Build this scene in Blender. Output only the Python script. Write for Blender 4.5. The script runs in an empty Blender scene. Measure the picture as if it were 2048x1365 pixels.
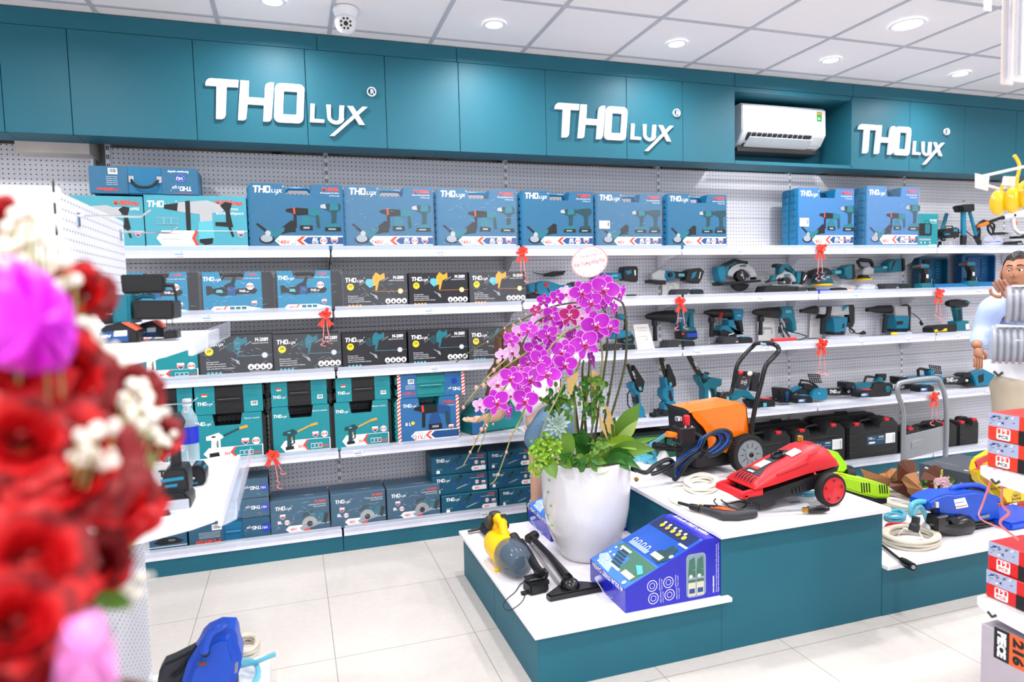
import bpy,bmesh,math,random
from mathutils import Vector,Matrix,Quaternion
random.seed(7)
PI = math.pi
SC = bpy.context.scene
COL = SC.collection
# ------------------------------------------------------------ camera, world, exposure
YAW,PIT,ROL,FPX,CH = .3167912,.0703100,-.0249040,1337.6,1.495
def cam_axes():
    cy,sy,cp,sp,cr,sr = math.cos(YAW),math.sin(YAW),math.cos(PIT),math.sin(PIT),math.cos(ROL),math.sin(ROL)
    f = Vector((sy*cp,cy*cp,-sp)); r = Vector((cy,-sy,0)); u = r.cross(f)
    return cr*r + sr*u,-sr*r + cr*u,f
CR,CU,CF = cam_axes()
CAMP = Vector((0,0,CH))
cd = bpy.data.cameras.new('camera'); cam = bpy.data.objects.new('camera',cd); COL.objects.link(cam)
cam.matrix_world = Matrix(((CR.x,CU.x,-CF.x,0),(CR.y,CU.y,-CF.y,0),(CR.z,CU.z,-CF.z,CH),(0,0,0,1)))
cd.sensor_width = 36; cd.lens = FPX*36/2048; cd.clip_start = .05; cd.clip_end = 60
cd.dof.use_dof = True; cd.dof.focus_distance = 3.3; cd.dof.aperture_fstop = 2.2
SC.camera = cam
SC.view_settings.view_transform = 'Standard'; SC.view_settings.look = 'None'
SC.view_settings.gamma = 1; SC.view_settings.exposure = .42
w = bpy.data.worlds.new('world'); SC.world = w; w.use_nodes = True
w.node_tree.nodes['Background'].inputs[0].default_value = (.93,.96,1,1)
w.node_tree.nodes['Background'].inputs[1].default_value = .85      # daylight through the open shop front

# ------------------------------------------------------------ helpers
def ray(x,y): return CF + CR*((x-1024)/FPX) - CU*((y-682.5)/FPX)
def hit(x,y,ax,v):                       # the real point seen at (x, y) that lies on the plane axis = v
    d = ray(x,y); return CAMP + d*((v-CAMP[ax])/d[ax])
def PY(x,y,v): return hit(x,y,1,v)
def PZ(x,y,v): return hit(x,y,2,v)
def PX(x,y,v): return hit(x,y,0,v)
def s2l(c): return c/12.92 if c <= .04045 else ((c+.055)/1.055)**2.4
def hx(h): return tuple(s2l(int(h[i:i+2],16)/255) for i in (0,2,4))
MATS = {}
def M(name,col='808080',rough=.5,metal=0,spec=.5,trans=0,alpha=1,emit=0,coat=0,ior=1.45,noise=None,bump=0):
    if name in MATS: return MATS[name]
    m = bpy.data.materials.new(name); m.use_nodes = True; nt = m.node_tree; b = nt.nodes['Principled BSDF']
    c = hx(col) if isinstance(col,str) else col
    b.inputs['Base Color'].default_value = (*c,1); b.inputs['Roughness'].default_value = rough
    b.inputs['Metallic'].default_value = metal; b.inputs['Specular IOR Level'].default_value = spec
    b.inputs['Transmission Weight'].default_value = trans; b.inputs['Alpha'].default_value = alpha
    b.inputs['Coat Weight'].default_value = coat; b.inputs['IOR'].default_value = ior
    if emit: b.inputs['Emission Color'].default_value = (*c,1); b.inputs['Emission Strength'].default_value = emit
    tc = nt.nodes.new('ShaderNodeTexCoord'); nz = nt.nodes.new('ShaderNodeTexNoise')
    nt.links.new(tc.outputs['Object'],nz.inputs['Vector']); nz.inputs['Scale'].default_value = noise[0] if noise else 30
    mr = nt.nodes.new('ShaderNodeMapRange'); nt.links.new(nz.outputs['Fac'],mr.inputs['Value'])
    k = noise[1] if noise else .06
    mr.inputs['To Min'].default_value = 1-k; mr.inputs['To Max'].default_value = 1+k
    mx = nt.nodes.new('ShaderNodeMix'); mx.data_type = 'RGBA'; mx.blend_type = 'MULTIPLY'; mx.inputs['Factor'].default_value = 1
    mx.inputs['A'].default_value = (*c,1); nt.links.new(mr.outputs['Result'],mx.inputs['B']); nt.links.new(mx.outputs['Result'],b.inputs['Base Color'])
    if bump:
        bp = nt.nodes.new('ShaderNodeBump'); bp.inputs['Strength'].default_value = bump; bp.inputs['Distance'].default_value = .004
        nt.links.new(nz.outputs['Fac'],bp.inputs['Height']); nt.links.new(bp.outputs['Normal'],b.inputs['Normal'])
    MATS[name] = m; return m
def tag(o,label=None,cat=None,group=None,kind=None):
    if label: o['label'] = label
    if cat: o['category'] = cat
    if group: o['group'] = group
    if kind: o['kind'] = kind
    return o
def empty(name,loc=(0,0,0),rz=0,label=None,cat=None,group=None,rot=None):
    o = bpy.data.objects.new(name,None); COL.objects.link(o); o.location = loc; o.rotation_euler = rot or (0,0,rz)
    o.empty_display_size = .05
    return tag(o,label,cat,group)
def axis_q(d): return Vector((0,0,1)).rotation_difference(Vector(d).normalized())
def kids(o): return [c for c in COL.objects if c.parent == o]
def copy_tree(o,parent=None,loc=None,rz=None,label=None,group=None,ch=None):
    if ch is None:
        ch = {}
        for q in COL.objects:
            if q.parent: ch.setdefault(q.parent.name,[]).append(q)
    c = o.copy(); COL.objects.link(c); c.parent = parent
    for k in ch.get(o.name,[]): copy_tree(k,c,ch=ch)
    if loc is not None: c.location = loc
    if rz is not None: c.rotation_euler = (0,0,rz)
    if label: c['label'] = label
    if group: c['group'] = group
    return c

class MB:                                    # gathers shapes for ONE mesh object
    def __init__(s): s.bm = bmesh.new(); s.ms = []
    def mi(s,m):
        if m not in s.ms: s.ms.append(m)
        return s.ms.index(m)
    def merge(s,b2,m,T=None):
        if T is not None: bmesh.ops.transform(b2,matrix=T,verts=b2.verts)
        i = s.mi(m); vm = {}
        for v in b2.verts: vm[v] = s.bm.verts.new(v.co)
        for f in b2.faces:
            try: g = s.bm.faces.new([vm[v] for v in f.verts]); g.material_index = i
            except ValueError: pass
        b2.free()
    def face(s,pts,m):
        try: f = s.bm.faces.new([s.bm.verts.new(p) for p in pts]); f.material_index = s.mi(m); return f
        except ValueError: return None
    def box(s,x0,x1,y0,y1,z0,z1,m,bev=0,seg=1,T=None):
        b = bmesh.new(); bmesh.ops.create_cube(b,size=1)
        for v in b.verts: v.co = ((x0+x1)/2+v.co.x*(x1-x0),(y0+y1)/2+v.co.y*(y1-y0),(z0+z1)/2+v.co.z*(z1-z0))
        if bev: bmesh.ops.bevel(b,geom=b.edges[:],offset=bev,segments=seg,affect='EDGES',clamp_overlap=True)
        s.merge(b,m,T); return s
    def prism(s,pts,y0,y1,m,bev=0,seg=1,T=None,ax='y'):
        b = bmesh.new(); vs = [b.verts.new((p[0],y0,p[1])) for p in pts]; f = b.faces.new(vs)
        r = bmesh.ops.extrude_face_region(b,geom=[f])
        ev = [g for g in r['geom'] if isinstance(g,bmesh.types.BMVert)]
        for v in ev: v.co.y = y1
        if bev:
            es = [e for e in b.edges if abs(e.verts[0].co.y-e.verts[1].co.y) < 1e-7]
            bmesh.ops.bevel(b,geom=es,offset=bev,segments=seg,affect='EDGES',clamp_overlap=True)
        bmesh.ops.recalc_face_normals(b,faces=b.faces)
        if ax == 'x': T = (T or Matrix())@Matrix(((0,1,0,0),(1,0,0,0),(0,0,1,0),(0,0,0,1)))
        if ax == 'z': T = (T or Matrix())@Matrix(((1,0,0,0),(0,0,1,0),(0,1,0,0),(0,0,0,1)))
        s.merge(b,m,T); return s
    def lathe(s,prof,m,at=(0,0,0),d=(0,0,1),n=24,cap=True,T=None):
        q = axis_q(d).to_matrix(); at = Vector(at); rings = []; i = s.mi(m)
        for r,h in prof:
            rings.append([s.bm.verts.new(Tt(T,at+q@Vector((r*math.cos(2*PI*k/n),r*math.sin(2*PI*k/n),h)))) for k in range(n)])
        for a,b in zip(rings,rings[1:]):
            for k in range(n):
                try: f = s.bm.faces.new((a[k],a[(k+1) % n],b[(k+1) % n],b[k])); f.material_index = i
                except ValueError: pass
        if cap:
            for rg in (rings[0][::-1],rings[-1]):
                try: f = s.bm.faces.new(rg); f.material_index = i
                except ValueError: pass
        return s
    def cyl(s,p0,p1,r0,m,r1=None,n=16,bev=0):
        p0,p1 = Vector(p0),Vector(p1); L = (p1-p0).length; r1 = r0 if r1 is None else r1
        pr = [(r0,0),(r1,L)] if not bev else [(max(r0-bev,1e-4),0),(r0,bev),(r1,L-bev),(max(r1-bev,1e-4),L)]
        return s.lathe(pr,m,p0,p1-p0,n)
    def tube(s,pts,r,m,n=8,closed=False,flat=1):
        pts = [Vector(p) for p in pts]; N = len(pts); rs = r if isinstance(r,(list,tuple)) else [r]*N
        i = s.mi(m); rings = []; up = None
        for k,p in enumerate(pts):
            if closed: t = pts[(k+1) % N]-pts[k-1]
            else: t = pts[min(k+1,N-1)]-pts[max(k-1,0)]
            t = t.normalized() if t.length > 1e-9 else Vector((0,0,1))
            if up is None: up = Vector((0,0,1)) if abs(t.z) < .9 else Vector((0,1,0))
            a = t.cross(up)
            if a.length < 1e-4: a = t.orthogonal()
            a.normalize(); b = a.cross(t).normalized(); up = b
            rings.append([s.bm.verts.new(p+a*math.cos(2*PI*j/n)*rs[k]+b*math.sin(2*PI*j/n)*rs[k]*flat) for j in range(n)])
        prs = list(zip(rings,rings[1:]))+([(rings[-1],rings[0])] if closed else [])
        for a,b in prs:
            for j in range(n):
                try: f = s.bm.faces.new((a[j],b[j],b[(j+1) % n],a[(j+1) % n])); f.material_index = i
                except ValueError: pass
        if not closed:
            for rg in (rings[0],rings[-1][::-1]):
                try: f = s.bm.faces.new(rg); f.material_index = i
                except ValueError: pass
        return s
    def sph(s,c,r,m,n=12,T=None,rot=None):
        b = bmesh.new(); bmesh.ops.create_uvsphere(b,u_segments=n,v_segments=max(6,n*2//3),radius=1)
        rr = r if isinstance(r,(tuple,list)) else (r,r,r)
        X = Matrix.Translation(c)@((rot or Matrix()).to_4x4())@Matrix.Diagonal((*rr,1))
        s.merge(b,m,(T@X) if T is not None else X); return s
    def obj(s,name,parent=None,loc=(0,0,0),rot=(0,0,0),smooth=35,label=None,cat=None,group=None,kind=None,mods=None):
        me = bpy.data.meshes.new(name); s.bm.to_mesh(me); s.bm.free()
        for m in s.ms: me.materials.append(m)
        if smooth:
            me.polygons.foreach_set('use_smooth',[True]*len(me.polygons)); me.set_sharp_from_angle(angle=math.radians(smooth))
        o = bpy.data.objects.new(name,me); COL.objects.link(o); o.parent = parent; o.location = loc; o.rotation_euler = rot
        return tag(o,label,cat,group,kind)
def Tt(T,v): return T@v if T is not None else v
def arc(cx,cz,r,a0,a1,n=8,rz=None):
    rz = r if rz is None else rz
    return [(cx+r*math.cos(math.radians(a0+(a1-a0)*k/n)),cz+rz*math.sin(math.radians(a0+(a1-a0)*k/n))) for k in range(n+1)]
def rrect(x0,x1,z0,z1,r,n=4):
    r = min(r,(x1-x0)/2,(z1-z0)/2)
    return arc(x1-r,z1-r,r,0,90,n)+arc(x0+r,z1-r,r,90,180,n)+arc(x0+r,z0+r,r,180,270,n)+arc(x1-r,z0+r,r,270,360,n)
def cat_rom(P,n=6,closed=False):           # smooth curve through points
    P = [Vector(p) for p in P]; N = len(P); out = []
    for k in range(N if closed else N-1):
        g = (lambda i: P[i % N]) if closed else (lambda i: P[max(0,min(N-1,i))])
        a,b,c,d = g(k-1),g(k),g(k+1),g(k+2)
        for j in range(n):
            t = j/n
            out.append(.5*((2*b)+(c-a)*t+(2*a-5*b+4*c-d)*t*t+(3*b-a-3*c+d)*t**3))
    if not closed: out.append(P[-1])
    return out
# ---- lettering: every glyph is turned into a flat mesh once
GL = {}
def _gm(body,bold):
    c = bpy.data.curves.new('g','FONT'); c.body = body; c.size = 1; c.resolution_u = 2; c.offset = bold; c.fill_mode = 'FRONT'
    o = bpy.data.objects.new('g',c); COL.objects.link(o); dg = bpy.context.evaluated_depsgraph_get(); dg.update()
    me = bpy.data.meshes.new_from_object(o.evaluated_get(dg)); vs = [(v.co.x,v.co.y) for v in me.vertices]; fs = [tuple(p.vertices) for p in me.polygons]
    bpy.data.objects.remove(o); bpy.data.curves.remove(c); bpy.data.meshes.remove(me); return vs,fs
def glyph(ch,bold):
    k = (ch,bold)
    if k not in GL:
        if ('I',bold,'m') not in GL: GL[('I',bold,'m')] = max(v[0] for v in _gm('I',bold)[0])
        vs,fs = _gm(ch,bold) if ch != ' ' else ([],[])
        adv = max(v[0] for v in _gm(ch+'I',bold)[0])-GL[('I',bold,'m')]
        GL[k] = (vs,fs,adv)
    return GL[k]
class Art:                                   # flat printing on a surface; local x right, z up, facing -y
    def __init__(s): s.b = MB(); s.k = 0; s.T = None
    def y(s): s.k += 1; return -.0003-s.k*.00006
    def poly(s,pts,m,T=None):
        y = s.y(); s.b.face([Tt(s.T,Vector((p[0],y,p[1]))) for p in pts],m); return s
    def rect(s,x0,x1,z0,z1,m): return s.poly([(x0,z0),(x1,z0),(x1,z1),(x0,z1)],m)
    def disc(s,x,z,r,m,n=20): return s.poly(arc(x,z,r,0,360-360/n,n-1),m)
    def line(s,pts,w,m):
        pts = [Vector(p) for p in pts]; L = []; R = []
        for i,p in enumerate(pts):
            t = (pts[min(i+1,len(pts)-1)]-pts[max(i-1,0)]).normalized(); nn = Vector((-t.y,t.x))*(w[i] if isinstance(w,(list,tuple)) else w)
            L.append(p+nn); R.append(p-nn)
        y = s.y()
        for i in range(len(pts)-1):
            s.b.face([Tt(s.T,Vector((q[0],y,q[1]))) for q in (R[i],R[i+1],L[i+1],L[i])],m)
        return s
    def ring(s,o,i,m):
        y = s.y(); n = len(o)
        for k in range(n):
            s.b.face([Tt(s.T,Vector((q[0],y,q[1]))) for q in (o[k],o[(k+1) % n],i[(k+1) % n],i[k])],m)
        return s
    def text(s,t,x,z,h,m,al='l',bold=0,rot=0,sx=1,w=None,ital=0):
        h = h/.72; W = sum(glyph(c,bold)[2] for c in t)*h*sx
        if w: sx *= w/W; W = w
        cx = {'l': 0,'c': -W/2,'r': -W}[al]; y = s.y(); ca,sa = math.cos(math.radians(rot)),math.sin(math.radians(rot)); mi = s.b.mi(m); bm = s.b.bm
        for c in t:
            vs,fs,adv = glyph(c,bold)
            bv = []
            for v in vs:
                px,pz = cx+(v[0]+v[1]*ital)*h*sx,v[1]*h
                bv.append(bm.verts.new(Tt(s.T,Vector((x+px*ca-pz*sa,y,z+px*sa+pz*ca)))))
            for f in fs:
                try: g = bm.faces.new([bv[i] for i in f]); g.material_index = mi
                except ValueError: pass
            cx += adv*h*sx
        return s
    def logo(s,x,z,wd,m,rot=0,ital=.0,r=True):
        k = wd/.846; ca,sa = math.cos(math.radians(rot)),math.sin(math.radians(rot))
        f = lambda p: (x+(p[0]+ital*p[1])*k*ca-p[1]*k*sa,z+(p[0]+ital*p[1])*k*sa+p[1]*k*ca)
        for nm,L in LOGO:
            if nm == 'O' or nm == 'R': s.ring([f(p) for p in L[0]],[f(p) for p in L[1]],m)
            elif nm == 'r':
                if r: s.text('R',*f((.857,.19)),.03*k,m,rot=rot)
            else: s.poly([f(p) for p in L],m)
        return s
    def obj(s,name,parent,loc=(0,0,0),rot=(0,0,0),**kw): return s.b.obj(name,parent,loc,rot,smooth=0,**kw)
LOGO = [('T',[(0,.172)]+arc(.03,.177,.03,180,90,4,.035)+[(.166,.212),(.162,.173),(.105,.172),(.092,.02)]+arc(.067,.024,.024,0,-90,4,.024)+[(.043,0),(.054,.172)]),
        ('H',[(.175,.212),(.219,.212),(.212,.125),(.293,.125),(.298,.18)]+arc(.33,.18,.032,180,90,4)+[(.347,.212),(.326,.02)]+arc(.303,.022,.022,0,-90,4)+[(.28,0),(.288,.087),(.206,.087),(.196,.02)]+arc(.176,.022,.022,0,-90,4)+[(.152,0)]),
        ('O',([(p[0]+p[1]*.08,p[1]) for p in rrect(.335,.49,0,.212,.03)],[(p[0]+p[1]*.08,p[1]) for p in rrect(.382,.452,.045,.17,.004)])),
        ('L',[(.533,.112),(.557,.112),(.55,.03),(.604,.028),(.603,.01),(.525,.01)]),
        ('U',[(.618,.112),(.643,.112),(.64,.05)]+arc(.665,.045,.024,180,320,6,.02)+[(.69,.112),(.716,.112),(.71,.045)]+arc(.667,.045,.047,-10,-180,8,.04)),
        ('X',[(.733,.112),(.765,.112),(.827,.01),(.794,.01)]),
        ('S',[(.817,.112),(.846,.112),(.655,-.06),(.63,-.06)]),
        ('R',(arc(.872,.2,.026,0,345,23),arc(.872,.2,.021,0,345,23))),('r',None)]
# ------------------------------------------------------------ materials
TEAL = M('teal_paint','1f6376',.5,spec=.35,noise=(3,.05))
WHITE = M('white_enamel','eceef4',.35)
WHITEM = M('white_matt','e6e6ea',.6)
BLACK = M('black_plastic','16181b',.42)
BLACKG = M('black_gloss','101114',.22)
DGREY = M('dark_grey_plastic','2b2e33',.5)
GREY = M('grey_plastic','7c838b',.45)
TTEAL = M('tool_teal','0b6c80',.4)
TTEAL2 = M('tool_blue_teal','117a9c',.4)
STEEL = M('steel','b8bcc2',.3,metal=1)
ALU = M('cast_aluminium','b4b7bb',.42,metal=.6)
CHROME = M('chrome','d8dce2',.12,metal=1)
RED = M('red_plastic','d0202a',.4)
ORANGE = M('orange_plastic','ff7a10',.38)
YEL = M('yellow_plastic','ffcf10',.35)
BLUE = M('blue_plastic','0a44c8',.35)
LIME = M('lime_plastic','a8dc10',.38)
PRW = M('print_white','f4f6fa',.5)
PRR = M('print_red','e8452f',.5)
PRO = M('print_orange','f0a030',.5)
PRK = M('print_black','15181c',.5)
PRT = M('print_teal','1c6f80',.5)
PRTL = M('print_pale_teal','58b4c4',.5)
PRG = M('print_grey','9aa3ad',.5)
PRY = M('print_yellow','f4d81a',.5)
PRD = M('print_dark_green','1d4249',.5)
PRN = M('print_navy','1b4c86',.5)
def clear(name,col='ffffff',a=.2,rough=.08): return M(name,col,rough,alpha=a,spec=.6)
PLAS = clear('clear_plastic','dfe6f5',.38)
FILM = clear('shrink_film','dfe8f4',.055,.16)

def nodes(m): return m.node_tree,m.node_tree.nodes['Principled BSDF']
def tile_mat(name,c1,c2,sx,sy,ox,oy,wd,rough,marble=0):
    m = M(name,c1,rough); nt,b = nodes(m); N = nt.nodes; L = nt.links
    tc = N.new('ShaderNodeTexCoord'); sp = N.new('ShaderNodeSeparateXYZ'); L.new(tc.outputs['Object'],sp.inputs[0])
    gs = []
    for ax,s_,o_ in (('X',sx,ox),('Y',sy,oy)):
        a = N.new('ShaderNodeMath'); a.operation = 'SUBTRACT'; L.new(sp.outputs[ax],a.inputs[0]); a.inputs[1].default_value = o_-50*s_
        d = N.new('ShaderNodeMath'); d.operation = 'DIVIDE'; L.new(a.outputs[0],d.inputs[0]); d.inputs[1].default_value = s_
        f = N.new('ShaderNodeMath'); f.operation = 'FRACT'; L.new(d.outputs[0],f.inputs[0])
        g = N.new('ShaderNodeMath'); g.operation = 'PINGPONG'; L.new(f.outputs[0],g.inputs[0]); g.inputs[1].default_value = .5
        h = N.new('ShaderNodeMath'); h.operation = 'LESS_THAN'; L.new(g.outputs[0],h.inputs[0]); h.inputs[1].default_value = wd/2/s_
        gs.append(h)
    mx = N.new('ShaderNodeMath'); mx.operation = 'MAXIMUM'; L.new(gs[0].outputs[0],mx.inputs[0]); L.new(gs[1].outputs[0],mx.inputs[1])
    mi = N.new('ShaderNodeMix'); mi.data_type = 'RGBA'; L.new(mx.outputs[0],mi.inputs['Factor'])
    old = b.inputs['Base Color'].links[0].from_socket; L.new(old,mi.inputs['A']); mi.inputs['B'].default_value = (*hx(c2),1)
    L.new(mi.outputs['Result'],b.inputs['Base Color']); return m
FLOOR = tile_mat('floor_porcelain','cdc7c2','8d8680',.6,.6,.107,3.39,.003,.16)
def peg_mat(name,col,ax0='X'):
    m = M(name,col,.42,noise=(2,.02)); nt,b = nodes(m); N = nt.nodes; L = nt.links
    tc = N.new('ShaderNodeTexCoord'); sp = N.new('ShaderNodeSeparateXYZ'); L.new(tc.outputs['Object'],sp.inputs[0]); sq = []
    for ax in (ax0,'Z'):
        f = N.new('ShaderNodeMath'); f.operation = 'DIVIDE'; L.new(sp.outputs[ax],f.inputs[0]); f.inputs[1].default_value = .0255
        g = N.new('ShaderNodeMath'); g.operation = 'FRACT'; a = N.new('ShaderNodeMath'); a.operation = 'ADD'; a.inputs[1].default_value = 100; L.new(f.outputs[0],a.inputs[0]); L.new(a.outputs[0],g.inputs[0])
        h = N.new('ShaderNodeMath'); h.operation = 'SUBTRACT'; L.new(g.outputs[0],h.inputs[0]); h.inputs[1].default_value = .5
        p = N.new('ShaderNodeMath'); p.operation = 'POWER'; L.new(h.outputs[0],p.inputs[0]); p.inputs[1].default_value = 2; sq.append(p)
    ad = N.new('ShaderNodeMath'); ad.operation = 'ADD'; L.new(sq[0].outputs[0],ad.inputs[0]); L.new(sq[1].outputs[0],ad.inputs[1])
    lt = N.new('ShaderNodeMath'); lt.operation = 'LESS_THAN'; L.new(ad.outputs[0],lt.inputs[0]); lt.inputs[1].default_value = .0185
    mi = N.new('ShaderNodeMix'); mi.data_type = 'RGBA'; L.new(lt.outputs[0],mi.inputs['Factor'])
    old = b.inputs['Base Color'].links[0].from_socket; L.new(old,mi.inputs['A']); mi.inputs['B'].default_value = (.012,.012,.018,1)
    L.new(mi.outputs['Result'],b.inputs['Base Color']); return m
PEG = peg_mat('pegboard_white','dcdde6'); PEGY = peg_mat('pegboard_white_side','dcdde6','Y')

# ------------------------------------------------------------ the room
CEIL = 2.966; FY = 3.97; WY = 4.42
XL,XR,YB = -3.6,9.5,-3.2
MB().box(XL-.1,XR+.1,YB,WY+.15,-.08,0,FLOOR).obj('floor',kind='structure',smooth=0)
PLAST = M('raw_plaster','c9c0bb',.8,noise=(9,.16),bump=.3)
MB().box(XL-.1,XR+.1,WY,WY+.15,0,CEIL+.1,PLAST).obj('wall_back',kind='structure',smooth=0)
wl = M('wall_white','e8e6e6',.6)
MB().box(XL-.1,XL,YB,WY,0,CEIL+.1,wl).obj('wall_left',kind='structure',smooth=0)
MB().box(XR,XR+.1,YB,WY,0,CEIL+.1,wl).obj('wall_right',kind='structure',smooth=0)
CT = M('ceiling_tile','f2eff3',.7,noise=(40,.015)); TB = M('ceiling_tee_bar','b9bcc6',.45)
GX = [.84+.5706*i for i in range(-8,16)]; GY = [3.868-.584*j for j in range(0,13)]
b = MB(); b.box(XL-.1,XR+.1,YB,WY,CEIL+.004,CEIL+.06,CT)
b.obj('ceiling',kind='structure',smooth=0)
for i,x in enumerate(GX):
    MB().box(x-.011,x+.011,YB,FY,CEIL-.0005,CEIL+.0045,TB).obj('trim_%d' % (10+i),kind='structure',smooth=0)
for i,y in enumerate(GY):
    MB().box(XL,XR,y-.011,y+.011,CEIL-.0012,CEIL+.0042,TB).obj('trim_%d' % (40+i),kind='structure',smooth=0)
# ------------------------------------------------------------ downlights
LW = M('lamp_white','ffffff',.4,emit=14)
def downlight(x,y,r=.045,power=26,label=None,big=False):
    e = empty('recessed_downlight',(x,y,CEIL),0,label,'ceiling light','recessed downlights')
    MB().lathe([(r+.016,0),(r+.018,-.003),(r+.012,-.007),(r+.002,-.006),(r,.0)],WHITE,n=28,cap=False).obj('bezel',e)
    MB().lathe([(.0005,-.002),(r*.9,-.0025),(r,-.001)],LW,n=28,cap=True).obj('diffuser',e)
    l = bpy.data.lights.new('downlight_lamp','AREA'); l.shape = 'DISK'; l.size = r*2.2; l.energy = power; l.color = (1,.985,.97)
    l.spread = math.radians(165)
    o = bpy.data.objects.new('downlight_lamp',l); COL.objects.link(o); o.parent = e; o.location = (0,0,-.012)
    return e
nm = ['above the left end of the sign board','over the gap between the first two signs','above the second sign','right of the air conditioner niche','nearest the right end of the sign board']
for i,x in enumerate((-.02,1.12,2.26,3.41,4.55)):
    downlight(x,3.59,label='small round white recessed ceiling downlight '+['directly left of the dome camera','between the dome camera and the middle lettering','above the middle lettering','above the air conditioner niche','above the right hand lettering'][i],power=7.5)
downlight(3.39,3.0,.075,power=16,label='largest and brightest round recessed ceiling light, second row from the sign board')
for x,t in ((1.12,'out of view above the first two signs'),(-1.15,'out of view above the left side rack'),(5.67,'out of view right of the last sign')):
    downlight(x,2.92,.075,power=14,label='large round recessed ceiling light, second row, '+t)
for j,y in enumerate((1.3,-.4,-2.1)):
    for i,x in enumerate((-2.3,-.02,2.26,4.55,6.8)):
        downlight(x,y,.075,power=19,label='round recessed ceiling light further inside the shop')
# dome camera
e = empty('dome_camera',(.33,3.6,CEIL),0,'white dome security camera with a ring of dark lenses on the ceiling','security camera')
MB().lathe([(.062,0),(.064,-.012),(.058,-.03),(.05,-.045)],WHITE,n=28).obj('mount',e)
h = MB(); h.sph((0,0,-.07),.055,WHITE,20).obj('housing',e)
d = (CAMP-Vector((.33,3.6,CEIL-.07))).normalized(); fr = d*.046
f2 = MB(); f2.cyl(fr+Vector((0,0,-.07)),fr*1.32+Vector((0,0,-.07)),.036,WHITEM,n=24)
f2.cyl(fr*1.3+Vector((0,0,-.07)),fr*1.36+Vector((0,0,-.07)),.011,BLACKG,n=16)
u_ = d.orthogonal().normalized(); v_ = d.cross(u_)
for k in range(8):
    c = fr*1.3+Vector((0,0,-.07))+(u_*math.cos(k*PI/4+.4)+v_*math.sin(k*PI/4+.4))*.024; f2.cyl(c,c+fr*.08,.0055,BLACKG,n=10)
f2.obj('lens_ring',e)

# ------------------------------------------------------------ sign board (fascia)
seams = [-3.6,-1.60,-1.302,-1.01,-.435,.132,.571,1.006,1.561,2.123,2.543,2.955]
def panel(x0,x1,z0=2.355,z1=2.878,y=FY,n=[60]):
    o = MB().box(x0+.0015,x1-.0015,y,y+.018,z0,z1,TEAL,.0015).obj('trim_%d' % n[0],kind='structure'); n[0] += 1; return o
for a,c in zip(seams,seams[1:]): panel(a,c)
for a,c in zip([3.98,4.531,5.098,5.665,6.3,6.9,7.6,8.3,9.0],[4.531,5.098,5.665,6.3,6.9,7.6,8.3,9.0,9.5]): panel(a,c,y=FY+.004)
for a,c in ((-3.6,.2),(.2,1.0),(1.0,2.955),(2.955,3.98),(3.98,5.9),(5.9,9.5)): panel(a,c,2.880,CEIL-.001,FY+.001)
panel(2.955,3.98,2.845,2.879,FY+.006)                    # header of the niche
for a,c in ((-3.6,-1.302),(-1.302,-1.0),(-1.0,.875),(.875,2.955),(2.955,3.98),(3.98,5.3),(5.3,9.5)):
    o = MB().box(a+.001,c-.001,FY+.02,4.17,2.355,2.372,TEAL,.001).obj('trim_%d' % (90+int(a*3+12)),kind='structure')
# niche box
MB().box(2.94,2.955,FY+.02,4.30,2.373,2.86,TEAL).obj('trim_120',kind='structure')
MB().box(3.962,3.98,FY-.006,4.30,2.373,2.86,TEAL).obj('trim_121',kind='structure')
MB().box(2.956,3.961,4.28,4.30,2.373,2.86,TEAL).obj('trim_122',kind='structure')
MB().box(2.956,3.961,FY+.025,4.28,2.845,2.86,TEAL).obj('trim_123',kind='structure')
MB().box(2.956,3.98,FY,FY+.018,2.355,2.378,TEAL).obj('trim_124',kind='structure')
# plaster pier and struts above the pegboard
MB().box(-1.33,-.99,4.17,WY,2.30,2.5,PLAST).obj('trim_125',kind='structure',smooth=0)
WOODD = M('raw_timber','6b4a35',.8); WOODL = M('pale_timber','b8a48f',.7)
MB().box(-.07,-.02,4.25,4.4,2.38,2.44,WOODD).obj('trim_126',kind='structure',smooth=0)
for x in (.79,1.0,1.37,2.6,4.1): MB().box(x,x+.018,4.2,4.4,2.385,2.43,WOODL).obj('trim_%d' % int(130+x*5),kind='structure',smooth=0)
# letters
def sign(x0,lab):
    e = empty('raised_lettering',(x0,FY-.016,2.468),0,lab,'sign','raised white shop signs')
    for nm,L in LOGO:
        b = MB()
        if nm in 'OR':
            o,i = L; n = len(o); t = .016 if nm == 'O' else .01
            for k in range(n):
                a0,a1,c0,c1 = o[k],o[(k+1) % n],i[k],i[(k+1) % n]
                F = lambda p,y: Vector((p[0],y,p[1]))
                y1 = .015
                b.face([F(a0,0),F(a1,0),F(c1,0),F(c0,0)],WHITE); b.face([F(a0,y1),F(a1,y1),F(a1,0),F(a0,0)],WHITE); b.face([F(c0,0),F(c1,0),F(c1,y1),F(c0,y1)],WHITE)
            bmesh.ops.remove_doubles(b.bm,verts=b.bm.verts,dist=1e-5)
            b.obj('letter' if nm == 'O' else 'registered_mark',e,smooth=50)
        elif nm == 'r':
            a = Art(); a.text('R',.863,.186,.028,WHITE,bold=.02); a.obj('registered_letter',e)
        else: b.prism(L,-.002 if nm == 'S' else 0,.015,WHITE,.0012).obj('letter',e,smooth=50)
sign(-.381,'raised white shop lettering nearest the dome camera on the teal sign board')
sign(1.617,'raised white shop lettering left of the air conditioner, above the wrapped kit cases')
sign(4.02,'raised white shop lettering right of the air conditioner')
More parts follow.
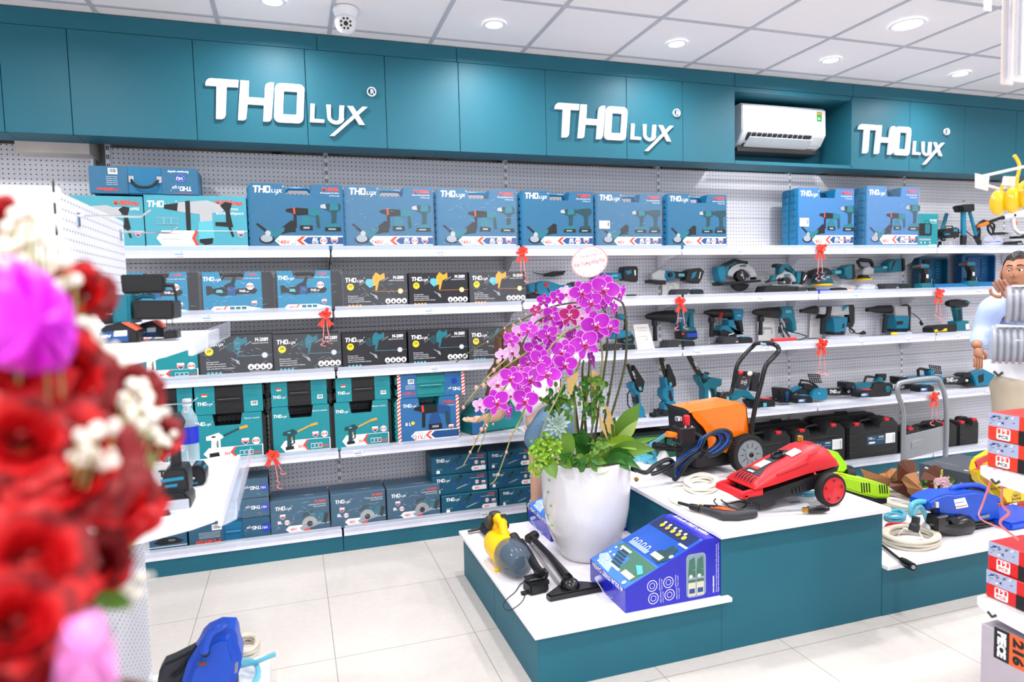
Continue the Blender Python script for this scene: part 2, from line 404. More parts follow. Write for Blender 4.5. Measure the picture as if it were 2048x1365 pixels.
# air conditioner
e = empty('air_conditioner',(3.09,4.07,2.52),0,'white wall air conditioner in the teal niche with its flap open','air conditioner')
W_ = .74
prof = [(.21,0),(.21,.285),(.03,.29),(.004,.27),(0,.09),(.05,.02),(.12,-.01)]
MB().prism(prof,0,W_,WHITE,.006,2,ax='x').obj('casing',e)
b = MB(); b.prism([(.001,.078),(.006,.094),(.075,.016),(.07,.0)],.05,W_-.13,M('ac_slot','30343a',.5),ax='x').obj('air_outlet',e)
b = MB()
for k in range(11): b.prism([(-.002,.08),(.002,.1),(.07,.03),(.06,.0)],.08+k*.045,.083+k*.045,WHITEM,ax='x')
b.obj('louvre',e)
MB().prism([(-.02,.045),(-.014,.05),(.06,.0),(.056,-.008)],.05,W_-.14,WHITE,.001,ax='x').obj('flap',e)
b = MB(); b.prism([(-.002,.075),(.0,.088),(.075,.012),(.068,.004)],W_-.125,W_-.03,WHITEM,ax='x').obj('display_panel',e)
a = Art(); a.rect(0,.045,0,.085,M('label_green','2faa4a',.5)); a.rect(.003,.042,.064,.08,PRO); a.rect(.003,.042,.002,.014,PRW); a.rect(.008,.035,.03,.034,PRW); a.rect(.008,.03,.04,.044,PRW)
a.obj('energy_label',e,(W_-.085,.002,.175))
a = Art(); a.text('Panasonic',0,0,.010,GREY,bold=.01); a.obj('maker_mark',e,(.045,-.0008,.108))
MB().box(-.02,W_-.03,.03,.2,-.045,-.02,BLACK).obj('drain_tray',e)

# ------------------------------------------------------------ wall shelving
PY0 = 4.30; SF = 3.98; ZT = 2.366
BX = [.228+1.153*k for k in range(-1,8)]; BX[0] = -.945
RAIL = M('price_rail','e9eaf8',.25)
def tag_art(x,w=.052,k=0):
    a = Art(); a.rect(-w/2,w/2,-.002,.036,PRW); a.rect(-w/2+.005,w/2-.004,.014,.021,M('print_sky','77a9d8',.5)); a.rect(-w/2+.006,w/2-.012,.024,.0275,PRG)
    a.rect(-w/2+.012,w/2-.004,.002,.005,PRR); a.rect(w/2-.015,w/2-.008,.028,.032,PRT); return a
TAGS = {(0,0): [.33],(0,1): [.55],(0,2): [.35],(0,4): [.2],(1,0): [.43],(1,1): [.48],(1,2): [.35],(2,1): [.5],(2,2): [.3],(3,1): [.09],(3,0): [.28],(4,1): [.75,],(4,0): [.05],
        (0,3): [.4],(1,3): [.55],(1,4): [.3],(1,5): [.4],(2,3): [.1,.6],(2,4): [.35,.75],(2,5): [.2],(3,3): [.15,.4],(3,4): [.7],(3,5): [.5],(3,2): [.6],(2,6): [.3],(1,6): [.5]}
def bay(i,x0,x1,lab,levels,last=False):
    e = empty('pegboard_shelving_bay',(x0,PY0,0),0,lab,'shelving','white pegboard shelving bays along the wall')
    w = x1-x0
    b = MB(); z = .0
    for z0,z1 in ((0.02,.50),(.50,.90),(.90,1.31),(1.31,1.72),(1.72,2.02),(2.02,ZT)):
        b.box(.0245,w-.001,0,.012,z0+.001,z1-.001,PEG,.001)
    b.obj('back_panel',e,smooth=0)
    U = MB(); U.box(.0,.024,-.004,.05,0,ZT+.05,WHITE,.001)
    for k in range(46): U.box(.005,.010,-.0046,-.003,.1+k*.05,.125+k*.05,BLACK); U.box(.014,.019,-.0046,-.003,.1+k*.05,.125+k*.05,BLACK)
    U.obj('upright',e)
    if last: MB().box(w-.012,w,-.004,.05,0,ZT+.05,WHITE,.001).obj('upright',e)
    for j,z in enumerate(levels):
        base = j == 4; d = PY0-SF
        s = MB(); s.box(.006,w-.006,-d+.008,-.006,z-.028 if not base else z-.03,z-.003,WHITE,.002); s = s.obj('shelf',e)
        r = MB(); r.box(.006,w-.006,-d-.004,-d+.007,z-.043,z-.001,RAIL,.002).obj('price_rail',s)
        MB().box(.01,w-.01,-d-.0065,-d-.0045,z-.02,z+.022,PLAS).obj('clear_lip',s)
        if not base:
            for xx in (.004,w-.007): MB().prism([(-.006,z-.003),(-d+.03,z-.006),(-d+.03,z-.03),(-.11,z-.07),(-.085,z-.10),(-.006,z-.13)],xx,xx+.003,WHITE,ax='x').obj('shelf_bracket',s)
        for t in TAGS.get((j,i),[]):
            tag_art(0).obj('price_tag',s,(w*t,-d-.0072,z-.04))
    MB().box(.002,w-.002,-(PY0-SF)+.004,-.01,0,levels[4]-.045,TEAL).obj('kick_plate',e)
    return e
LV = [1.773,1.427,1.075,.604,.137]; RV = [1.773,1.440,1.083,.611,.147]
labs = ['second white pegboard bay from the left, with demolition hammer boxes on its top shelf','white pegboard bay left of the orchid, black vacuum boxes on its middle shelves','white pegboard bay behind the orchid plant','white pegboard bay with the circular saws on display','white pegboard bay with the polishers on display',
        'white pegboard bay with the tripod on its top shelf','white pegboard bay behind the man','white pegboard bay at the far right end']
for i in range(8): bay(i,BX[i],BX[i+1],labs[i],LV if i < 2 else RV,last=i == 7)
bay(-2,-2.16,-1.005,'leftmost white pegboard bay, mostly behind the red roses',LV,last=True)
#PART2
# ------------------------------------------------------------ printed pictures of tools (flat artwork)
def P_(a,x,z,s,L,fl=False):
    for m,pts in L: a.poly([(x+(1-p[0] if fl else p[0])*s,z+p[1]*s) for p in pts],m)
def pic_driver(a,x,z,s,body=PRT,chuck=ALU):      # pistol driver, unit height 1
    P_(a,x,z,s,[(PRD,[(.12,.78),(.2,.95),(.62,.98),(.7,.9),(.68,.74),(.5,.66),(.3,.7)]),(body,[(.3,.72),(.34,.96),(.6,.97),(.62,.74)]),(chuck,[(.0,.8),(.0,.9),(.16,.95),(.2,.78)]),
        (PRD,[(.34,.72),(.55,.7),(.52,.3),(.36,.26),(.38,.5)]),(body,[(.18,.24),(.6,.28),(.64,.14),(.15,.12)]),(PRK,[(.14,.13),(.66,.14),(.68,.0),(.12,.0)]),(PRG,[(.24,.04),(.5,.04),(.5,.09),(.24,.09)])])
def pic_hammer(a,x,z,s,body=PRT):                 # rotary hammer, unit width 1
    P_(a,x,z,s,[(PRK,[(.0,.5),(.01,.56),(.12,.58),(.3,.6),(.62,.58),(.6,.42),(.3,.4),(.14,.46)]),(PRR,[(.2,.44),(.19,.6),(.24,.6),(.25,.44)]),(body,[(.58,.6),(.86,.56),(.9,.5),(.9,.1),(.8,.04),(.82,.3),(.74,.38),(.58,.4)]),
        (PRD,[(.78,.42),(.86,.4),(.88,.08),(.8,.06),(.78,.2)]),(PRK,[(.2,.42),(.28,.42),(.27,.06),(.19,.06)]),(body,[(.44,.4),(.58,.4),(.66,.22),(.66,.12),(.36,.12),(.36,.22)]),(PRK,[(.35,.13),(.68,.13),(.68,.0),(.35,.0)]),(PRG,[(.44,.04),(.6,.04),(.6,.09),(.44,.09)])])
def pic_grinder(a,x,z,s):
    P_(a,x,z,s,[(PRK,[(.55,.35),(.9,.62),(1.0,.58),(1.0,.3),(.86,.3),(.6,.24)]),(PRT,[(.38,.2),(.44,.34),(.72,.44),(.7,.32),(.5,.16)]),(PRK,[(.0,.5),(.04,.54),(.26,.36),(.22,.3)]),(PRT,[(.22,.18),(.26,.4),(.4,.38),(.42,.18)])])
    a.poly(arc(x+.26*s,z+.1*s,.2*s,0,342,19,.11*s),PRK); a.poly(arc(x+.25*s,z+.13*s,.15*s,0,342,19,.1*s),PRG); a.disc(x+.29*s,z+.27*s,.07*s,ALU)
def pic_chainsaw(a,x,z,s):
    P_(a,x,z,s,[(PRK,[(.0,.22),(.0,.42),(.1,.42),(.12,.36),(.32,.4),(.4,.46),(.5,.5),(.56,.42),(.58,.26),(.3,.2),(.12,.26)]),(PRN,[(.4,.24),(.42,.4),(.54,.4),(.6,.3),(.58,.2)]),(PRK,[(.56,.24),(.58,.36),(.98,.36),(1.0,.3),(.94,.24)]),(PRK,[(.46,.44),(.54,.62),(.6,.6),(.54,.42)]),(PRTL,[(.18,.28),(.2,.34),(.3,.34),(.32,.27)])])
    a.logo(x+.64*s,z+.28*s,.2*s,PRW,r=False)
def pic_demo(a,x,z,s):
    P_(a,x,z,s,[(PRK,[(.0,.54),(.0,.6),(.2,.63),(.22,.5)]),(ALU,[(.18,.5),(.2,.64),(.62,.68),(.84,.6),(.84,.5),(.5,.46)]),(ALU,[(.5,.3),(.5,.5),(.68,.5),(.68,.3)]),(PRTL,[(.47,.06),(.47,.34),(.68,.36),(.7,.08),(.58,.03)]),(PRK,[(.3,.12),(.3,.66),(.37,.67),(.36,.12)]),
        (PRK,[(.48,.02),(.48,.07),(.68,.09),(.66,.0),(.56,-.02)]),(PRK,[(.8,.6),(.88,.66),(.98,.64),(.94,.5),(.98,.26),(.72,.28),(.72,.34),(.88,.34),(.88,.5)]),(PRK,[(.9,.28),(.94,.28),(.99,.12),(.96,.1)])])
def pic_gun(a,x,z,s,white):
    c1,c2 = (PRW,PRW) if white else (PRD,PRD)
    P_(a,x,z,s,[(c1,[(.0,.44),(.0,.54),(.3,.62),(.42,.5),(.3,.42)]),(c2,[(.1,.1),(.12,.46),(.26,.46),(.22,.1)]),(c1,[(.28,.2),(.28,.46),(.33,.46),(.33,.2),(.22,.12),(.22,.18)]),(PRK,[(.06,.0),(.06,.1),(.28,.12),(.3,.02)]),
        (PRD if white else PRO,[(.4,.5),(.42,.56),(.8,.72),(.82,.68)]),(PRO,[(.79,.66),(.79,.73),(.98,.77),(1.0,.7)]),(PRO,[(.22,.3),(.23,.38),(.26,.38),(.25,.3)])])
    a.rect(x+.13*s,x+.22*s,z+.5*s,z+.54*s,PRK if white else PRTL)
def pic_vac(a,x,z,s,c):
    P_(a,x,z,s,[(PRG,[(.0,.22),(.0,.235),(.36,.46),(.36,.44)]),(PRTL if c is not PRT else PRD,[(.2,.28),(.24,.44),(.5,.42),(.52,.24),(.34,.14)]),(c,[(.46,.2),(.44,.5),(.56,.66),(.7,.56),(.84,.64),(.86,.44),(.66,.36),(.58,.04),(.52,.04),(.54,.22)]),
        (PRG,[(.76,.34),(.77,.36),(.98,.5),(.97,.46)]),(PRK,[(.54,-.18),(.7,.0),(.72,-.02),(.6,-.22)]),(PRG,[(.5,-.2),(.48,-.08),(.58,-.14),(.6,-.26)]),(PRG,[(.34,-.04),(.35,-.02),(.5,-.12),(.49,-.15)])])
def pic_circ(a,x,z,s):
    P_(a,x,z,s,[(PRT,[(.1,.4),(.2,.62),(.5,.6),(.6,.4),(.5,.42),(.4,.52),(.24,.52)]),(PRD,[(.1,.42),(.16,.6),(.5,.66),(.46,.58)]),(PRT,[(.58,.3),(.7,.58),(.86,.52),(.78,.2)]),(PRK,[(.8,.2),(.86,.54),(1.0,.5),(.9,.14)]),(PRG,[(.0,.1),(.1,.0),(.74,.16),(.72,.26)])])
    a.poly(arc(x+.36*s,z+.2*s,.26*s,0,200,14),ALU); a.disc(x+.36*s,z+.2*s,.1*s,PRK); a.disc(x+.2*s,z+.16*s,.06*s,PRG)
def pic_hedge(a,x,z,s):
    P_(a,x,z,s,[(PRD,[(.0,.2),(.1,.4),(.42,.62),(.5,.5),(.3,.3)]),(PRN,[(.04,.1),(.1,.38),(.3,.46),(.32,.3)]),(PRG,[(.3,.1),(.3,.14),(.86,.34),(.88,.28)]),(PRN,[(.62,.3),(.7,.46),(.92,.5),(.96,.34),(.8,.26)]),(PRK,[(.44,.6),(.5,.72),(.56,.66),(.52,.56)])])
def badge(a,x,z,s,round_=False):
    if round_:
        a.disc(x,z,s,PRW); a.disc(x,z,s*.86,PRG); a.disc(x,z,s*.8,PRW); a.rect(x-s*.8,x+s*.8,z-s*.3,z+s*.3,PRR); a.rect(x-s*.5,x+s*.5,z-s*.08,z+s*.1,PRW)
    else:
        a.poly([(x-s,z+s),(x-s,z-.2*s),(x,z-s*1.1),(x+s,z-.2*s),(x+s,z+s)],PRW); a.poly([(x-s*.85,z-.15*s),(x,z-s*.95),(x+s*.85,z-.15*s)],PRN)
        a.rect(x-s*1.2,x+s*1.2,z-.15*s,z+.35*s,PRR); a.text('HIGH QUALITY',x,z,s*.22,PRW,al='c',bold=.02,w=s*2)
def barcode(a,x,z,w,h):
    a.rect(x,x+w,z,z+h,PRW); k = x+.08*w; r = random.Random(3)
    while k < x+w*.9:
        t = r.uniform(.01,.035)*w; a.rect(k,k+t,z+h*.25,z+h*.9,PRK); k += t+r.uniform(.015,.04)*w
def banner(a,w,h,volt,x0=.25,z=.065,hh=.15,c2=PRN,bl=True):
    z *= h; H_ = hh*h; X = x0*w; k = H_*.5
    a.poly([(X,z+H_/2),(X+k,z),(w*.985,z),(w*.985,z+.006),(w*.985,z+H_),(X+k,z+H_)],PRW)
    a.poly([(X+k+.25*w,z+.012*h+H_/2-.012*h),(X+k*1.9+.25*w,z+.02*h),(w*.985,z+.02*h),(w*.985,z+H_-.02*h),(X+k*1.9+.25*w,z+H_-.02*h)],c2)
    a.poly([(X+.235*w,z+H_/2),(X+.235*w+k,z+.01*h),(X+.28*w+k,z+.01*h),(X+.28*w,z+H_/2),(X+.28*w+k,z+H_-.01*h),(X+.235*w+k,z+H_-.01*h)],PRR)
    a.rect(X+.035*w,X+.045*w,z+.3*H_,z+.6*H_,PRT); a.text('Lithium',X+.06*w,z+H_*.66,H_*.24,PRG,ital=.15); a.text(volt,X+.055*w,z+H_*.14,H_*.42,PRR,bold=.02)
    a.line([(X+.17*w,z+.15*H_),(X+.225*w,z+.15*H_),(X+.225*w,z+.55*H_)],.0015,PRN)
    if bl:
        a.text('BL',X+.40*w,z+H_*.42,H_*.36,PRW,bold=.04,ital=.25,sx=1.2); a.text('MOTOR',X+.40*w,z+H_*.2,H_*.14,PRW,bold=.03,w=.07*w)
        badge(a,X+.53*w,z+H_/2,H_*.36,True); badge(a,X+.65*w,z+H_*.52,H_*.34)
def card(name,m,w,h,nx0,nx1,nd,par,y=-.0015,r=.012,slope=.012):
    b = MB(); pts = [(0,0),(w,0),(w,h),(nx1+slope,h),(nx1,h-nd),(nx0,h-nd),(nx0-slope,h),(0,h)]
    b.prism(pts,y,y+.0014,m); return b.obj(name,par,smooth=0)
CB = M('carton_blue','2a658a',.42); CBL = M('carton_blue_light','3c76ae',.42); CBK = M('case_blue','106c98',.4); CTE = M('carton_teal','148893',.42); CT2 = M('carton_turquoise','469db0',.42)
CKB = M('carton_black','24252b',.35); CPB = M('carton_petrol','2a5874',.4); CDB = M('carton_deep_blue','15546e',.42)
def case_body(e,w,h,d,m,nx0,nx1,nd,ribs=8,hb=True,y0=0):
    o = [(-.012,.004),(w+.006,.004),(w+.006,h-.03),(w-.01,h-.004),(nx1+.006,h-.004),(nx1+.002,h-nd-.004),(nx0-.002,h-nd-.004),(nx0-.006,h-.004),(.0,h-.004),(-.012,h-.022)]
    b = MB(); b.prism(o,y0,y0+d*.46,m,.006,2); b.prism(o,y0+d*.5,y0+d,m,.006,2); b.prism([(p[0]*.985+.003,p[1]*.985) for p in o],y0+d*.4,y0+d*.6,m)
    for k in range(ribs):
        z = .03+(h-.08)*k/(ribs-1)
        for yy in (y0+.012,y0+d*.56): b.box(-.017,.004,yy,yy+d*.32,z,z+(h-.08)/(ribs-1)*.72,m,.003); b.box(w,w+.010,yy,yy+d*.32,z,z+(h-.08)/(ribs-1)*.72,m,.003)
    b.obj('case_shell',e)
    if hb:
        c = MB(); zz = h-.016; c.tube([(nx0-.004,y0+d*.5,h-nd*.6),(nx0+.012,y0+d*.5,zz),(nx1-.012,y0+d*.5,zz),(nx1+.004,y0+d*.5,h-nd*.6)],[.012,.013,.013,.012],m,8,flat=.8); c.obj('carrying_handle',e)
def kit_case(px0,px1,pyt,pyb,z,lab,model,pics,wrap=False,y=3.995,sub='Rechargeable Brushless',col=None,sidew=.0,rz=0,sticker=False,body=None,d=.125):
    x0,x1 = PY(px0,pyb,y).x,PY(px1,pyb,y).x; h = PY((px0+px1)/2,pyt,y).z-z; w = x1-x0
    e = empty('tool_kit_case',(x0,y,z+.001),rz,lab,'tool case','blue boxed tool kits on the top shelf')
    nx0,nx1,nd = w*.385,w*.64,h*.16
    case_body(e,w,h,d,body or CBK,nx0,nx1,nd)
    cs = card('card_sleeve',col or CB,w,h,nx0,nx1,nd,e)
    a = Art(); a.logo(w*.035,h*.86,w*.31,PRW)
    a.text(model,w*.965,h*.905,h*.058,PRR,'r',bold=.022,w=w*.19); a.text(sub,w*.965,h*.865,h*.024,PRW,'r',w=w*.21); a.text('(3 Piece set)',w*.965,h*.825,h*.022,PRW,'r')
    if 'g' in pics: pic_grinder(a,w*.05,h*.1,w*.42)
    if 'h' in pics: pic_hammer(a,w*.37,h*.3,w*.42)
    if 'd' in pics: pic_driver(a,w*.75,h*.29,h*.44)
    if 'e' in pics: pic_driver(a,w*.53,h*.29,h*.42); pic_driver(a,w*.75,h*.29,h*.43,PRD,PRD)
    banner(a,w,h,'48V',.24); a.rect(0,w*.985,h*.055,h*.062,PRW) if False else None
    if sticker: a.rect(w*.02,w*.18,h*.36,h*.5,PRW); a.rect(w*.04,w*.13,h*.44,h*.445,PRG); a.rect(w*.04,w*.12,h*.41,h*.415,PRG); barcode(a,w*.14,h*.37,w*.035,h*.12)
    a.obj('printed_artwork',cs,(0,-.0016,0))
    if wrap: film_box(e,-.018,w+.012,-.004,d+.003,.002,h+.004)
    return e
def film_box(e,x0,x1,y0,y1,z0,z1):
    b = MB(); n = 14; r = random.Random(int(x1*9999))
    pts = [[Vector((x0+(x1-x0)*i/n,y0-r.uniform(0,.003),z0+(z1-z0)*j/n)) for j in range(n+1)] for i in range(n+1)]
    for i in range(n):
        for j in range(n): b.face([pts[i][j],pts[i+1][j],pts[i+1][j+1],pts[i][j+1]],FILM)
    b.face([(x0,y0,z1),(x1,y0,z1),(x1,y1,z1),(x0,y1,z1)],FILM); b.face([(x0,y0,z0),(x0,y1,z0),(x0,y1,z1),(x0,y0,z1)],FILM)
    bmesh.ops.remove_doubles(b.bm,verts=b.bm.verts,dist=1e-5)
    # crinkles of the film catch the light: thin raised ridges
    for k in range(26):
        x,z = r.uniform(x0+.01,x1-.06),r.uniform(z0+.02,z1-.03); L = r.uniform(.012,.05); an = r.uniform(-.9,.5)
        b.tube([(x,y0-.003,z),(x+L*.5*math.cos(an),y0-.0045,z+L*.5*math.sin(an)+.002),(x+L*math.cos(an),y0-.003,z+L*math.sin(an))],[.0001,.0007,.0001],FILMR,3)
    b.obj('shrink_wrap',e,smooth=0)
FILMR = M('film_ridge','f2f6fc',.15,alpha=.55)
z1,z2,z3,z4,z5 = LV
# --- top shelf
kits = [(505,689,369,498,'M-8086','ghd',False,'unwrapped blue tool kit case with hammer drill picture, next to the demolition hammer box'),
        (697,868,374,497,'M-8086','ghd',True,'film wrapped blue tool kit case, second from the left on the top shelf'),
        (879,1034,379,496,'M-8086','ghd',True,'film wrapped blue tool kit case, third from the left, with hammer drill picture'),
        (1047,1187,383,496,'M-8029','ge',False,'blue tool kit case above the red bow and left of the oval card'),
        (1196,1324,387,495,'M-8029','ge',True,'blue tool kit case with a white barcode sticker, fifth on the top shelf'),
        (1336,1453,389,494,'M-8029','ge',False,'blue tool kit case beside the empty stretch of the top shelf'),
        (1596,1707,377,491,'M-8075','ghd',False,'tilted blue tool kit case with its bright blue side showing, below the air conditioner'),
        (1733,1835,374,491,'M-8075','ghd',True,'film wrapped blue tool kit case next to the teal laser level box')]
for i,(a0,a1,t,bt,mdl,pc,wr,lb) in enumerate(kits):
    kit_case(a0,a1,t,bt,z1,lb,mdl,pc,wr,sub='Rechargeable Brushless' if i % 2 == 0 else 'akkus szerszamkeszlet',y=3.995 if i < 6 else 4.0,sticker=i in (4,6),col=CB if i < 6 else CBL,d=.125 if i < 6 else .16)
# demolition hammer boxes
def carton(name,x0,x1,y0,d,z,h,m,lab,group,cat='box',rz=0):
    e = empty(name,(x0,y0,z+.001),rz,lab,cat,group); w = x1-x0
    MB().box(0,w,0,d,0,h,m,.002).obj('carton',e); return e,w
def px_box(px0,px1,pyt,pyb,y,z): return PY(px0,pyb,y).x,PY(px1,pyb,y).x,PY((px0+px1)/2,pyt,y).z-z
for k,(p0,p1,lb) in enumerate(((100,291,'turquoise demolition hammer box partly hidden by the white side rack'),(293,497,'turquoise demolition hammer box with the hammer picture, under the lying blue case'))):
    x0,x1,h = px_box(p0,p1,392,497,4.0,z1)
    e,w = carton('demolition_hammer_box',x0,x1,4.0,.2,z1,h,CT2,lb,'turquoise demolition hammer boxes')
    a = Art(); a.logo(w*.03,h*.78,w*.27,PRW); a.text('M-0835max',w*.96,h*.84,h*.085,PRR,'r',bold=.04,w=w*.27)
    a.text('DEMOLITION HAMMER' if k == 0 else 'Elektromos',w*.69,h*.74,h*.06,PRW,w=w*.27 if k == 0 else None)
    if k: a.text('Bontokalapacs',w*.69,h*.66,h*.06,PRW)
    pic_demo(a,w*.19,h*.12,w*.68); a.poly([(w*.10,h*.22),(w*.155,h*.08),(w*.47,h*.08),(w*.47,h*.36),(w*.155,h*.36)],PRW); a.poly([(w*.44,h*.22),(w*.48,h*.08),(w*.51,h*.08),(w*.475,h*.22),(w*.51,h*.36),(w*.48,h*.36)],PRR)
    for q in (.3,.2): a.line([(w*.15,h*q),(w*.33,h*q)],.002,PRG)
    a.rect(w*.5,w,h*.35,h*.36,PRW); a.rect(0,w,h*.07,h*.085,PRW); badge(a,w*.93,h*.3,w*.035)
    a.rect(w*.11,w*.32,h*.47,h*.6,PRG); a.rect(w*.115,w*.175,h*.48,h*.59,CT2); a.rect(w*.185,w*.245,h*.48,h*.59,CT2); a.rect(w*.255,w*.315,h*.48,h*.59,CT2)
    a.obj('printed_artwork',e)
x0,x1,h = px_box(181,396,340,386,4.0,z1); zb = PY(290,386,4.0).z
ztop = z1+px_box(293,497,392,497,4.0,z1)[2]+.002
e = empty('lying_tool_case',(x0,3.998,ztop),0,'blue metal case lying on top of the demolition hammer boxes, black handle on its front','tool case'); w = x1-x0; h = PY(290,334,4.0).z-ztop
MB().box(0,w,.004,.22,0,h,CBK,.006,2).obj('case_shell',e)
MB().box(-.002,w*.345,0,.05,.002,h-.003,CB,.001).obj('card_sleeve',e); MB().box(w*.66,w+.001,0,.05,.002,h-.003,CB,.001).obj('card_sleeve',e)
a = Art(); a.logo(w*.94,h*.32,w*.19,PRW,rot=180,r=False); a.disc(w*.84,h*.62,h*.16,M('print_ultramarine','1c3fa8')); a.text('HU',w*.86,h*.66,h*.11,PRW,rot=180,bold=.03)
for k in range(12): a.disc(w*.84+h*.13*math.cos(k*PI/6),h*.62+h*.13*math.sin(k*PI/6),h*.012,PRW,6)
a.text('M-0835max',w*.25,h*.2,h*.1,PRR,rot=180,bold=.04); a.text('European quality',w*.92,h*.88,h*.075,PRW,rot=180,bold=.02); barcode(a,w*.17,h*.7,w*.085,h*.22)
for q in range(5): a.text('hammer drill data',w*.25,h*(.34+q*.07),h*.035,PRW,rot=180)
a.text('M-0835max DEMOLITION',w*.95,h*.08,h*.04,PRR,rot=180); a.obj('printed_artwork',e)
hm = MB(); hm.tube(cat_rom([(w*.38,0,h*.52),(w*.40,-.02,h*.36),(w*.45,-.026,h*.25),(w*.5,-.027,h*.23),(w*.55,-.026,h*.25),(w*.6,-.02,h*.36),(w*.63,0,h*.52)],4),.007,BLACK,8).obj('carrying_handle',e)
for q in (.375,.635): MB().box(w*q-.013,w*q+.013,-.006,.005,h*.42,h*.68,CHROME,.003).obj('handle_bracket',e)
# laser level box and model box of the far left bay
x0,x1,h = px_box(1836,1875,428,493,4.01,z1)
e,w = carton('laser_level_box',x0,x1,4.01,.12,z1,h,CTE,'small teal box with a laser level printed on it, beside the wrapped kit case',None)
a = Art(); a.text('M-1210',w*.93,h*.78,h*.06,PRW,'r',bold=.03); a.text('laser level',w*.93,h*.72,h*.04,PRW,'r'); a.poly(rrect(w*.02,w*.68,h*.36,h*.72,.01),PRK); a.poly(rrect(w*.34,w*.6,h*.42,h*.7,.01),PRT); a.rect(w*.05,w*.64,h*.22,h*.28,PRG); a.line([(w*.3,h*.72),(w*.34,h*.8),(w*.5,h*.8),(w*.54,h*.72)],.002,PRK)
for q in (.15,.35,.6): a.disc(w*q,h*.16,h*.025,PRW)
a.rect(w*.55,w*.95,h*.05,h*.1,PRW); a.obj('printed_artwork',e)
# --- second shelf left: chainsaw cases
def saw_case(px0,px1,pyt,pyb,z,lab,y=3.998):
    x0,x1,h = px_box(px0,px1,pyt,pyb,y,z); w = x1-x0; cw = w*.84
    e = empty('chainsaw_case',(x0,y,z+.001),0,lab,'tool case','chainsaw cases with blue cards')
    case_body(e,w,h,.13,BLACK,cw*.32,cw*.68,h*.2,9)
    card('card_sleeve',M('carton_saw_blue','1a80a8',.42),cw,h,cw*.32,cw*.68,h*.2,e)
    a = Art(); a.logo(w*.01,h*.78,w*.26,PRW); a.text('M-9051',cw*.93,h*.9,h*.05,PRR,'r',bold=.04); a.text('12 inch chain saw kit',cw*.97,h*.82,h*.034,PRW,'r'); pic_chainsaw(a,w*.05,h*.18,cw*.86)
    badge(a,cw*.8,h*.64,h*.085,True); badge(a,cw*.86,h*.22,h*.06); a.poly([(cw*.12,h*.1),(cw*.18,h*.04),(cw*.7,h*.04),(cw*.97,h*.08),(cw*.97,h*.1),(cw*.7,h*.17),(cw*.18,h*.17)],PRW); a.text('48V',cw*.2,h*.06,h*.07,PRR,bold=.03)
    a.poly([(cw*.33,h*.1),(cw*.37,h*.04),(cw*.4,h*.04),(cw*.36,h*.1),(cw*.4,h*.17),(cw*.37,h*.17)],PRR)
    for q in range(3): a.rect(cw*(.44+.1*q),cw*(.52+.1*q),h*.06,h*.15,PRT)
    a.rect(0,cw*.98,h*.29,h*.296,PRW) if 0 else None
    a.obj('printed_artwork',e,(0,-.0016,0)); film_box(e,-.02,w+.012,-.004,.132,.002,h+.004); return e
saw_case(255,401,545,629,z2,'film wrapped chainsaw case behind the green chainsaw on the side rack')
saw_case(408,548,544,627,z2,'film wrapped chainsaw case, middle one of the three on the second shelf')
saw_case(557,684,542,623,z2,'film wrapped chainsaw case, right hand one next to the black vacuum boxes')
# --- black vacuum boxes
def vac_box(px0,px1,pyt,pyb,z,c,lab,wrap=True):
    x0,x1,h = px_box(px0,px1,pyt,pyb,3.998,z)
    e,w = carton('vacuum_cleaner_box',x0,x1,3.998,.2,z,h,CKB,lab,'black cordless vacuum boxes')
    acc = PRO if c is PRO else PRTL
    a = Art(); a.logo(w*.05,h*.76,w*.28,PRW); a.text('M-2089',w*.95,h*.84,h*.09,PRW,'r',bold=.03,sx=.8); a.text('CORDLESS DRY HAND VACUUM',w*.95,h*.78,h*.03,PRW,'r',w=w*.24)
    a.disc(w*.125,h*.63,h*.095,PRY); a.text('2X',w*.125,h*.62,h*.06,CKB,'c',bold=.03); pic_vac(a,w*.26,h*.48,w*.46,c)
    a.rect(w*.5,w,h*.485,h*.492,acc); a.disc(w*.89,h*.49,h*.075,PRY if c is PRO else PRG); a.disc(w*.89,h*.49,h*.055,PRW); a.text('THO',w*.89,h*.475,h*.03,CKB,'c')
    for q,t in enumerate(('Strong suction','Portable and practical','Simple and convenient','Safe and efficient lithium battery')): a.text(t,w*.08,h*(.36-q*.055),h*.035,PRW)
    for q in range(4): a.disc(w*(.1+.055*q),h*.1,h*.033,acc); a.disc(w*(.69+.085*q),h*.21,h*.075,PRW); a.poly([(w*(.67+.085*q),h*.17),(w*(.71+.085*q),h*.17),(w*(.69+.085*q),h*(.25+.02*(q % 2)))],CKB)
    a.text('MULTIPLE BRUSHES SWITCH AT WILL',w*.67,h*.095,h*.022,PRW,w=w*.28); a.obj('printed_artwork',e)
    if wrap: film_box(e,-.002,w+.002,-.003,.2,.002,h+.003)
for k,(p0,p1,t) in enumerate(((686,816,548),(819,937,546),(940,1052,544))): vac_box(p0,p1,t,616-(k*3),z2,PRO,'black vacuum box with an orange vacuum picture, '+['leftmost of three, beside the chainsaw cases','middle one of three','rightmost of three, beside the red bow ribbon'][k],k != 1)
for k,(p0,p1,t) in enumerate(((402,547,672),(549,684,669),(686,815,666),(818,937,661),(939,1050,657))):
    vac_box(p0,p1,t,748-k*6,z3,PRT,'black box with teal vacuum picture, third shelf, '+['leftmost, half behind the clear price holder','behind the ribbons of the red bow','third from the left','fourth from the left','rightmost, touched by the orchid stems'][k],k in (0,1,4))
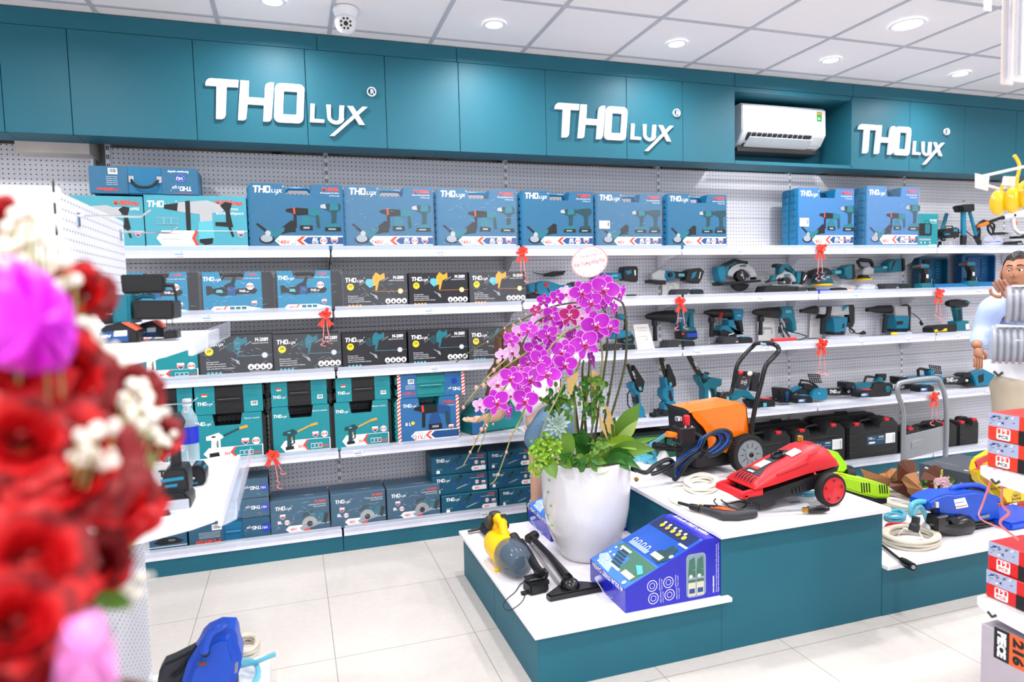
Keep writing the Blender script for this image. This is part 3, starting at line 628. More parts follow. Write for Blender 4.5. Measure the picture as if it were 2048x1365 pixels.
# --- teal pressure gun cases
def gun_case(px0,px1,pyt,pyb,z,white,lab,y=4.0):
    x0,x1,h = px_box(px0,px1,pyt,pyb,y,z); w = x1-x0
    e = empty('washer_gun_case',(x0,y,z+.001),0,lab,'tool case','upright teal washer gun cases'); cw = w
    case_body(e,w*1.04,h,.15,BLACK,cw*.31,cw*.68,h*.24,7,False)
    MB().tube([(cw*.31,.07,h-.012),(cw*.68,.07,h-.012)],.01,BLACK,8).obj('carrying_handle',e)
    card('card_sleeve',CTE,cw,h,cw*.31,cw*.68,h*.24,e)
    a = Art(); a.logo(w*.02,h*.78,w*.24,PRW); a.text('Electric washer',cw*.97,h*.86,h*.035,PRW,'r'); a.poly([(w*.12,h*.18),(w*.2,h*.06),(w,h*.06),(w,h*.3),(w*.2,h*.3)],PRW)
    pic_gun(a,w*.17,h*.1,w*.62,white); a.poly([(w*.53,h*.18),(w*.6,h*.07),(w*.985,h*.07),(w*.985,h*.29),(w*.6,h*.29)],CTE); a.poly([(w*.51,h*.18),(w*.58,h*.07),(w*.62,h*.07),(w*.55,h*.18),(w*.62,h*.29),(w*.58,h*.29)],PRR)
    a.text('36V',w*.42,h*.13,h*.06,PRR,bold=.02); badge(a,w*.74,h*.38,w*.055); badge(a,w*.9,h*.38,w*.06,True); a.text('M-9065',w*.97,h*.11,h*.05,PRR,'r',bold=.03)
    for q in range(3): a.ring(rrect(w*(.65+.07*q),w*(.71+.07*q),h*.1,h*.2,.002),rrect(w*(.655+.07*q),w*(.705+.07*q),h*.11,h*.19,.002),PRW)
    a.obj('printed_artwork',e,(0,-.0016,0)); return e,h
def lying_case(px0,px1,pyt,z,lab,y=4.0,m=BLACK,cm=CTE,grp='black cases with teal bands lying on the washer gun cases',zpx=None,striped=False):
    yy = y; pm = (px0+px1)/2; x0 = PY(px0,zpx,y).x; x1 = PY(px1,zpx,y).x; w = x1-x0; h = PY(pm,pyt,y).z-z
    e = empty('lying_washer_case' if not striped else 'lying_drill_case',(x0,y,z+.002),0,lab,'tool case',grp)
    b = MB(); b.box(-.01,w+.01,.0,.2,h*.04,h*.47,m,.012,2); b.box(-.01,w+.01,.0,.2,h*.5,h*.98,m,.012,2); b.box(0,w,.004,.19,h*.0,h*.9,m)
    b.obj('case_shell',e); MB().tube([(w*.33,-.008,h*.5),(w*.66,-.008,h*.5)],.006,DGREY if m is BLACK else m,6).obj('carrying_handle',e)
    for q0,q1 in ((0,.29),(.71,1)): MB().box(w*q0,w*q1,-.003,.03,0,h,cm,.001).obj('card_sleeve',e)
    a = Art()
    if not striped:
        a.rect(w*.1,w*.18,h*.66,h*.72,PRR); a.rect(w*.1,w*.18,h*.62,h*.66,PRW); a.rect(w*.1,w*.18,h*.58,h*.62,M('print_green','2a8a4a')); a.logo(w*.03,h*.32,w*.23,PRW)
        for q in range(5): a.rect(w*.74,w*(.93-.03*(q % 2)),h*(.56+.07*q),h*(.57+.07*q),PRT)
        barcode(a,w*.82,h*.22,w*.1,h*.16)
    else:
        a.logo(w*.96,h*.35,w*.2,PRW,rot=180,r=False); a.disc(w*.86,h*.62,h*.13,MATS['print_ultramarine']); a.text('M-2011',w*.26,h*.25,h*.12,PRR,rot=180,bold=.03); barcode(a,w*.16,h*.6,w*.09,h*.2)
        for q in range(4): a.rect(w*.12,w*.26,h*(.38+q*.05),h*(.39+q*.05),PRW)
        for xx in (0,w*.97): a.rect(xx,xx+w*.05,0,h,PRW); [a.poly([(xx,h*q/7),(xx+w*.05,h*(q+.5)/7),(xx+w*.05,h*(q+1)/7),(xx,h*(q+.5)/7)],PRR) for q in range(7)]
    a.obj('printed_artwork',e,(0,-.0032,0)); return e
g = [(262,378,845,935,True,'teal washer gun case half hidden behind the water bottle'),(391,528,828,923,True,'teal washer gun case with a white spray gun picture'),
     (548,662,812,908,False,'teal washer gun case with dark gun picture, beside the lowest left red bow'),(672,779,803,898,False,'teal washer gun case with dark gun picture, beside the striped drill case')]
tops = [[278,388],[391,527],[543,655],[672,781]]
tt = [776,770,761,755]
for k,(p0,p1,t,bt,wh,lb) in enumerate(g):
    e,h = gun_case(p0,p1,t,bt,z4,wh,lb)
    lying_case(tops[k][0],tops[k][1],tt[k],z4+h+.001,'black lying case with teal bands on '+['the half hidden washer gun case at the left','the white gun case','the dark gun case near the bow','the dark gun case beside the striped box'][k],zpx=t)
lc = px_box(290,396,695,762,4.0,z3)
e,h_ = gun_case(262,398,692,763,z3,True,'teal case under the side rack shelf, left of the black vacuum boxes')
# striped rotary hammer case
x0,x1,h = px_box(797,920,795,888,4.0,z4); w = x1-x0
e = empty('striped_drill_case',(x0,4.0,z4+.001),0,'blue drill case with red and white striped edges, standing right of the washer gun cases','tool case')
case_body(e,w,h,.17,M('case_teal','178a8e',.4),w*.36,w*.66,h*.2,7); card('card_sleeve',M('carton_mid_blue','2c6ba4',.42),w,h,w*.36,w*.66,h*.2,e)
a = Art()
for xx in (0,w*.95):
    a.rect(xx,xx+w*.05,0,h,PRW)
    for q in range(12): a.poly([(xx,h*q/12),(xx+w*.05,h*(q+.6)/12),(xx+w*.05,h*(q+1.1)/12 if q < 11 else h),(xx,h*(q+.5)/12)],PRR)
a.logo(w*.09,h*.8,w*.22,PRW); a.text('M-2011',w*.93,h*.84,h*.06,PRR,'r',bold=.04); a.text('Akkus utvefuro',w*.93,h*.78,h*.035,PRW,'r'); pic_hammer(a,w*.26,h*.28,w*.66,PRN); a.disc(w*.24,h*.45,h*.04,PRY); a.text('8 L',w*.12,h*.4,h*.07,PRW,bold=.03)
banner(a,w,h,'21V',.2,.06,.2,bl=False); badge(a,w*.86,h*.3,w*.04); a.obj('printed_artwork',e,(0,-.0016,0))
lying_case(795,927,748,z4+h+.001,'blue striped drill case lying on top of the standing one',m=M('case_teal'),cm=M('carton_mid_blue'),zpx=795,striped=True,grp=None)
# tilted teal case near the woman's hand
e = empty('tilted_drill_case',(PY(945,880,4.08).x,4.09,z4+.002),.25,'teal striped case lying tilted on the fourth shelf by the woman\'s hand','tool case')
MB().prism([(0,0),(.36,0),(.40,.05),(.40,.17),(.36,.2),(.12,.2),(0,.11)],0,.17,MATS['case_teal'],.01,2).obj('case_shell',e)
MB().prism([(.0,.0),(.07,.0),(.17,.215),(.13,.205),(.0,.12)],-.004,-.001,MATS['carton_mid_blue']).obj('card_sleeve',e)
a = Art(); a.line([(.09,.01),(.175,.2)],.008,PRW); [a.line([(.09+.085*q/8,.01+.19*q/8),(.095+.085*q/8,.02+.19*q/8)],.008,PRR) for q in range(8)]; a.obj('printed_artwork',e,(0,-.0045,0))
# --- base shelf
def stack_case(px0,px1,zz,h,lab,y=4.0,film=False,model='M-8920',pmid=None):
    x0,x1 = PY(px0,1080,y).x,PY(px1,1064,y).x; w = x1-x0
    e = empty('stacked_grinder_case',(x0,y,zz+.001),0,lab,'tool case','blue cases stacked on the base shelf')
    MB().box(0,w,.012,.2,.0,h*.96,CBK,.008,2).obj('case_shell',e)
    MB().tube([(w*.45,.004,h*.48),(w*.63,.004,h*.48)],.008,CBK,6).obj('carrying_handle',e)
    MB().box(0,w*.42,0,.19,.002,h,CPB,.001).obj('card_sleeve',e); MB().box(w*.66,w,0,.19,.002,h,CPB,.001).obj('card_sleeve',e)
    a = Art(); a.logo(w*.89,h*.62,w*.19,PRW,rot=180); a.disc(w*.95,h*.5,h*.22,MATS['print_ultramarine']); a.text('HU',w*.966,h*.56,h*.12,PRW,rot=180,bold=.02); a.text(model,w*.38,h*.24,h*.17,PRR,rot=180,bold=.04,w=w*.3); barcode(a,w*.28,h*.66,w*.12,h*.26)
    for q in range(5): a.rect(w*.12,w*.38,h*(.34+q*.06),h*(.35+q*.06),PRW)
    a.obj('printed_artwork',e)
    if film: film_box(e,-.002,w+.002,-.003,.19,.002,h+.002)
hs = (PY(512,1040,4.0).z-z5,PY(512,1001,4.0).z-z5,PY(512,962,4.0).z-z5)
prev = 0
for k,hh in enumerate((hs[0]+.012,hs[1]+.012,hs[2]+.014)):
    stack_case(378,541,z5+prev,hh-prev-.002,'blue cased grinder kit with upside down lettering, '+['bottom','middle','topmost'][k]+' of the stack of three',film=k > 0); prev = hh
x0,x1,h = px_box(300,376,1060,1110,4.0,z5)
e,w = carton('grinder_box',x0,x1,4.0,.2,z5,h,CPB,'grey blue box with a grey sander picture at the left end of the base shelf',None)
a = Art(); a.poly([(w*.1,h*.4),(w*.3,h*.62),(w*.7,h*.6),(w*.92,h*.4),(w*.8,h*.3),(w*.3,h*.28)],PRK); a.text('THO',w*.5,h*.42,h*.1,PRG,bold=.02); a.rect(0,w,h*.18,h*.21,PRW); a.rect(0,w,h*.24,h*.25,PRG); a.obj('printed_artwork',e)
for k,(p0,p1,t,bt) in enumerate(((544,661,998,1083),(664,773,985,1067),(776,881,974,1051))):
    x0,x1,h = px_box(p0,p1,t,bt,3.998,z5)
    e,w = carton('circular_saw_box',x0,x1,3.998,.22,z5,h,CPB,'grey blue circular saw box, '+['leftmost of three, under the curled ribbon','middle of three','rightmost of three beside the stacked hedge trimmer boxes'][k],'circular saw boxes')
    a = Art(); a.logo(w*.08,h*.72,w*.28,PRW); a.text('M-9069',w*.95,h*.84,h*.07,PRR,'r',bold=.04); a.text('CORDLESS BRUSHLESS',w*.95,h*.77,h*.035,PRW,'r'); a.text('CIRCULAR SAW',w*.95,h*.71,h*.035,PRW,'r'); badge(a,w*.2,h*.53,w*.045); badge(a,w*.27,h*.36,w*.045,True); a.text('BL',w*.11,h*.34,h*.08,PRW,bold=.05)
    a.rect(w*.3,w,h*.22,h*.235,PRW); a.rect(w*.3,w,h*.05,h*.065,PRW); a.poly([(w*.24,h*.16),(w*.3,h*.07),(w*.56,h*.07),(w*.56,h*.25),(w*.3,h*.25)],PRW); a.text('48V',w*.32,h*.11,h*.08,PRR,bold=.02); a.poly([(w*.49,h*.16),(w*.56,h*.06),(w*.66,h*.06),(w*.66,h*.26),(w*.56,h*.26)],PRR); pic_circ(a,w*.47,h*.09,w*.52)
    a.obj('printed_artwork',e)
    a = Art(); a.logo(w*.75,.07,w*.28,PRG,rot=180); a.obj('lid_print',e,(0,0,h+.0003),(-PI/2,0,0))
    film_box(e,-.002,w+.002,-.003,.22,.002,h+.003)
rows = ((z5,1032,993),(None,987,944),(None,941,900))
zc = z5
for r,(_,bt,t) in enumerate(rows):
    for c,(p0,p1) in enumerate(((884,997),(1000,1085)) if r == 0 else ((866,978),(980,1072))):
        x0,x1 = PY(p0,bt,3.998).x,PY(p1,bt,3.998).x
        h = [.118,.118,.118][r]
        e,w = carton('hedge_trimmer_box',x0,x1,3.998+.02*r,.2,zc,h,CDB,'long teal blue hedge trimmer box, '+['bottom','middle','top'][r]+' row of the stack, '+['left','right'][c]+' column','stacked hedge trimmer boxes')
        a = Art(); a.logo(w*.08,h*.68,w*.24,PRW); a.text('M-9053',w*.94,h*.82,h*.09,PRR,'r',bold=.04); a.text('Cordless Hedge Trimmer',w*.94,h*.73,h*.05,PRW,'r',w=w*.26); pic_hedge(a,w*.3,h*.1,w*.42); a.rect(w*.08,w*.14,h*.1,h*.26,PRW); a.text('10 years safety',w*.08,h*.3,h*.04,PRW)
        a.poly([(w*.7,h*.2),(w*.73,h*.08),(w*.97,h*.08),(w*.97,h*.32),(w*.73,h*.32)],PRW); a.text('36V',w*.75,h*.14,h*.12,PRR,bold=.03); badge(a,w*.92,h*.45,w*.035); badge(a,w*.8,h*.52,w*.035,True); a.obj('printed_artwork',e)
    zc += .12
#PART3
# ------------------------------------------------------------ power tools on display
CA,CB_,CC,CD,CE,CG,CH_ = (1140,470,5.461),(1460,470,5.461),(1240,690,5.461),(1540,700,4.452),(1448,360,3.413),(940,540,4.265),(1250,300,3.413)
def tool(name,crop,y,parts,lab,cat='power tool',group=None,base=None,dz=0):
    X0,Y0,S = crop
    cv = lambda p: PY(p[0]/S+X0,p[1]/S+Y0,y)
    allp = [cv(p) for q in parts for p in q[3] if q[2] != 'text' and q[2] != 'logo']
    ax = (min(p.x for p in allp)+max(p.x for p in allp))/2; az = min(p.z for p in allp) if base is None else base
    o = Vector((ax,y,az)); e = empty(name,o+Vector((0,0,dz)),0,lab,cat,group); sc = (o-CAMP).dot(CF)/FPX/S
    G = {}; order = []
    for q in parts:
        if q[0] not in G: G[q[0]] = []; order.append(q[0])
        G[q[0]].append(q)
    for nm in order:
        b = MB(); a = Art(); used = False; ua = False
        for q in G[nm]:
            P = [cv(p)-o for p in q[3]]; k = q[2]; y0 = q[5] if len(q) > 5 else 0
            if k == 'p': t = q[4]; b.prism([(p.x,p.z) for p in P],y0-t/2,y0+t/2,q[1],min(.006,t*.22),2); used = True
            elif k == 't':
                R = q[4] if isinstance(q[4],(list,tuple)) else [q[4]]*len(P)
                b.tube([(p.x,y0,p.z) for p in P],[r*sc for r in R],q[1],14); used = True
            elif k == 'c':
                R = q[4]; C_ = cat_rom([(p.x,y0+(.012*((i % 2)*2-1) if 0 < i < len(P)-1 else 0),p.z) for i,p in enumerate(P)],6); b.tube(C_,R*sc,q[1],6); used = True
            elif k == 'd': t = q[5] if len(q) > 5 else .04; b.cyl((P[0].x,-t/2,P[0].z),(P[0].x,t/2,P[0].z),q[4]*sc,q[1],n=24,bev=min(.003,t*.2)); used = True
            elif k == 'z': b.lathe([(q[4]*sc*.96,-.006),(q[4]*sc,0),(q[4]*sc*.97,.007),(q[4]*sc*.5,.012)],q[1],(P[0].x,0,P[0].z),n=28); used = True
            elif k == 'art': a.T = Matrix.Translation((0,-q[4],0)); a.poly([(p.x,p.z) for p in P],q[1]); ua = True
            elif k == 'logo': d = P[1]-P[0]; a.T = Matrix.Translation((0,-q[4],0)); a.logo(P[0].x,P[0].z,d.length,q[1],rot=math.degrees(math.atan2(d.z,d.x)),r=False); ua = True
            elif k == 'text': d = P[1]-P[0]; a.T = Matrix.Translation((0,-q[4],0)); a.text(q[5],P[0].x,P[0].z,d.length*.3,q[1],rot=math.degrees(math.atan2(d.z,d.x)),w=d.length,bold=.03); ua = True
        if used and ua:
            me = bpy.data.meshes.new('t'); a.b.bm.to_mesh(me); off = [b.mi(m) for m in a.b.ms]
            n0 = len(b.bm.faces); b.bm.from_mesh(me); b.bm.faces.ensure_lookup_table()
            for f in b.bm.faces[n0:]: f.material_index = off[f.material_index]
            bpy.data.meshes.remove(me)
        elif ua: b = a.b
        b.obj(nm,e)
    return e
T,T2,K,AL,G_ = TTEAL,TTEAL2,BLACK,ALU,DGREY
HY = 4.20
def wire_hook(e,xs,z=.0,L=.1):
    for x in xs: MB().tube([(x,4.30-e.location.y,z),(x,-.02,z),(x,-.03,z+.012)],.0018,CHROME,6).obj('wire_hook',e)
# second shelf, hanging
tool('pruning_saw',CG,HY,[('body',T2,'p',[(545,150),(560,110),(600,95),(660,97),(760,132),(840,125),(860,145),(800,160),(720,185),(650,240),(560,205)],.07),('body',T2,'p',[(480,125),(545,112),(545,200),(490,190)],.06),('blade_guard',K,'p',[(485,205),(620,215),(600,255),(490,250)],.06),
    ('grip',K,'p',[(830,120),(870,103),(905,112),(890,140),(850,150)],.06),('button',RED,'d',[(635,128)],20,.078),('button',RED,'d',[(550,195)],11,.078),('vent',K,'art',[(640,160),(650,158),(668,195),(660,198)],.037)],'bright blue pruning saw with red round buttons on the second shelf',base=RV[1]+.002)
tool('cutter_head',CG,4.25,[('rod',G_,'t',[(540,24),(630,42)],4),('head',K,'p',[(625,35),(700,15),(815,8),(790,45),(700,60),(630,55)],.03)],'small black cutter head hanging on the pegboard above the pruning saw')
tool('angle_grinder',CA,HY,[('battery',K,'p',[(555,355),(600,345),(700,345),(718,365),(718,500),(700,520),(560,500),(545,440)],.075),('battery',T2,'art',[(575,400),(640,385),(645,420),(600,440)],.0395),('battery',PRW,'art',[(670,390),(685,385),(690,440),(676,450)],.0395),('handle',T2,'t',[(330,450),(440,448),(560,448)],[36,34,36]),('handle',PRTL,'art',[(440,435),(505,430),(505,460),(440,463)],.024),('gear_head',K,'p',[(225,475),(330,440),(335,520),(235,520)],.06),('grip_ring',K,'d',[(285,495)],22,.09)],
    'black and teal angle grinder hanging directly right of the oval card',group=None)
tool('angle_grinder',CA,HY,[('gear_head',AL,'p',[(870,430),(940,390),(1020,395),(1030,500),(960,510),(870,490)],.06),('disc_guard',K,'p',[(850,492),(1010,500),(1015,545),(960,545),(850,525)],.1),('motor_housing',T2,'t',[(1010,450),(1060,448),(1120,446)],[52,58,52]),('side_handle',K,'d',[(1060,438)],26,.11),('side_handle',K,'t',[(940,430),(1060,438)],[30,26]),
    ('grip',K,'t',[(1115,440),(1180,440),(1250,445)],[44,38,42]),('grip',PRTL,'art',[(1160,425),(1225,427),(1225,458),(1160,455)],.03),('battery',K,'p',[(1245,400),(1290,375),(1390,362),(1435,400),(1415,470),(1380,535),(1290,530),(1225,500)],.08),('battery',T2,'art',[(1300,420),(1350,400),(1330,460),(1285,490)],.041),('battery',PRW,'art',[(1385,410),(1395,405),(1380,480),(1370,480)],.041)],
    'angle grinder with a grey metal head, hanging left of the large circular saw')
def arcpx(cx,cy,r,a0,a1,n=12): return [(cx+r*math.cos(math.radians(a)),cy-r*math.sin(math.radians(a))) for a in [a0+(a1-a0)*k/n for k in range(n+1)]]
tool('circular_saw',CH_,HY,[('blade_guard',AL,'p',arcpx(782,880,108,8,168,16)+arcpx(782,880,60,168,8,12),.05),('blade_guard',T,'art',[(770,788),(812,784),(812,798),(770,800)],.026),('gear_hub',K,'d',[(784,858)],42,.045),('gear_hub',AL,'d',[(780,856)],10,.065),('handle',K,'p',[(640,800),(680,775),(745,745),(790,757),(830,762),(826,782),(770,780),(720,795),(690,830),(670,820)],.05),('handle',T,'p',[(655,800),(740,762),(770,770),(700,800),(690,860),(665,860)],.055),
    ('battery_holder',T2,'p',[(610,800),(660,790),(672,895),(630,908),(612,850)],.075),('base_plate',K,'p',[(618,908),(895,888),(895,903),(630,928)],.12),('lower_guard',K,'p',arcpx(782,905,62,180,350,12),.03),('knob',K,'d',[(628,920)],10,.06),('knob',K,'d',[(876,878)],9,.06),('spoke',AL,'art',[(782,830),(786,830),(800,880),(794,884)],.024)],
    'large circular saw with a silver round blade guard hanging on the second shelf')
tool('circular_saw',CB_,4.12,[('handle',T,'p',[(510,430),(515,345),(560,322),(620,320),(665,360),(690,390),(690,440),(655,430),(640,400),(580,360),(560,400),(545,430)],.05),('handle',K,'p',[(470,335),(490,315),(545,320),(550,345),(520,357),(475,355)],.05),('handle',K,'p',[(600,340),(630,335),(680,395),(665,415)],.055),
    ('blade_guard',AL,'p',arcpx(590,515,112,0,165,14)+arcpx(590,515,60,165,0,10),.05),('blade_guard',T,'art',[(560,432),(620,430),(640,450),(565,450)],.026),('motor',K,'d',[(590,515)],46,.06),('motor',AL,'d',[(560,520)],14,.075),('motor',K,'d',[(515,485)],16,.07),('base_plate',AL,'p',[(400,545),(700,542),(710,552),(405,556)],.12),('knob',K,'p',[(390,510),(430,490),(440,515),(395,525)],.03),('knob',T,'p',[(425,500),(450,445),(500,440),(480,510)],.03),
    ('battery',T,'p',[(695,400),(760,400),(745,530),(700,540)],.06),('battery',K,'p',[(750,400),(800,410),(822,450),(790,520),(760,545),(735,535)],.075),('battery',PRW,'art',[(785,440),(795,445),(770,500),(760,495)],.039)],'small circular saw with teal top handle, standing above its black dust bag',base=RV[1]+.05)
tool('dust_bag',CB_,4.05,[('bag',K,'p',[(308,632),(340,562),(420,556),(560,560),(700,565),(750,620),(740,640),(400,645)],.1),('bag',M('bag_fold','202226',.6),'p',[(380,570),(560,575),(540,600),(390,605)],.104)],'black cloth dust bag folded on the shelf under the small circular saw','bag',base=RV[1]+.002)
tool('orbital_polisher',CB_,HY,[('body',K,'p',[(850,450),(880,400),(935,375),(985,360),(1040,368),(1080,410),(1085,440),(940,442),(900,450),(870,480),(848,475)],.08),('body',T,'art',[(940,405),(1010,400),(1015,425),(940,428)],.041),('motor_housing',T,'p',[(940,442),(1055,448),(1085,530),(930,528)],.1),('motor_housing',PRW,'art',[(1000,460),(1035,460),(1035,470),(1000,470)],.051),('polishing_pad',YEL,'z',[(1000,548)],112),
    ('grip',T,'t',[(1070,412),(1140,405),(1215,408)],[28,26,30]),('grip',PRTL,'art',[(1128,395),(1192,393),(1192,425),(1128,427)],.02),('battery',T,'p',[(1205,360),(1250,330),(1300,325),(1300,480),(1240,482),(1205,440)],.08),('battery',K,'p',[(1290,325),(1322,328),(1335,470),(1310,487),(1290,485)],.085)],'orbital polisher with a yellow pad, right of the small circular saw, behind ribbon curls')
tool('angle_polisher',CB_,HY,[('front_handle',K,'t',[(1420,350),(1395,290),(1420,275),(1530,283),(1550,310),(1560,372)],[14,18,22,22,20,16]),('front_handle',K,'t',[(1418,345),(1480,380)],12),('gear_head',AL,'p',[(1410,405),(1440,365),(1490,348),(1545,370),(1540,425),(1480,440),(1420,435)],.06),('pad_holder',K,'p',[(1420,440),(1480,440),(1510,475),(1405,475)],.06),('polishing_pad',YEL,'z',[(1455,490)],90),
    ('body',T,'t',[(1540,385),(1620,378),(1700,375)],[38,34,34]),('body',PRTL,'art',[(1640,345),(1690,345),(1690,370),(1640,370)],.026),('battery',T,'p',[(1685,310),(1750,262),(1830,258),(1835,400),(1720,412),(1690,390)],.08),('battery',K,'p',[(1740,280),(1780,270),(1720,400),(1700,390)],.084),('battery',K,'p',[(1830,258),(1865,265),(1868,390),(1835,402)],.088)],'angle polisher with a black loop handle and yellow pad left of the opened drill cases')
def charger(crop,x0,x1,y0,y1,lab,base,y=4.04,red=False):
    m = (x0+x1)/2; h = y1-y0; w = x1-x0
    return tool('battery_charger',crop,y,[('charger',G_,'p',[(x0,y1),(x0+w*.02,y0+h*.35),(x0+w*.1,y0+h*.04),(x0+w*.5,y0),(x0+w*.56,y0+h*.35),(x0+w*.58,y1)],.09),('charger',PRG,'art',[(x0+w*.43,y0+h*.55),(x0+w*.5,y0+h*.55),(x0+w*.5,y0+h*.75),(x0+w*.43,y0+h*.75)],.046),
        ('battery',K,'p',[(x0+w*.56,y1-h*.05),(x0+w*.58,y0+h*.1),(x0+w*.95,y0+h*.06),(x1,y0+h*.25),(x1,y1-h*.08)],.075),('battery',RED if red else T2,'p',[(x0+w*.72,y0+h*.1),(x0+w*.75,y0-h*.02),(x0+w*.92,y0),(x0+w*.94,y0+h*.12)],.05),('power_cord',K,'c',[(x0+w*.05,y1-4),(x0-w*.08,y1-h*.3),(x0-w*.16,y1-h*.05),(x0-w*.02,y1-3),(x0-w*.25,y1-4)],4)],lab,'charger','black battery chargers in front of the hanging tools',base=base)
B2,B3,B4 = RV[1]+.002,RV[2]+.002,RV[3]+.002
charger(CA,1100,1430,592,680,'black battery charger above the middle red bow',B2)
charger(CB_,1630,1940,530,602,'black battery charger under the angle polisher with the loop handle',B2)
charger(CB_,690,905,572,636,'black charger and battery squeezed beside the folded dust bag',B2,4.03)
charger(CA,640,700,650,695,'tiny black charger lead right of the topmost orchid blossoms',B2)
tool('pad_pack',CB_,4.05,[('pad',BLUE,'p',[(905,625),(960,598),(1060,595),(1085,620),(1000,632),(960,640)],.07),('accessory',K,'p',[(1090,620),(1110,585),(1180,575),(1250,580),(1270,615)],.05)],'blue cloth pack with black accessories under the orbital polisher','accessory',base=B2)
def bag(crop,pts,y,lab,base,cols):
    X0,Y0,S = crop; P = [PY(p[0]/S+X0,p[1]/S+Y0,y) for p in pts]; cx = sum(p.x for p in P)/len(P)
    e = empty('plastic_bag',(cx,y,base),0,lab,'bag'); x0 = min(p.x for p in P)-cx; x1 = max(p.x for p in P)-cx; h = max(p.z for p in P)-base; r = random.Random(4)
    b = MB(); b.sph((0,0,h*.5),((x1-x0)/2,.05,h*.5),PLAS,14)
    for v in b.bm.verts: v.co += Vector((r.uniform(-.006,.006),r.uniform(-.006,.006),r.uniform(-.004,.006)));
    b.obj('clear_film',e,smooth=0)
    c = MB()
    for k,m in enumerate(cols): c.tube(arc3(0,0,h*.35+k*.008,(x1-x0)*.22),.006,m,6,closed=True)
    c.obj('contents',e)
def arc3(x,y,z,r,n=18,ry=None): return [(x+r*math.cos(2*PI*k/n),y+(r if ry is None else ry)*math.sin(2*PI*k/n),z) for k in range(n)]
bag(CB_,[(1400,545),(1600,545),(1600,612),(1400,612)],4.06,'clear plastic bag of pads under the yellow pad of the right hand polisher',B2,[T2,PRW])
bag(CB_,[(1150,550),(1370,550),(1370,612),(1150,612)],4.14,'clear plastic bag of accessories behind the blue cloth pack',B2,[PRW,ORANGE])
SHEET = M('paper','eceae8',.7)
def sheet(crop,pts,y,lab,base,kind=0):
    X0,Y0,S = crop; P = [PY(p[0]/S+X0,p[1]/S+Y0,y) for p in pts]; o = Vector((P[0].x,y,base))
    e = empty('instruction_sheet',o,0,lab,'paper',None); Q = [(p.x-o.x,p.z-o.z) for p in P]; lo = min(q[1] for q in Q); Q = [(q[0],q[1]-lo) for q in Q]
    b = MB(); b.prism(Q,0,.0015,SHEET); b.obj('paper',e,smooth=0)
    xs = [q[0] for q in Q]; zs = [q[1] for q in Q]; w = max(xs)-min(xs); h = max(zs); x = min(xs)
    a = Art()
    if kind == 0:
        a.text('LITHIUM ELECTRIC TOOL',x+w*.14,h*.84,h*.035,PRK,w=w*.5); a.text('INSTRUCTION MANUAL',x+w*.2,h*.74,h*.025,PRG,w=w*.4); a.line([(x+w*.28,h*.4),(x+w*.28,h*.52),(x+w*.62,h*.52),(x+w*.64,h*.36),(x+w*.58,h*.36),(x+w*.56,h*.46)],.0015,PRG)
    elif kind == 1:
        a.text('MANUAL',x+w*.3,h*.9,h*.03,PRK); a.line([(x+w*.35,h*.3),(x+w*.35,h*.5),(x+w*.8,h*.5),(x+w*.8,h*.3)],.005,PRG); a.line([(x+w*.3,h*.55),(x+w*.8,h*.52)],.006,PRG)
    elif kind == 2:
        a.ring(arc(x+w*.5,h*.6,w*.2,0,345,23),arc(x+w*.5,h*.6,w*.17,0,345,23),PRG); a.text('THO LUX',x+w*.38,h*.56,h*.05,PRG)
    else:
        for q in range(8): a.rect(x+w*.15,x+w*(.8-.05*(q % 3)),h*(.85-q*.05),h*(.858-q*.05),PRG)
    a.obj('printing',e); return e
sheet(CA,[(1008,680),(1195,680),(1195,520),(1008,520)],4.27,'pale instruction sheet behind the grinder with the metal head',B2,2)
sheet(CA,[(740,1255),(930,1240),(850,965),(690,975)],4.10,'white instruction sheet with a tool drawing, left of the first rotary hammer',B3,0)
sheet(CB_,[(310,1175),(495,1170),(490,910),(300,920)],4.27,'white instruction sheet behind the corded rotary hammer',B3,1)
sheet(CB_,[(865,1140),(1000,1140),(990,880),(880,885)],4.27,'white instruction sheet behind the first demolition hammer',B3,3)
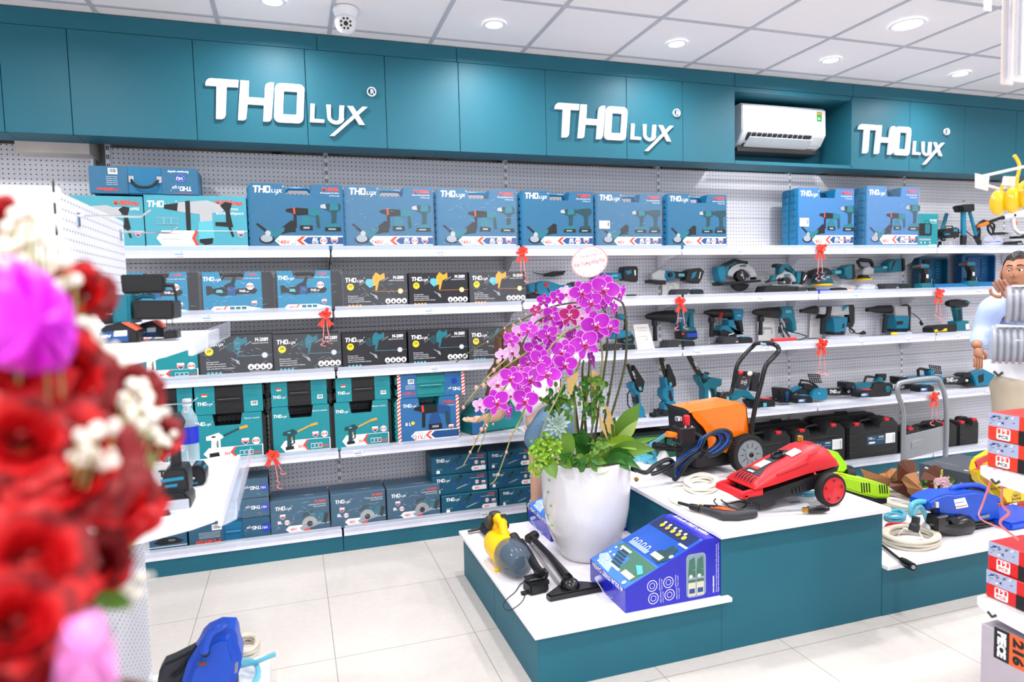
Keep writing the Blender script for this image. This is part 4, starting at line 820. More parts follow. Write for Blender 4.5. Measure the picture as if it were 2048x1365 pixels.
# opened drill cases
def open_case(crop,pts,tray,drill,lab,lab2,latch):
    col = M('open_case_blue','0c4a66' if not latch else '0d4f7e',.45) if not latch else M('open_case_blue2','0f5488',.45)
    X0,Y0,S = crop; y = 4.2
    P = [PY(p[0]/S+X0,p[1]/S+Y0,y) for p in pts]; x0,x1 = min(p.x for p in P),max(p.x for p in P); h = max(p.z for p in P)-B2; w = x1-x0
    e = empty('open_drill_case',(x0,y,B2),0,lab,'tool case','opened blue drill cases on the second shelf')
    b = MB(); b.prism(rrect(0,w,0,h,.03),.03,.05,col,.004)
    o,i = rrect(0,w,0,h,.03,5),rrect(.014,w-.014,.014,h-.014,.02,5)
    for k in range(len(o)):
        j = (k+1) % len(o); F = lambda p,yy: Vector((p[0],yy,p[1]))
        b.face([F(o[k],-.02),F(o[j],-.02),F(i[j],-.02),F(i[k],-.02)],col); b.face([F(i[k],-.02),F(i[j],-.02),F(i[j],.03),F(i[k],.03)],col); b.face([F(o[j],-.02),F(o[k],-.02),F(o[k],.03),F(o[j],.03)],col)
    b.prism(rrect(w*.3,w*.5,h*.78,h*.92,.01),.02,.034,BLACK if not latch else col,.003)
    b.obj('lid',e)
    c = MB()
    for k in range(6): c.box(w*.72,w*.86,.02,.034,h*(.35+.09*k),h*(.41+.09*k),M('inner_blue','0b5f86',.4),.003)
    c.prism([(w*.12,h*.3),(w*.12,h*.62),(w*.5,h*.66),(w*.62,h*.5),(w*.5,h*.3)],.018,.034,MATS['inner_blue'],.004)
    for k in range(5): c.cyl((w*(.3+.08*k),.012,h*.12),(w*(.3+.08*k),.012,h*.34),.005,STEEL if k % 2 else MATS['inner_blue'])
    c.obj('moulded_insert',e)
    Q = [PY(p[0]/S+X0,p[1]/S+Y0,4.08) for p in tray]; tx0,tx1 = min(p.x for p in Q)-x0,max(p.x for p in Q)-x0; th = max(p.z for p in Q)-B2
    t = MB(); t.prism([(tx0,th*.2),(tx0+.03,0),(tx1-.03,0),(tx1,th*.2),(tx1,th),(tx0,th)],-.17,-.03,M('tray_blue','0f6ea6',.4),.006,2); t.obj('tray',e)
    if latch: MB().box(tx1-.12,tx1-.085,-.176,-.168,.004,th+.002,RED,.002).obj('latch',e)
open_case(CE,[(1320,530),(1515,700)],[(1400,712),(1640,740)],None,'dark teal opened drill case standing behind the first drill','',False)
open_case(CE,[(1610,510),(1835,700)],[(1650,700),(1935,735)],None,'blue opened drill case beside the man\'s head, red latch on its tray','',True)
def drill(x,y,s,lab,base):
    g = lambda L: [(x+p[0]*s,y+p[1]*s) for p in L]
    return tool('cordless_drill',CE,4.06,[('chuck',K,'t',g([(0,10),(18,8),(60,3)]),[6*s,14*s,17*s]),('chuck',RED,'t',g([(56,3),(62,2)]),17.5*s),('motor_housing',T,'t',g([(60,2),(112,4)]),[19*s,17*s]),('grip',K,'p',g([(66,18),(104,16),(112,70),(110,120),(76,122),(80,70)]),.04),('grip',PRW,'art',g([(90,60),(104,60),(104,85),(90,85)]),.021),
        ('trigger',K,'p',g([(58,30),(70,25),(74,50),(64,50)]),.02),('battery',T,'p',g([(50,122),(120,118),(126,132),(126,158),(46,160),(44,134)]),.07)],lab,base=base)
drill(1277,588,.98,'cordless drill standing in front of the dark teal opened case',B2)
drill(1592,572,.98,'cordless drill standing in front of the blue opened case',B2+.005)
MB().tube([(0,0,0),(.05,0,0)],.0035,STEEL,6).obj('drill_bit',None,tuple(PY(1585/3.413+1448,588/3.413+360,4.06)),label='thin steel drill bit lying before the chuck of the right drill',cat='drill bit') if 0 else None
tool('small_bracket',CB_,4.1,[('plate',K,'p',[(155,628),(240,626),(240,648),(155,650)],.02),('plate',STEEL,'art',[(170,634),(182,634),(182,642),(170,642)],.011)],'small black plate lying under the large circular saw','accessory',base=B2)
# third shelf
tool('rotary_hammer',CA,4.12,[('handle',K,'t',[(510,880),(590,890),(610,960),(600,1050)],[18,22,20,22]),('body',T2,'p',[(500,865),(590,868),(620,900),(560,930),(500,900)],.06),('base',T2,'p',[(440,1110),(500,1045),(610,1040),(655,1070),(640,1110),(560,1130),(440,1140)],.07),('battery',K,'p',[(530,1130),(660,1085),(682,1130),(670,1190),(540,1185)],.075),('battery',T2,'art',[(560,1150),(640,1130),(640,1145),(560,1165)],.0385)],'blue and black tool partly hidden behind the right orchid stems',base=B3+.05)
charger(CA,370,690,1190,1272,'black charger seen through the orchid stems',B3)
tool('rotary_hammer',CA,HY,[('barrel',K,'t',[(825,895),(850,892),(905,890),(1010,890),(1130,892)],[16,30,46,62,70]),('body',T,'p',[(1120,845),(1180,822),(1325,808),(1335,850),(1262,858),(1245,960),(1125,968)],.09),('grip',T,'p',[(1275,850),(1332,848),(1342,1020),(1285,1020)],.05),('base',T,'p',[(1180,970),(1245,955),(1255,1000),(1290,1012),(1342,1012),(1352,1052),(1190,1056)],.08),('trigger',RED,'p',[(1252,855),(1275,850),(1278,920),(1262,915)],.03),
    ('battery',K,'p',[(1170,1060),(1352,1048),(1360,1130),(1310,1150),(1180,1140)],.09),('battery',BLUE,'art',[(1240,1075),(1350,1070),(1352,1110),(1240,1115)],.046),('battery',RED,'art',[(1180,1070),(1210,1065),(1212,1085),(1180,1095)],.046),('side_handle',K,'t',[(920,930),(925,985),(926,1000),(930,1160)],[30,34,22,24]),('logo_print',PRW,'logo',[(1148,920),(1205,912)],.0456),('logo_print',PRR,'art',[(1150,930),(1175,928),(1175,940),(1150,942)],.0458)],
    'large teal rotary hammer with red trigger and blue battery, below the middle red bow')
charger(CA,1010,1335,1150,1236,'black charger below the rotary hammer with the red trigger',B3)
tool('rotary_hammer',CA,HY,[('barrel',K,'t',[(1468,850),(1500,850),(1545,855),(1650,860),(1765,862)],[16,26,42,52,55]),('selector_ring',RED,'p',[(1600,855),(1620,852),(1612,905),(1592,900)],.115),('depth_rod',STEEL,'t',[(1545,856),(1780,858)],5,.0),('body',T2,'p',[(1735,815),(1790,805),(1858,812),(1860,850),(1850,930),(1760,935),(1750,880)],.09),('grip',K,'p',[(1800,935),(1860,900),(1880,1060),(1840,1075),(1825,1000)],.05),('base',T2,'p',[(1620,995),(1690,985),(1695,930),(1758,930),(1770,1000),(1800,1050),(1790,1078),(1860,1070),(1870,1085),(1790,1095),(1595,1060)],.08),
    ('battery',K,'p',[(1590,1050),(1640,1020),(1740,1060),(1785,1070),(1780,1112),(1595,1104)],.09),('battery',PRW,'art',[(1690,1085),(1750,1065),(1745,1080),(1690,1095)],.046),('side_handle',K,'t',[(1545,900),(1545,950),(1546,965),(1545,1112)],[34,36,24,26]),('trigger',K,'p',[(1792,935),(1806,932),(1810,965),(1798,965)],.03),('logo_print',PRW,'logo',[(1788,888),(1830,884)],.0456)],'rotary hammer with a red ring on its black barrel, second from left')
charger(CA,1620,1962,1112,1192,'black charger below the rotary hammer with the red ring',B3)
tool('corded_rotary_hammer',CB_,HY,[('barrel',K,'t',[(250,845),(270,845),(350,850),(430,850),(525,852)],[18,30,48,58,64]),('body',T,'p',[(510,795),(560,782),(650,780),(662,850),(680,960),(692,1040),(660,1062),(640,1030),(632,960),(600,910),(515,912)],.08),('body',PRTL,'art',[(565,825),(625,820),(628,850),(568,855)],.041),('trigger',RED,'p',[(605,905),(635,903),(637,950),(612,946)],.03),('side_handle',K,'t',[(335,890),(335,940),(336,955),(332,1095)],[34,38,22,24]),
    ('power_cord',K,'c',[(540,915),(560,1000),(580,1120),(560,1060),(545,960),(600,1010),(640,1120),(590,1020),(660,1060),(760,1080),(825,1110),(790,1145),(715,1152)],6),('plug',K,'t',[(540,1000),(545,1070)],[10,20])],'corded rotary hammer with teal body and red trigger above the red tube')
tool('red_tube',CB_,4.03,[('tube',RED,'t',[(462,1155),(715,1140)],21),('cap',M('red_dark','a01820',.4),'t',[(458,1155),(470,1154)],22)],'red plastic tube lying on the third shelf','tube',base=B3)
tool('demolition_hammer',CB_,HY,[('nozzle',K,'t',[(768,832),(790,832),(830,828),(880,822),(935,820)],[20,20,30,40,46]),('body',AL,'p',[(935,792),(1000,785),(1255,778),(1262,868),(1110,885),(935,862)],.085),('body',T2,'art',[(1180,772),(1252,776),(1180,835)],.0435),('collar',K,'p',[(1010,782),(1070,782),(1055,870),(1040,915),(975,915),(1000,870)],.1),('side_handle',K,'t',[(1010,900),(1012,930),(1010,1085)],[36,26,28]),
    ('motor_housing',T2,'p',[(1070,905),(1235,898),(1235,930),(1215,1062),(1085,1062)],.1),('motor_housing',K,'art',[(1175,975),(1198,965),(1190,1015),(1168,1020)],.051),('motor_cap',K,'p',[(1082,1060),(1160,1066),(1180,1040),(1215,1050),(1200,1092),(1095,1092)],.104),('rear_handle',K,'p',[(1262,770),(1330,763),(1342,800),(1340,960),(1318,1010),(1215,1005),(1215,968),(1278,950),(1262,860)],.05),
    ('power_cord',K,'c',[(1300,1000),(1330,1070),(1350,1060),(1320,1010),(1350,1070),(1420,1080)],6),('plug',K,'t',[(1415,1080),(1460,1070),(1478,1075)],[10,24,14])],'silver demolition hammer with blue motor, its cord ending in a round plug')
tool('demolition_hammer',CE,HY,[('nozzle',K,'t',[(973,888),(1000,886),(1050,884),(1135,884)],[14,16,26,30]),('body',AL,'p',[(1130,862),(1225,862),(1232,930),(1140,928)],.085),('motor_housing',T2,'p',[(1126,930),(1232,928),(1226,1018),(1142,1018)],.1),('motor_housing',K,'art',[(1140,965),(1185,962),(1185,985),(1142,990)],.051),('motor_cap',K,'p',[(1142,1016),(1226,1016),(1222,1038),(1145,1038)],.1),('rear_handle',K,'p',[(1222,856),(1245,850),(1262,870),(1258,1030),(1235,1030)],.05),('side_handle',K,'t',[(1105,922),(1100,940),(1092,1045)],[20,13,15]),
    ('power_cord',K,'c',[(1258,910),(1300,915),(1335,960),(1345,975)],3),('power_cord',K,'c',[(1255,960),(1270,985),(1255,1020),(1275,1035)],3),('plug',K,'t',[(1338,968),(1350,985),(1352,992)],[6,12,8])],'demolition hammer with short silver body above the yellow tipped tool pack',base=None)
tool('tool_pack',CE,4.04,[('tip',YEL,'t',[(1145,1050),(1175,1050)],9),('sleeve',PLAS,'t',[(1175,1050),(1275,1048)],10),('shaft',STEEL,'t',[(1175,1050),(1320,1046)],3)],'yellow tipped chisel in a clear sleeve on the third shelf','accessory',base=B3)
tool('chisel_pack',CE,4.04,[('sleeve',PLAS,'p',[(700,1072),(900,1062),(915,1072),(710,1084)],.05),('chisel',STEEL,'t',[(715,1076),(905,1067)],3)],'steel chisels in clear film below the first demolition hammer','accessory',base=B3)
tool('impact_wrench',CE,4.1,[('head',K,'t',[(1522,845),(1545,843),(1590,845),(1650,845)],[18,26,32,24]),('head',T,'art',[(1610,830),(1640,830),(1640,840),(1610,840)],.05),('grip',T,'p',[(1560,872),(1612,868),(1616,960),(1580,962)],.045),('grip',K,'p',[(1572,880),(1600,878),(1610,958),(1582,958)],.052),('base',T,'p',[(1552,968),(1600,958),(1642,962),(1646,1028),(1556,1030)],.08),('base',PRW,'art',[(1616,985),(1640,980),(1640,1020),(1620,1022)],.041)],'tall black and teal impact wrench standing near the man\'s elbow',base=B3)
tool('battery_charger',CE,4.03,[('charger',K,'p',[(1385,1042),(1385,1010),(1410,995),(1555,985),(1555,1038)],.09),('stripe',YEL,'art',[(1400,1022),(1485,1012),(1487,1030),(1402,1038)],.046),('stripe',YEL,'p',[(1460,993),(1485,990),(1485,996),(1460,999)],.05),('stripe',K,'art',[(1420,1020),(1470,1012),(1450,1030),(1425,1033)],.047)],'black charger with yellow stripes beside the impact wrench','charger',base=B3)
# fourth shelf
BAR = M('saw_bar','1a1b1d',.35)
def chain(b,pts,m=STEEL): pass
CHN = M('saw_chain','a8894e',.45,metal=.6)
tool('mini_chainsaw',CC,4.16,[('guide_bar',BAR,'p',[(68,225),(82,207),(100,210),(190,420),(150,440)],.012),('chain',STEEL,'c',[(150,445),(64,228),(82,200),(104,206)],4),('cover',K,'p',[(125,222),(148,222),(262,400),(240,515),(195,520),(140,410)],.035),('body',T2,'p',[(88,430),(130,402),(150,480),(195,520),(205,640),(240,690),(258,790),(165,795),(160,600),(120,500),(92,470)],.07),('grip',K,'p',[(140,530),(180,530),(190,630),(160,640)],.075),('hand_guard',K,'t',[(110,500),(80,540),(85,660),(120,700)],8),
    ('battery',K,'p',[(160,790),(258,770),(262,800),(170,806)],.08),('logo_print',PRW,'logo',[(112,290),(150,372)],.0182),('label',PRTL,'art',[(185,460),(215,450),(228,490),(200,500)],.019)],'shortest of the upright mini chainsaws, its lower part hidden by the orchid leaf',base=B4)
tool('mini_chainsaw',CC,4.16,[('guide_bar',BAR,'p',[(425,140),(475,138),(545,380),(490,380)],.012),('chain',CHN,'c',[(492,380),(455,250),(424,138)],5),('cover',K,'p',[(490,212),(530,212),(598,370),(605,440),(570,466),(500,432)],.04),('body',T2,'p',[(446,372),(490,350),(500,430),(560,470),(565,600),(600,650),(600,712),(445,712),(448,650),(475,615),(430,560),(430,490),(462,455)],.07),('grip',K,'p',[(490,490),(530,480),(560,600),(520,625),(505,560)],.075),('battery',K,'p',[(415,735),(440,700),(605,715),(602,775),(430,762)],.085),
    ('logo_print',PRW,'logo',[(458,180),(484,262)],.0182),('label',PRTL,'art',[(520,410),(548,405),(552,445),(528,450)],.021)],'upright mini chainsaw in the middle with a golden chain, a charger at its foot',base=B4)
tool('battery_charger',CC,4.1,[('charger',K,'p',[(345,790),(345,750),(400,745),(480,770),(560,780),(560,798),(430,800)],.08),('plug',K,'t',[(378,750),(380,700)],[16,12]),('power_cord',K,'c',[(480,790),(560,795),(600,780),(640,770),(600,800),(520,808)],4)],'black plug charger at the foot of the middle mini chainsaw','charger',base=B4)
tool('pole_chainsaw',CC,4.16,[('guide_bar',BAR,'p',[(722,120),(775,118),(905,330),(860,355)],.012),('chain',CHN,'c',[(850,350),(790,240),(722,118)],5),('guide_bar',K,'t',[(862,345),(900,380),(960,400)],[30,55,30]),('body',T,'p',[(818,345),(840,325),(880,420),(960,350),(1085,370),(1082,440),(1030,460),(1028,560),(1040,625),(890,628),(885,470),(830,390)],.07),('knob',T,'d',[(912,342)],32,.06),('grip',K,'p',[(940,455),(1005,470),(1012,600),(975,602),(965,520)],.076),('opening',WHITEM,'art',[(935,480),(955,520),(965,600),(935,602)],.0365),('logo_print',PRW,'logo',[(780,180),(835,275)],.0182),('knob',K,'d',[(948,312)],12,.05)],'upright mini chainsaw with long slanting bar and wide teal handle',base=B4)
LAT = [('hand_guard_lattice',0)]
def lattice(b,P,t,m):          # pierced hand guard: rim plus criss-cross bars
    n = len(P); b.tube([(p[0],0,p[1]) for p in P],t*.55,m,6,closed=True)
    for k in range(1,5):
        u = k/5; A = Vector(P[0]).lerp(Vector(P[1]),u); B = Vector(P[3]).lerp(Vector(P[2]),u); b.tube([(A.x,0,A.y),(B.x,0,B.y)],t*.3,m,5)
        if k < 4: u = k/4; A = Vector(P[0]).lerp(Vector(P[3]),u); B = Vector(P[1]).lerp(Vector(P[2]),u); b.tube([(A.x,0,A.y),(B.x,0,B.y)],t*.3,m,5)
def add_lattice(e,crop,y,pts):
    X0,Y0,S = crop; o = e.location; P = [PY(p[0]/S+X0,p[1]/S+Y0,y)-o for p in pts]; b = MB(); lattice(b,[(p.x,p.z) for p in P],.012,BLACK); b.obj('hand_guard',e)
tool('chainsaw',CC,4.12,[('battery',K,'p',[(1042,560),(1090,518),(1165,540),(1170,600),(1060,612)],.085),('battery',PRTL,'art',[(1120,560),(1150,555),(1155,600),(1128,604)],.043),('body',T,'p',[(1170,560),(1250,500),(1340,488),(1380,505),(1445,585),(1430,605),(1300,560),(1240,600),(1180,605)],.08),('cover',K,'p',[(1370,600),(1520,590),(1522,672),(1395,680)],.09),('guide_bar',BAR,'p',[(1520,585),(1700,570),(1722,585),(1720,612),(1520,620)],.012),('guide_bar',STEEL,'art',[(1690,580),(1705,580),(1705,600),(1690,600)],.007)],'teal chainsaw partly hidden by the black frame of the orange cart',base=B4)
tool('battery_pack',CC,4.02,[('battery',K,'p',[(1510,675),(1515,610),(1540,588),(1630,590),(1655,620),(1652,672)],.09),('battery',RED,'p',[(1540,592),(1548,582),(1630,585),(1635,596)],.06),('label',PRTL,'art',[(1518,625),(1555,625),(1555,665),(1518,667)],.046)],'loose battery pack with a red top beside the black cart frame','battery','loose battery packs on the fourth shelf',base=B4)
e = tool('chainsaw',CD,4.13,[('battery',K,'p',[(42,342),(60,335),(130,338),(172,375),(165,455),(130,466),(55,465)],.09),('battery',PRN,'art',[(100,365),(128,360),(130,450),(105,455)],.046),('rear_handle',T2,'p',[(165,360),(245,322),(290,330),(240,350),(180,385)],.05),('rear_handle',K,'p',[(160,375),(240,345),(300,340),(340,370),(330,420),(280,410),(230,380),(175,410)],.045),('top_handle',K,'t',[(268,300),(275,270),(340,280),(400,312),(420,330)],[8,9,8,9,10]),('body',K,'p',[(270,300),(330,300),(420,330),(340,370),(270,340)],.06),('body',T2,'p',[(320,420),(335,370),(370,336),(468,340),(475,372),(470,430),(430,442),(330,432)],.1),
    ('body',PRTL,'art',[(385,375),(405,375),(405,388),(385,388)],.051),('chain',STEEL,'c',[(470,342),(600,335),(700,338),(724,370),(700,408),(600,412),(470,408)],4),('guide_bar',BAR,'p',[(465,345),(700,341),(720,360),(720,390),(700,405),(465,402)],.014),('logo_print',PRW,'logo',[(522,388),(622,385)],.0082),('knob',PRW,'art',arcpx(694,370,14,0,330,11),.0085),('label',PRG,'art',[(485,380),(505,380),(505,386),(485,386)],.0085)],'teal chainsaw with a pierced hand guard, just left of the ribbon curls',base=B4)
add_lattice(e,CD,4.13,[(340,220),(440,224),(458,290),(360,290)])
e = tool('chainsaw',CD,4.13,[('battery',K,'p',[(630,290),(650,283),(715,286),(732,320),(730,360),(650,345),(632,335)],.09),('battery',PRN,'art',[(690,310),(712,310),(714,340),(692,342)],.046),('body',T,'p',[(722,318),(760,300),(880,288),(900,330),(860,360),(780,350),(755,395),(725,398)],.07),('top_handle',K,'t',[(838,288),(855,240),(870,238),(945,245)],[9,11,10,10]),('top_handle',T,'p',[(930,285),(950,240),(985,245),(1000,288)],.05),('hand_guard',K,'p',[(945,215),(1025,213),(1030,230),(1018,278),(985,250),(945,248)],.03),('cover',K,'p',[(880,292),(1035,290),(1048,310),(1046,385),(1020,412),(900,405),(855,360)],.09),('knob',T,'d',[(1005,343)],28,.105),('knob',T,'p',[(978,338),(1048,342),(1048,352),(978,350)],.12),
    ('chain',STEEL,'c',[(1045,305),(1180,300),(1270,302),(1288,325),(1270,350),(1045,372)],4),('guide_bar',BAR,'p',[(1040,310),(1270,306),(1285,325),(1270,346),(1040,368)],.014),('logo_print',PRW,'logo',[(1082,345),(1190,338)],.0082),('knob_print',PRW,'art',arcpx(1262,330,13,0,330,11),.0085)],'dark teal chainsaw with a round teal knob, half behind the metal trolley handle',base=B4)
e = tool('chainsaw',CD,4.13,[('battery',K,'p',[(1100,240),(1120,236),(1185,242),(1205,290),(1105,298)],.09),('body',T2,'p',[(1185,268),(1260,240),(1420,228),(1480,225),(1505,245),(1500,285),(1220,292)],.09),('top_handle',K,'t',[(1322,232),(1318,180),(1335,168),(1415,182),(1430,228)],[12,13,12,12,12]),('body',T2,'p',[(1390,190),(1430,170),(1445,228),(1400,232)],.06),('chain',STEEL,'c',[(1525,250),(1650,238),(1760,238),(1775,275),(1760,312),(1530,316)],4),('guide_bar',BAR,'p',[(1510,256),(1755,242),(1772,262),(1770,295),(1750,308),(1540,310)],.014),('logo_print',PRW,'logo',[(1562,290),(1665,278)],.0082),('knob_print',PRW,'art',arcpx(1745,272,13,0,330,11),.0085)],'blue chainsaw with a pierced hand guard seen above the metal trolley handle',base=B4)
add_lattice(e,CD,4.13,[(1418,140),(1515,150),(1525,212),(1440,208)])
tool('chainsaw',CD,4.13,[('guard',K,'p',[(1662,225),(1690,205),(1755,200),(1770,240),(1690,242)],.08),('guard',K,'p',[(1690,310),(1760,290),(1800,318),(1720,328)],.08),('body',T2,'p',[(1755,215),(1870,178),(1960,175),(1960,310),(1870,312),(1790,322),(1775,260)],.09),('grip',K,'p',[(1800,220),(1860,200),(1860,280),(1810,300)],.094)],'blue chainsaw partly hidden behind the man',base=B4)
def batt(crop,x0,x1,y0,y1,lab,red):
    h = y1-y0; w = x1-x0
    tool('battery_pack',crop,4.02,[('battery',K,'p',[(x0,y1),(x0+2,y0+h*.35),(x0+w*.15,y0+h*.08),(x1-w*.2,y0),(x1,y0+h*.3),(x1,y1-h*.08)],.09),('latch',RED if red else T2,'p',[(x0+w*.5,y0+h*.1),(x0+w*.55,y0-h*.05),(x0+w*.85,y0-h*.07),(x0+w*.9,y0+h*.1)],.06),('label',PRN,'art',[(x0+w*.05,y0+h*.4),(x0+w*.55,y0+h*.35),(x0+w*.55,y1-h*.1),(x0+w*.05,y1-h*.06)],.046),('label_text',PRW,'text',[(x0+w*.1,y1-h*.25),(x0+w*.45,y1-h*.28)],.0465,'48V')],lab,'battery','loose battery packs on the fourth shelf',base=B4)
batt(CD,200,345,405,472,'loose battery pack in front of the left chainsaw with the pierced guard',False)
batt(CD,755,905,355,420,'loose battery pack with red latch in front of the dark teal chainsaw',True)
batt(CD,1285,1420,310,372,'loose battery pack seen through the metal trolley handle',False)
# base shelf: black cases and green box
def black_case(px0,px1,pyt,pyb,lab,lb=0,y=3.995,dpt=.16,z=RV[4]):
    x0,x1,h = PY(px0,pyb,y).x,PY(px1,pyb,y).x,PY((px0+px1)/2,pyt,y).z-z; w = x1-x0
    e = empty('black_tool_case',(x0,y,z+.001),0,lab,'tool case','black tool cases with red latches on the base shelf')
    o = [(.01,0),(w-.012,0),(w-.002,.03),(w-.002,h*.84),(w*.93,h*.94),(w*.9,h),(w*.66,h),(w*.62,h*.96),(w*.58,h*.82),(w*.34,h*.80),(w*.31,h*.93),(w*.26,h*.95),(w*.05,h*.94),(0,h*.86),(0,.03)]
    b = MB(); b.prism(o,0,dpt*.47,DGREY if 0 else M('case_black','1d1f22',.45),.012,2); b.prism(o,dpt*.5,dpt,MATS['case_black'],.012,2); b.prism([(p[0]*.97+.004,p[1]*.97+.002) for p in o],dpt*.4,dpt*.6,MATS['case_black'])
    for q in (.22,.42,.64): b.tube([(.004,-.001,h*q),(w*.13,-.001,h*q),(w*.16,-.001,h*(q+.06))],.003,MATS['case_black'],5)
    b.tube([(w*.25,-.001,h*.7),(w*.82,-.001,h*.72)],.003,MATS['case_black'],5); b.tube([(w*.3,-.001,h*.12),(w*.33,-.001,h*.17),(w*.82,-.001,h*.18),(w*.9,-.001,h*.24)],.003,MATS['case_black'],5)
    b.obj('case_shell',e); MB().tube([(w*.32,dpt*.48,h*.86),(w*.38,dpt*.48,h*.95),(w*.56,dpt*.48,h*.97),(w*.62,dpt*.48,h*.88)],.011,BLACK,8).obj('carrying_handle',e)
    for q in (.17,.76): MB().box(w*q-.022,w*q+.022,-.003,.03,h*(.93 if q < .5 else .98)-.012,h*(.95 if q < .5 else 1.0)+.004,RED,.003).obj('latch',e)
    if lb:
        a = Art(); a.rect(w*.36,w*.72,h*.36,h*.6,M('label_petrol','1d4a66')); a.logo(w*.39,h*.5,w*.13,PRW,r=False); a.rect(w*.4,w*.52,h*.39,h*.44,PRW); a.text('M-9021',w*.7,h*.53,h*.04,PRW,'r',bold=.03); a.rect(w*.55,w*.7,h*.48,h*.485,PRW); a.rect(w*.73,w*.92,h*.36,h*.62,PRW)
        for q in range(5): a.rect(w*.75,w*.85,h*(.4+.04*q),h*(.405+.04*q),PRG)
        for q in range(8): a.rect(w*.87,w*.9,h*(.38+.025*q),h*(.39+.025*q),PRK)
        a.obj('paper_label',e)
    return e
black_case(1475,1583,868,950,'black tool case mostly hidden behind the orange cart wheel')
black_case(1586,1692,853,937,'black tool case behind the red pressure washer, white label at its lower edge',1)
black_case(1696,1797,841,921,'black tool case with a blue and a white label, left of the trolley',1)
black_case(1802,1915,851,910,'black tool case seen through the trolley handle')
black_case(1917,1958,840,906,'black tool case right of the trolley handle, beside the man\'s legs')
def plain_case(px0,px1,pyt,pyb,lab):
    x0,x1 = PY(px0,pyb,4.17).x,PY(px1,pyb,4.17).x; h = PY((px0+px1)/2,pyt,4.17).z-RV[4]; w = x1-x0
    e = empty('black_tool_case',(x0,4.165,RV[4]+.001),0,lab,'tool case','rear black cases on the base shelf'); b = MB(); o = [(0,0),(w,0),(w,h*.9),(w*.93,h),(w*.07,h),(0,h*.92)]; b.prism(o,0,.058,MATS['case_black'],.012,2); b.prism([(p[0],p[1]) for p in o],.062,.12,MATS['case_black'],.012,2); b.obj('case_shell',e); MB().tube([(w*.4,.06,h*.97),(w*.42,.06,h+.018),(w*.58,.06,h+.018),(w*.6,.06,h*.97)],.008,BLACK,8).obj('carrying_handle',e)
plain_case(1500,1620,848,935,'rear black case, just visible above the cases behind the red washer')
plain_case(1625,1755,832,920,'rear black case rising above the one with the blue label')
for k,(p0,p1,lb) in enumerate(((1215,1330,'long dark green box with white lettering behind the orange cart\'s hose'),(1334,1440,'dark green box half hidden by the pump of the orange cart'))):
    x0,x1,h = px_box(p0,p1,868,945,3.998,RV[4])
    e,w = carton('lithium_tool_box',x0,x1,3.998,.2,RV[4],h,M('carton_green','1e5a48',.42),lb,'dark green boxes on the base shelf')
    MB().box(-.001,w+.001,-.001,.201,h-.02,h+.002,BLACK).obj('lid',e)
    a = Art(); a.text('17" Lithium Battery',w*.95 if k == 0 else w*.4,h*.72,h*.11,PRW,'r',w=w*.45); a.rect(w*.05,w*.3,h*.1,h*.3,PRW); a.obj('printed_artwork',e)
# laser level, tripod, hose, white washer gun on the top shelf right
z1r = RV[0]
CI = (1828,300,6.205)
tool('laser_level',CI,4.12,[('body',K,'p',[(312,1020),(330,985),(400,975),(480,965),(520,985),(520,1090),(360,1100),(312,1080)],.07),('body',T2,'p',[(318,1035),(395,1030),(395,1070),(320,1072)],.08),('body',T2,'art',[(440,985),(490,985),(490,1020),(440,1020)],.036),('handle',K,'t',[(390,975),(395,948),(475,945),(482,968)],6),('base',CHROME,'p',[(340,1135),(350,1110),(500,1112),(505,1140)],.08),('foot',CHROME,'t',[(350,1135),(350,1185)],10),('foot',CHROME,'t',[(430,1140),(430,1188)],10),('foot',CHROME,'t',[(495,1138),(495,1185)],10)],'small black and teal laser level standing left of the tripod','laser level',base=z1r+.001)
tool('tripod',CI,4.1,[('leg',T2,'t',[(612,770),(612,1065)],30),('leg',K,'t',[(612,1065),(608,1190)],[37,33]),('leg',T2,'t',[(575,770),(510,1000),(480,1110)],22,.12),('leg',K,'t',[(500,1080),(480,1188)],22,.12),('leg',T2,'t',[(690,770),(770,1060)],20),('leg',K,'t',[(755,1080),(775,1090),(815,1185)],[24,30,22]),('brace',G_,'t',[(500,1100),(612,980),(740,1085)],7),('head',K,'p',[(530,705),(560,685),(690,678),(695,760),(650,775),(560,770)],.09),('head',STEEL,'t',[(616,685),(616,640)],4),('head',K,'t',[(598,637),(636,634)],4),('knob',K,'t',[(528,718),(570,712)],18)],'teal surveying tripod with black head on the top shelf','tripod',base=z1r+.001)
tool('hose_coil',CI,4.14,[('hose',G_,'c',[(780,1140),(775,980),(820,890),(900,880),(975,930),(1000,1020),(985,1110),(940,1000),(890,900),(830,930),(800,1020),(830,1120),(870,1140)],13),('hose',G_,'c',[(815,1150),(800,1000),(850,900),(920,890),(960,990),(975,1060)],13)],'coiled dark grey hose hanging right of the tripod','hose',base=z1r+.03)
bag(CI,[(860,1050),(1090,1050),(1090,1190),(860,1190)],4.06,'clear plastic bag of fittings below the grey hose coil',z1r+.001,[PRW,BLUE])
WG = M('gun_white','eeeff2',.35)
tool('washer_gun',CI,4.06,[('nozzle',ORANGE,'t',[(798,945),(910,910)],[17,24]),('lance',K,'t',[(910,905),(1050,855),(1110,840)],[20,18,22]),('body',WG,'t',[(1110,850),(1180,820),(1365,800),(1500,800)],[26,40,62,60]),('grip',WG,'t',[(1225,850),(1240,970),(1300,1035),(1400,1030)],[26,24,22,20]),('trigger',ORANGE,'p',[(1228,870),(1255,868),(1272,930),(1250,940)],.03),('front_knob',K,'d',[(1210,815)],16,.07),('battery',K,'p',[(1225,1075),(1340,1070),(1500,1010),(1500,1060),(1340,1100),(1230,1100)],.07)],'white cordless washer gun with orange nozzle behind the yellow hanging items',base=None)
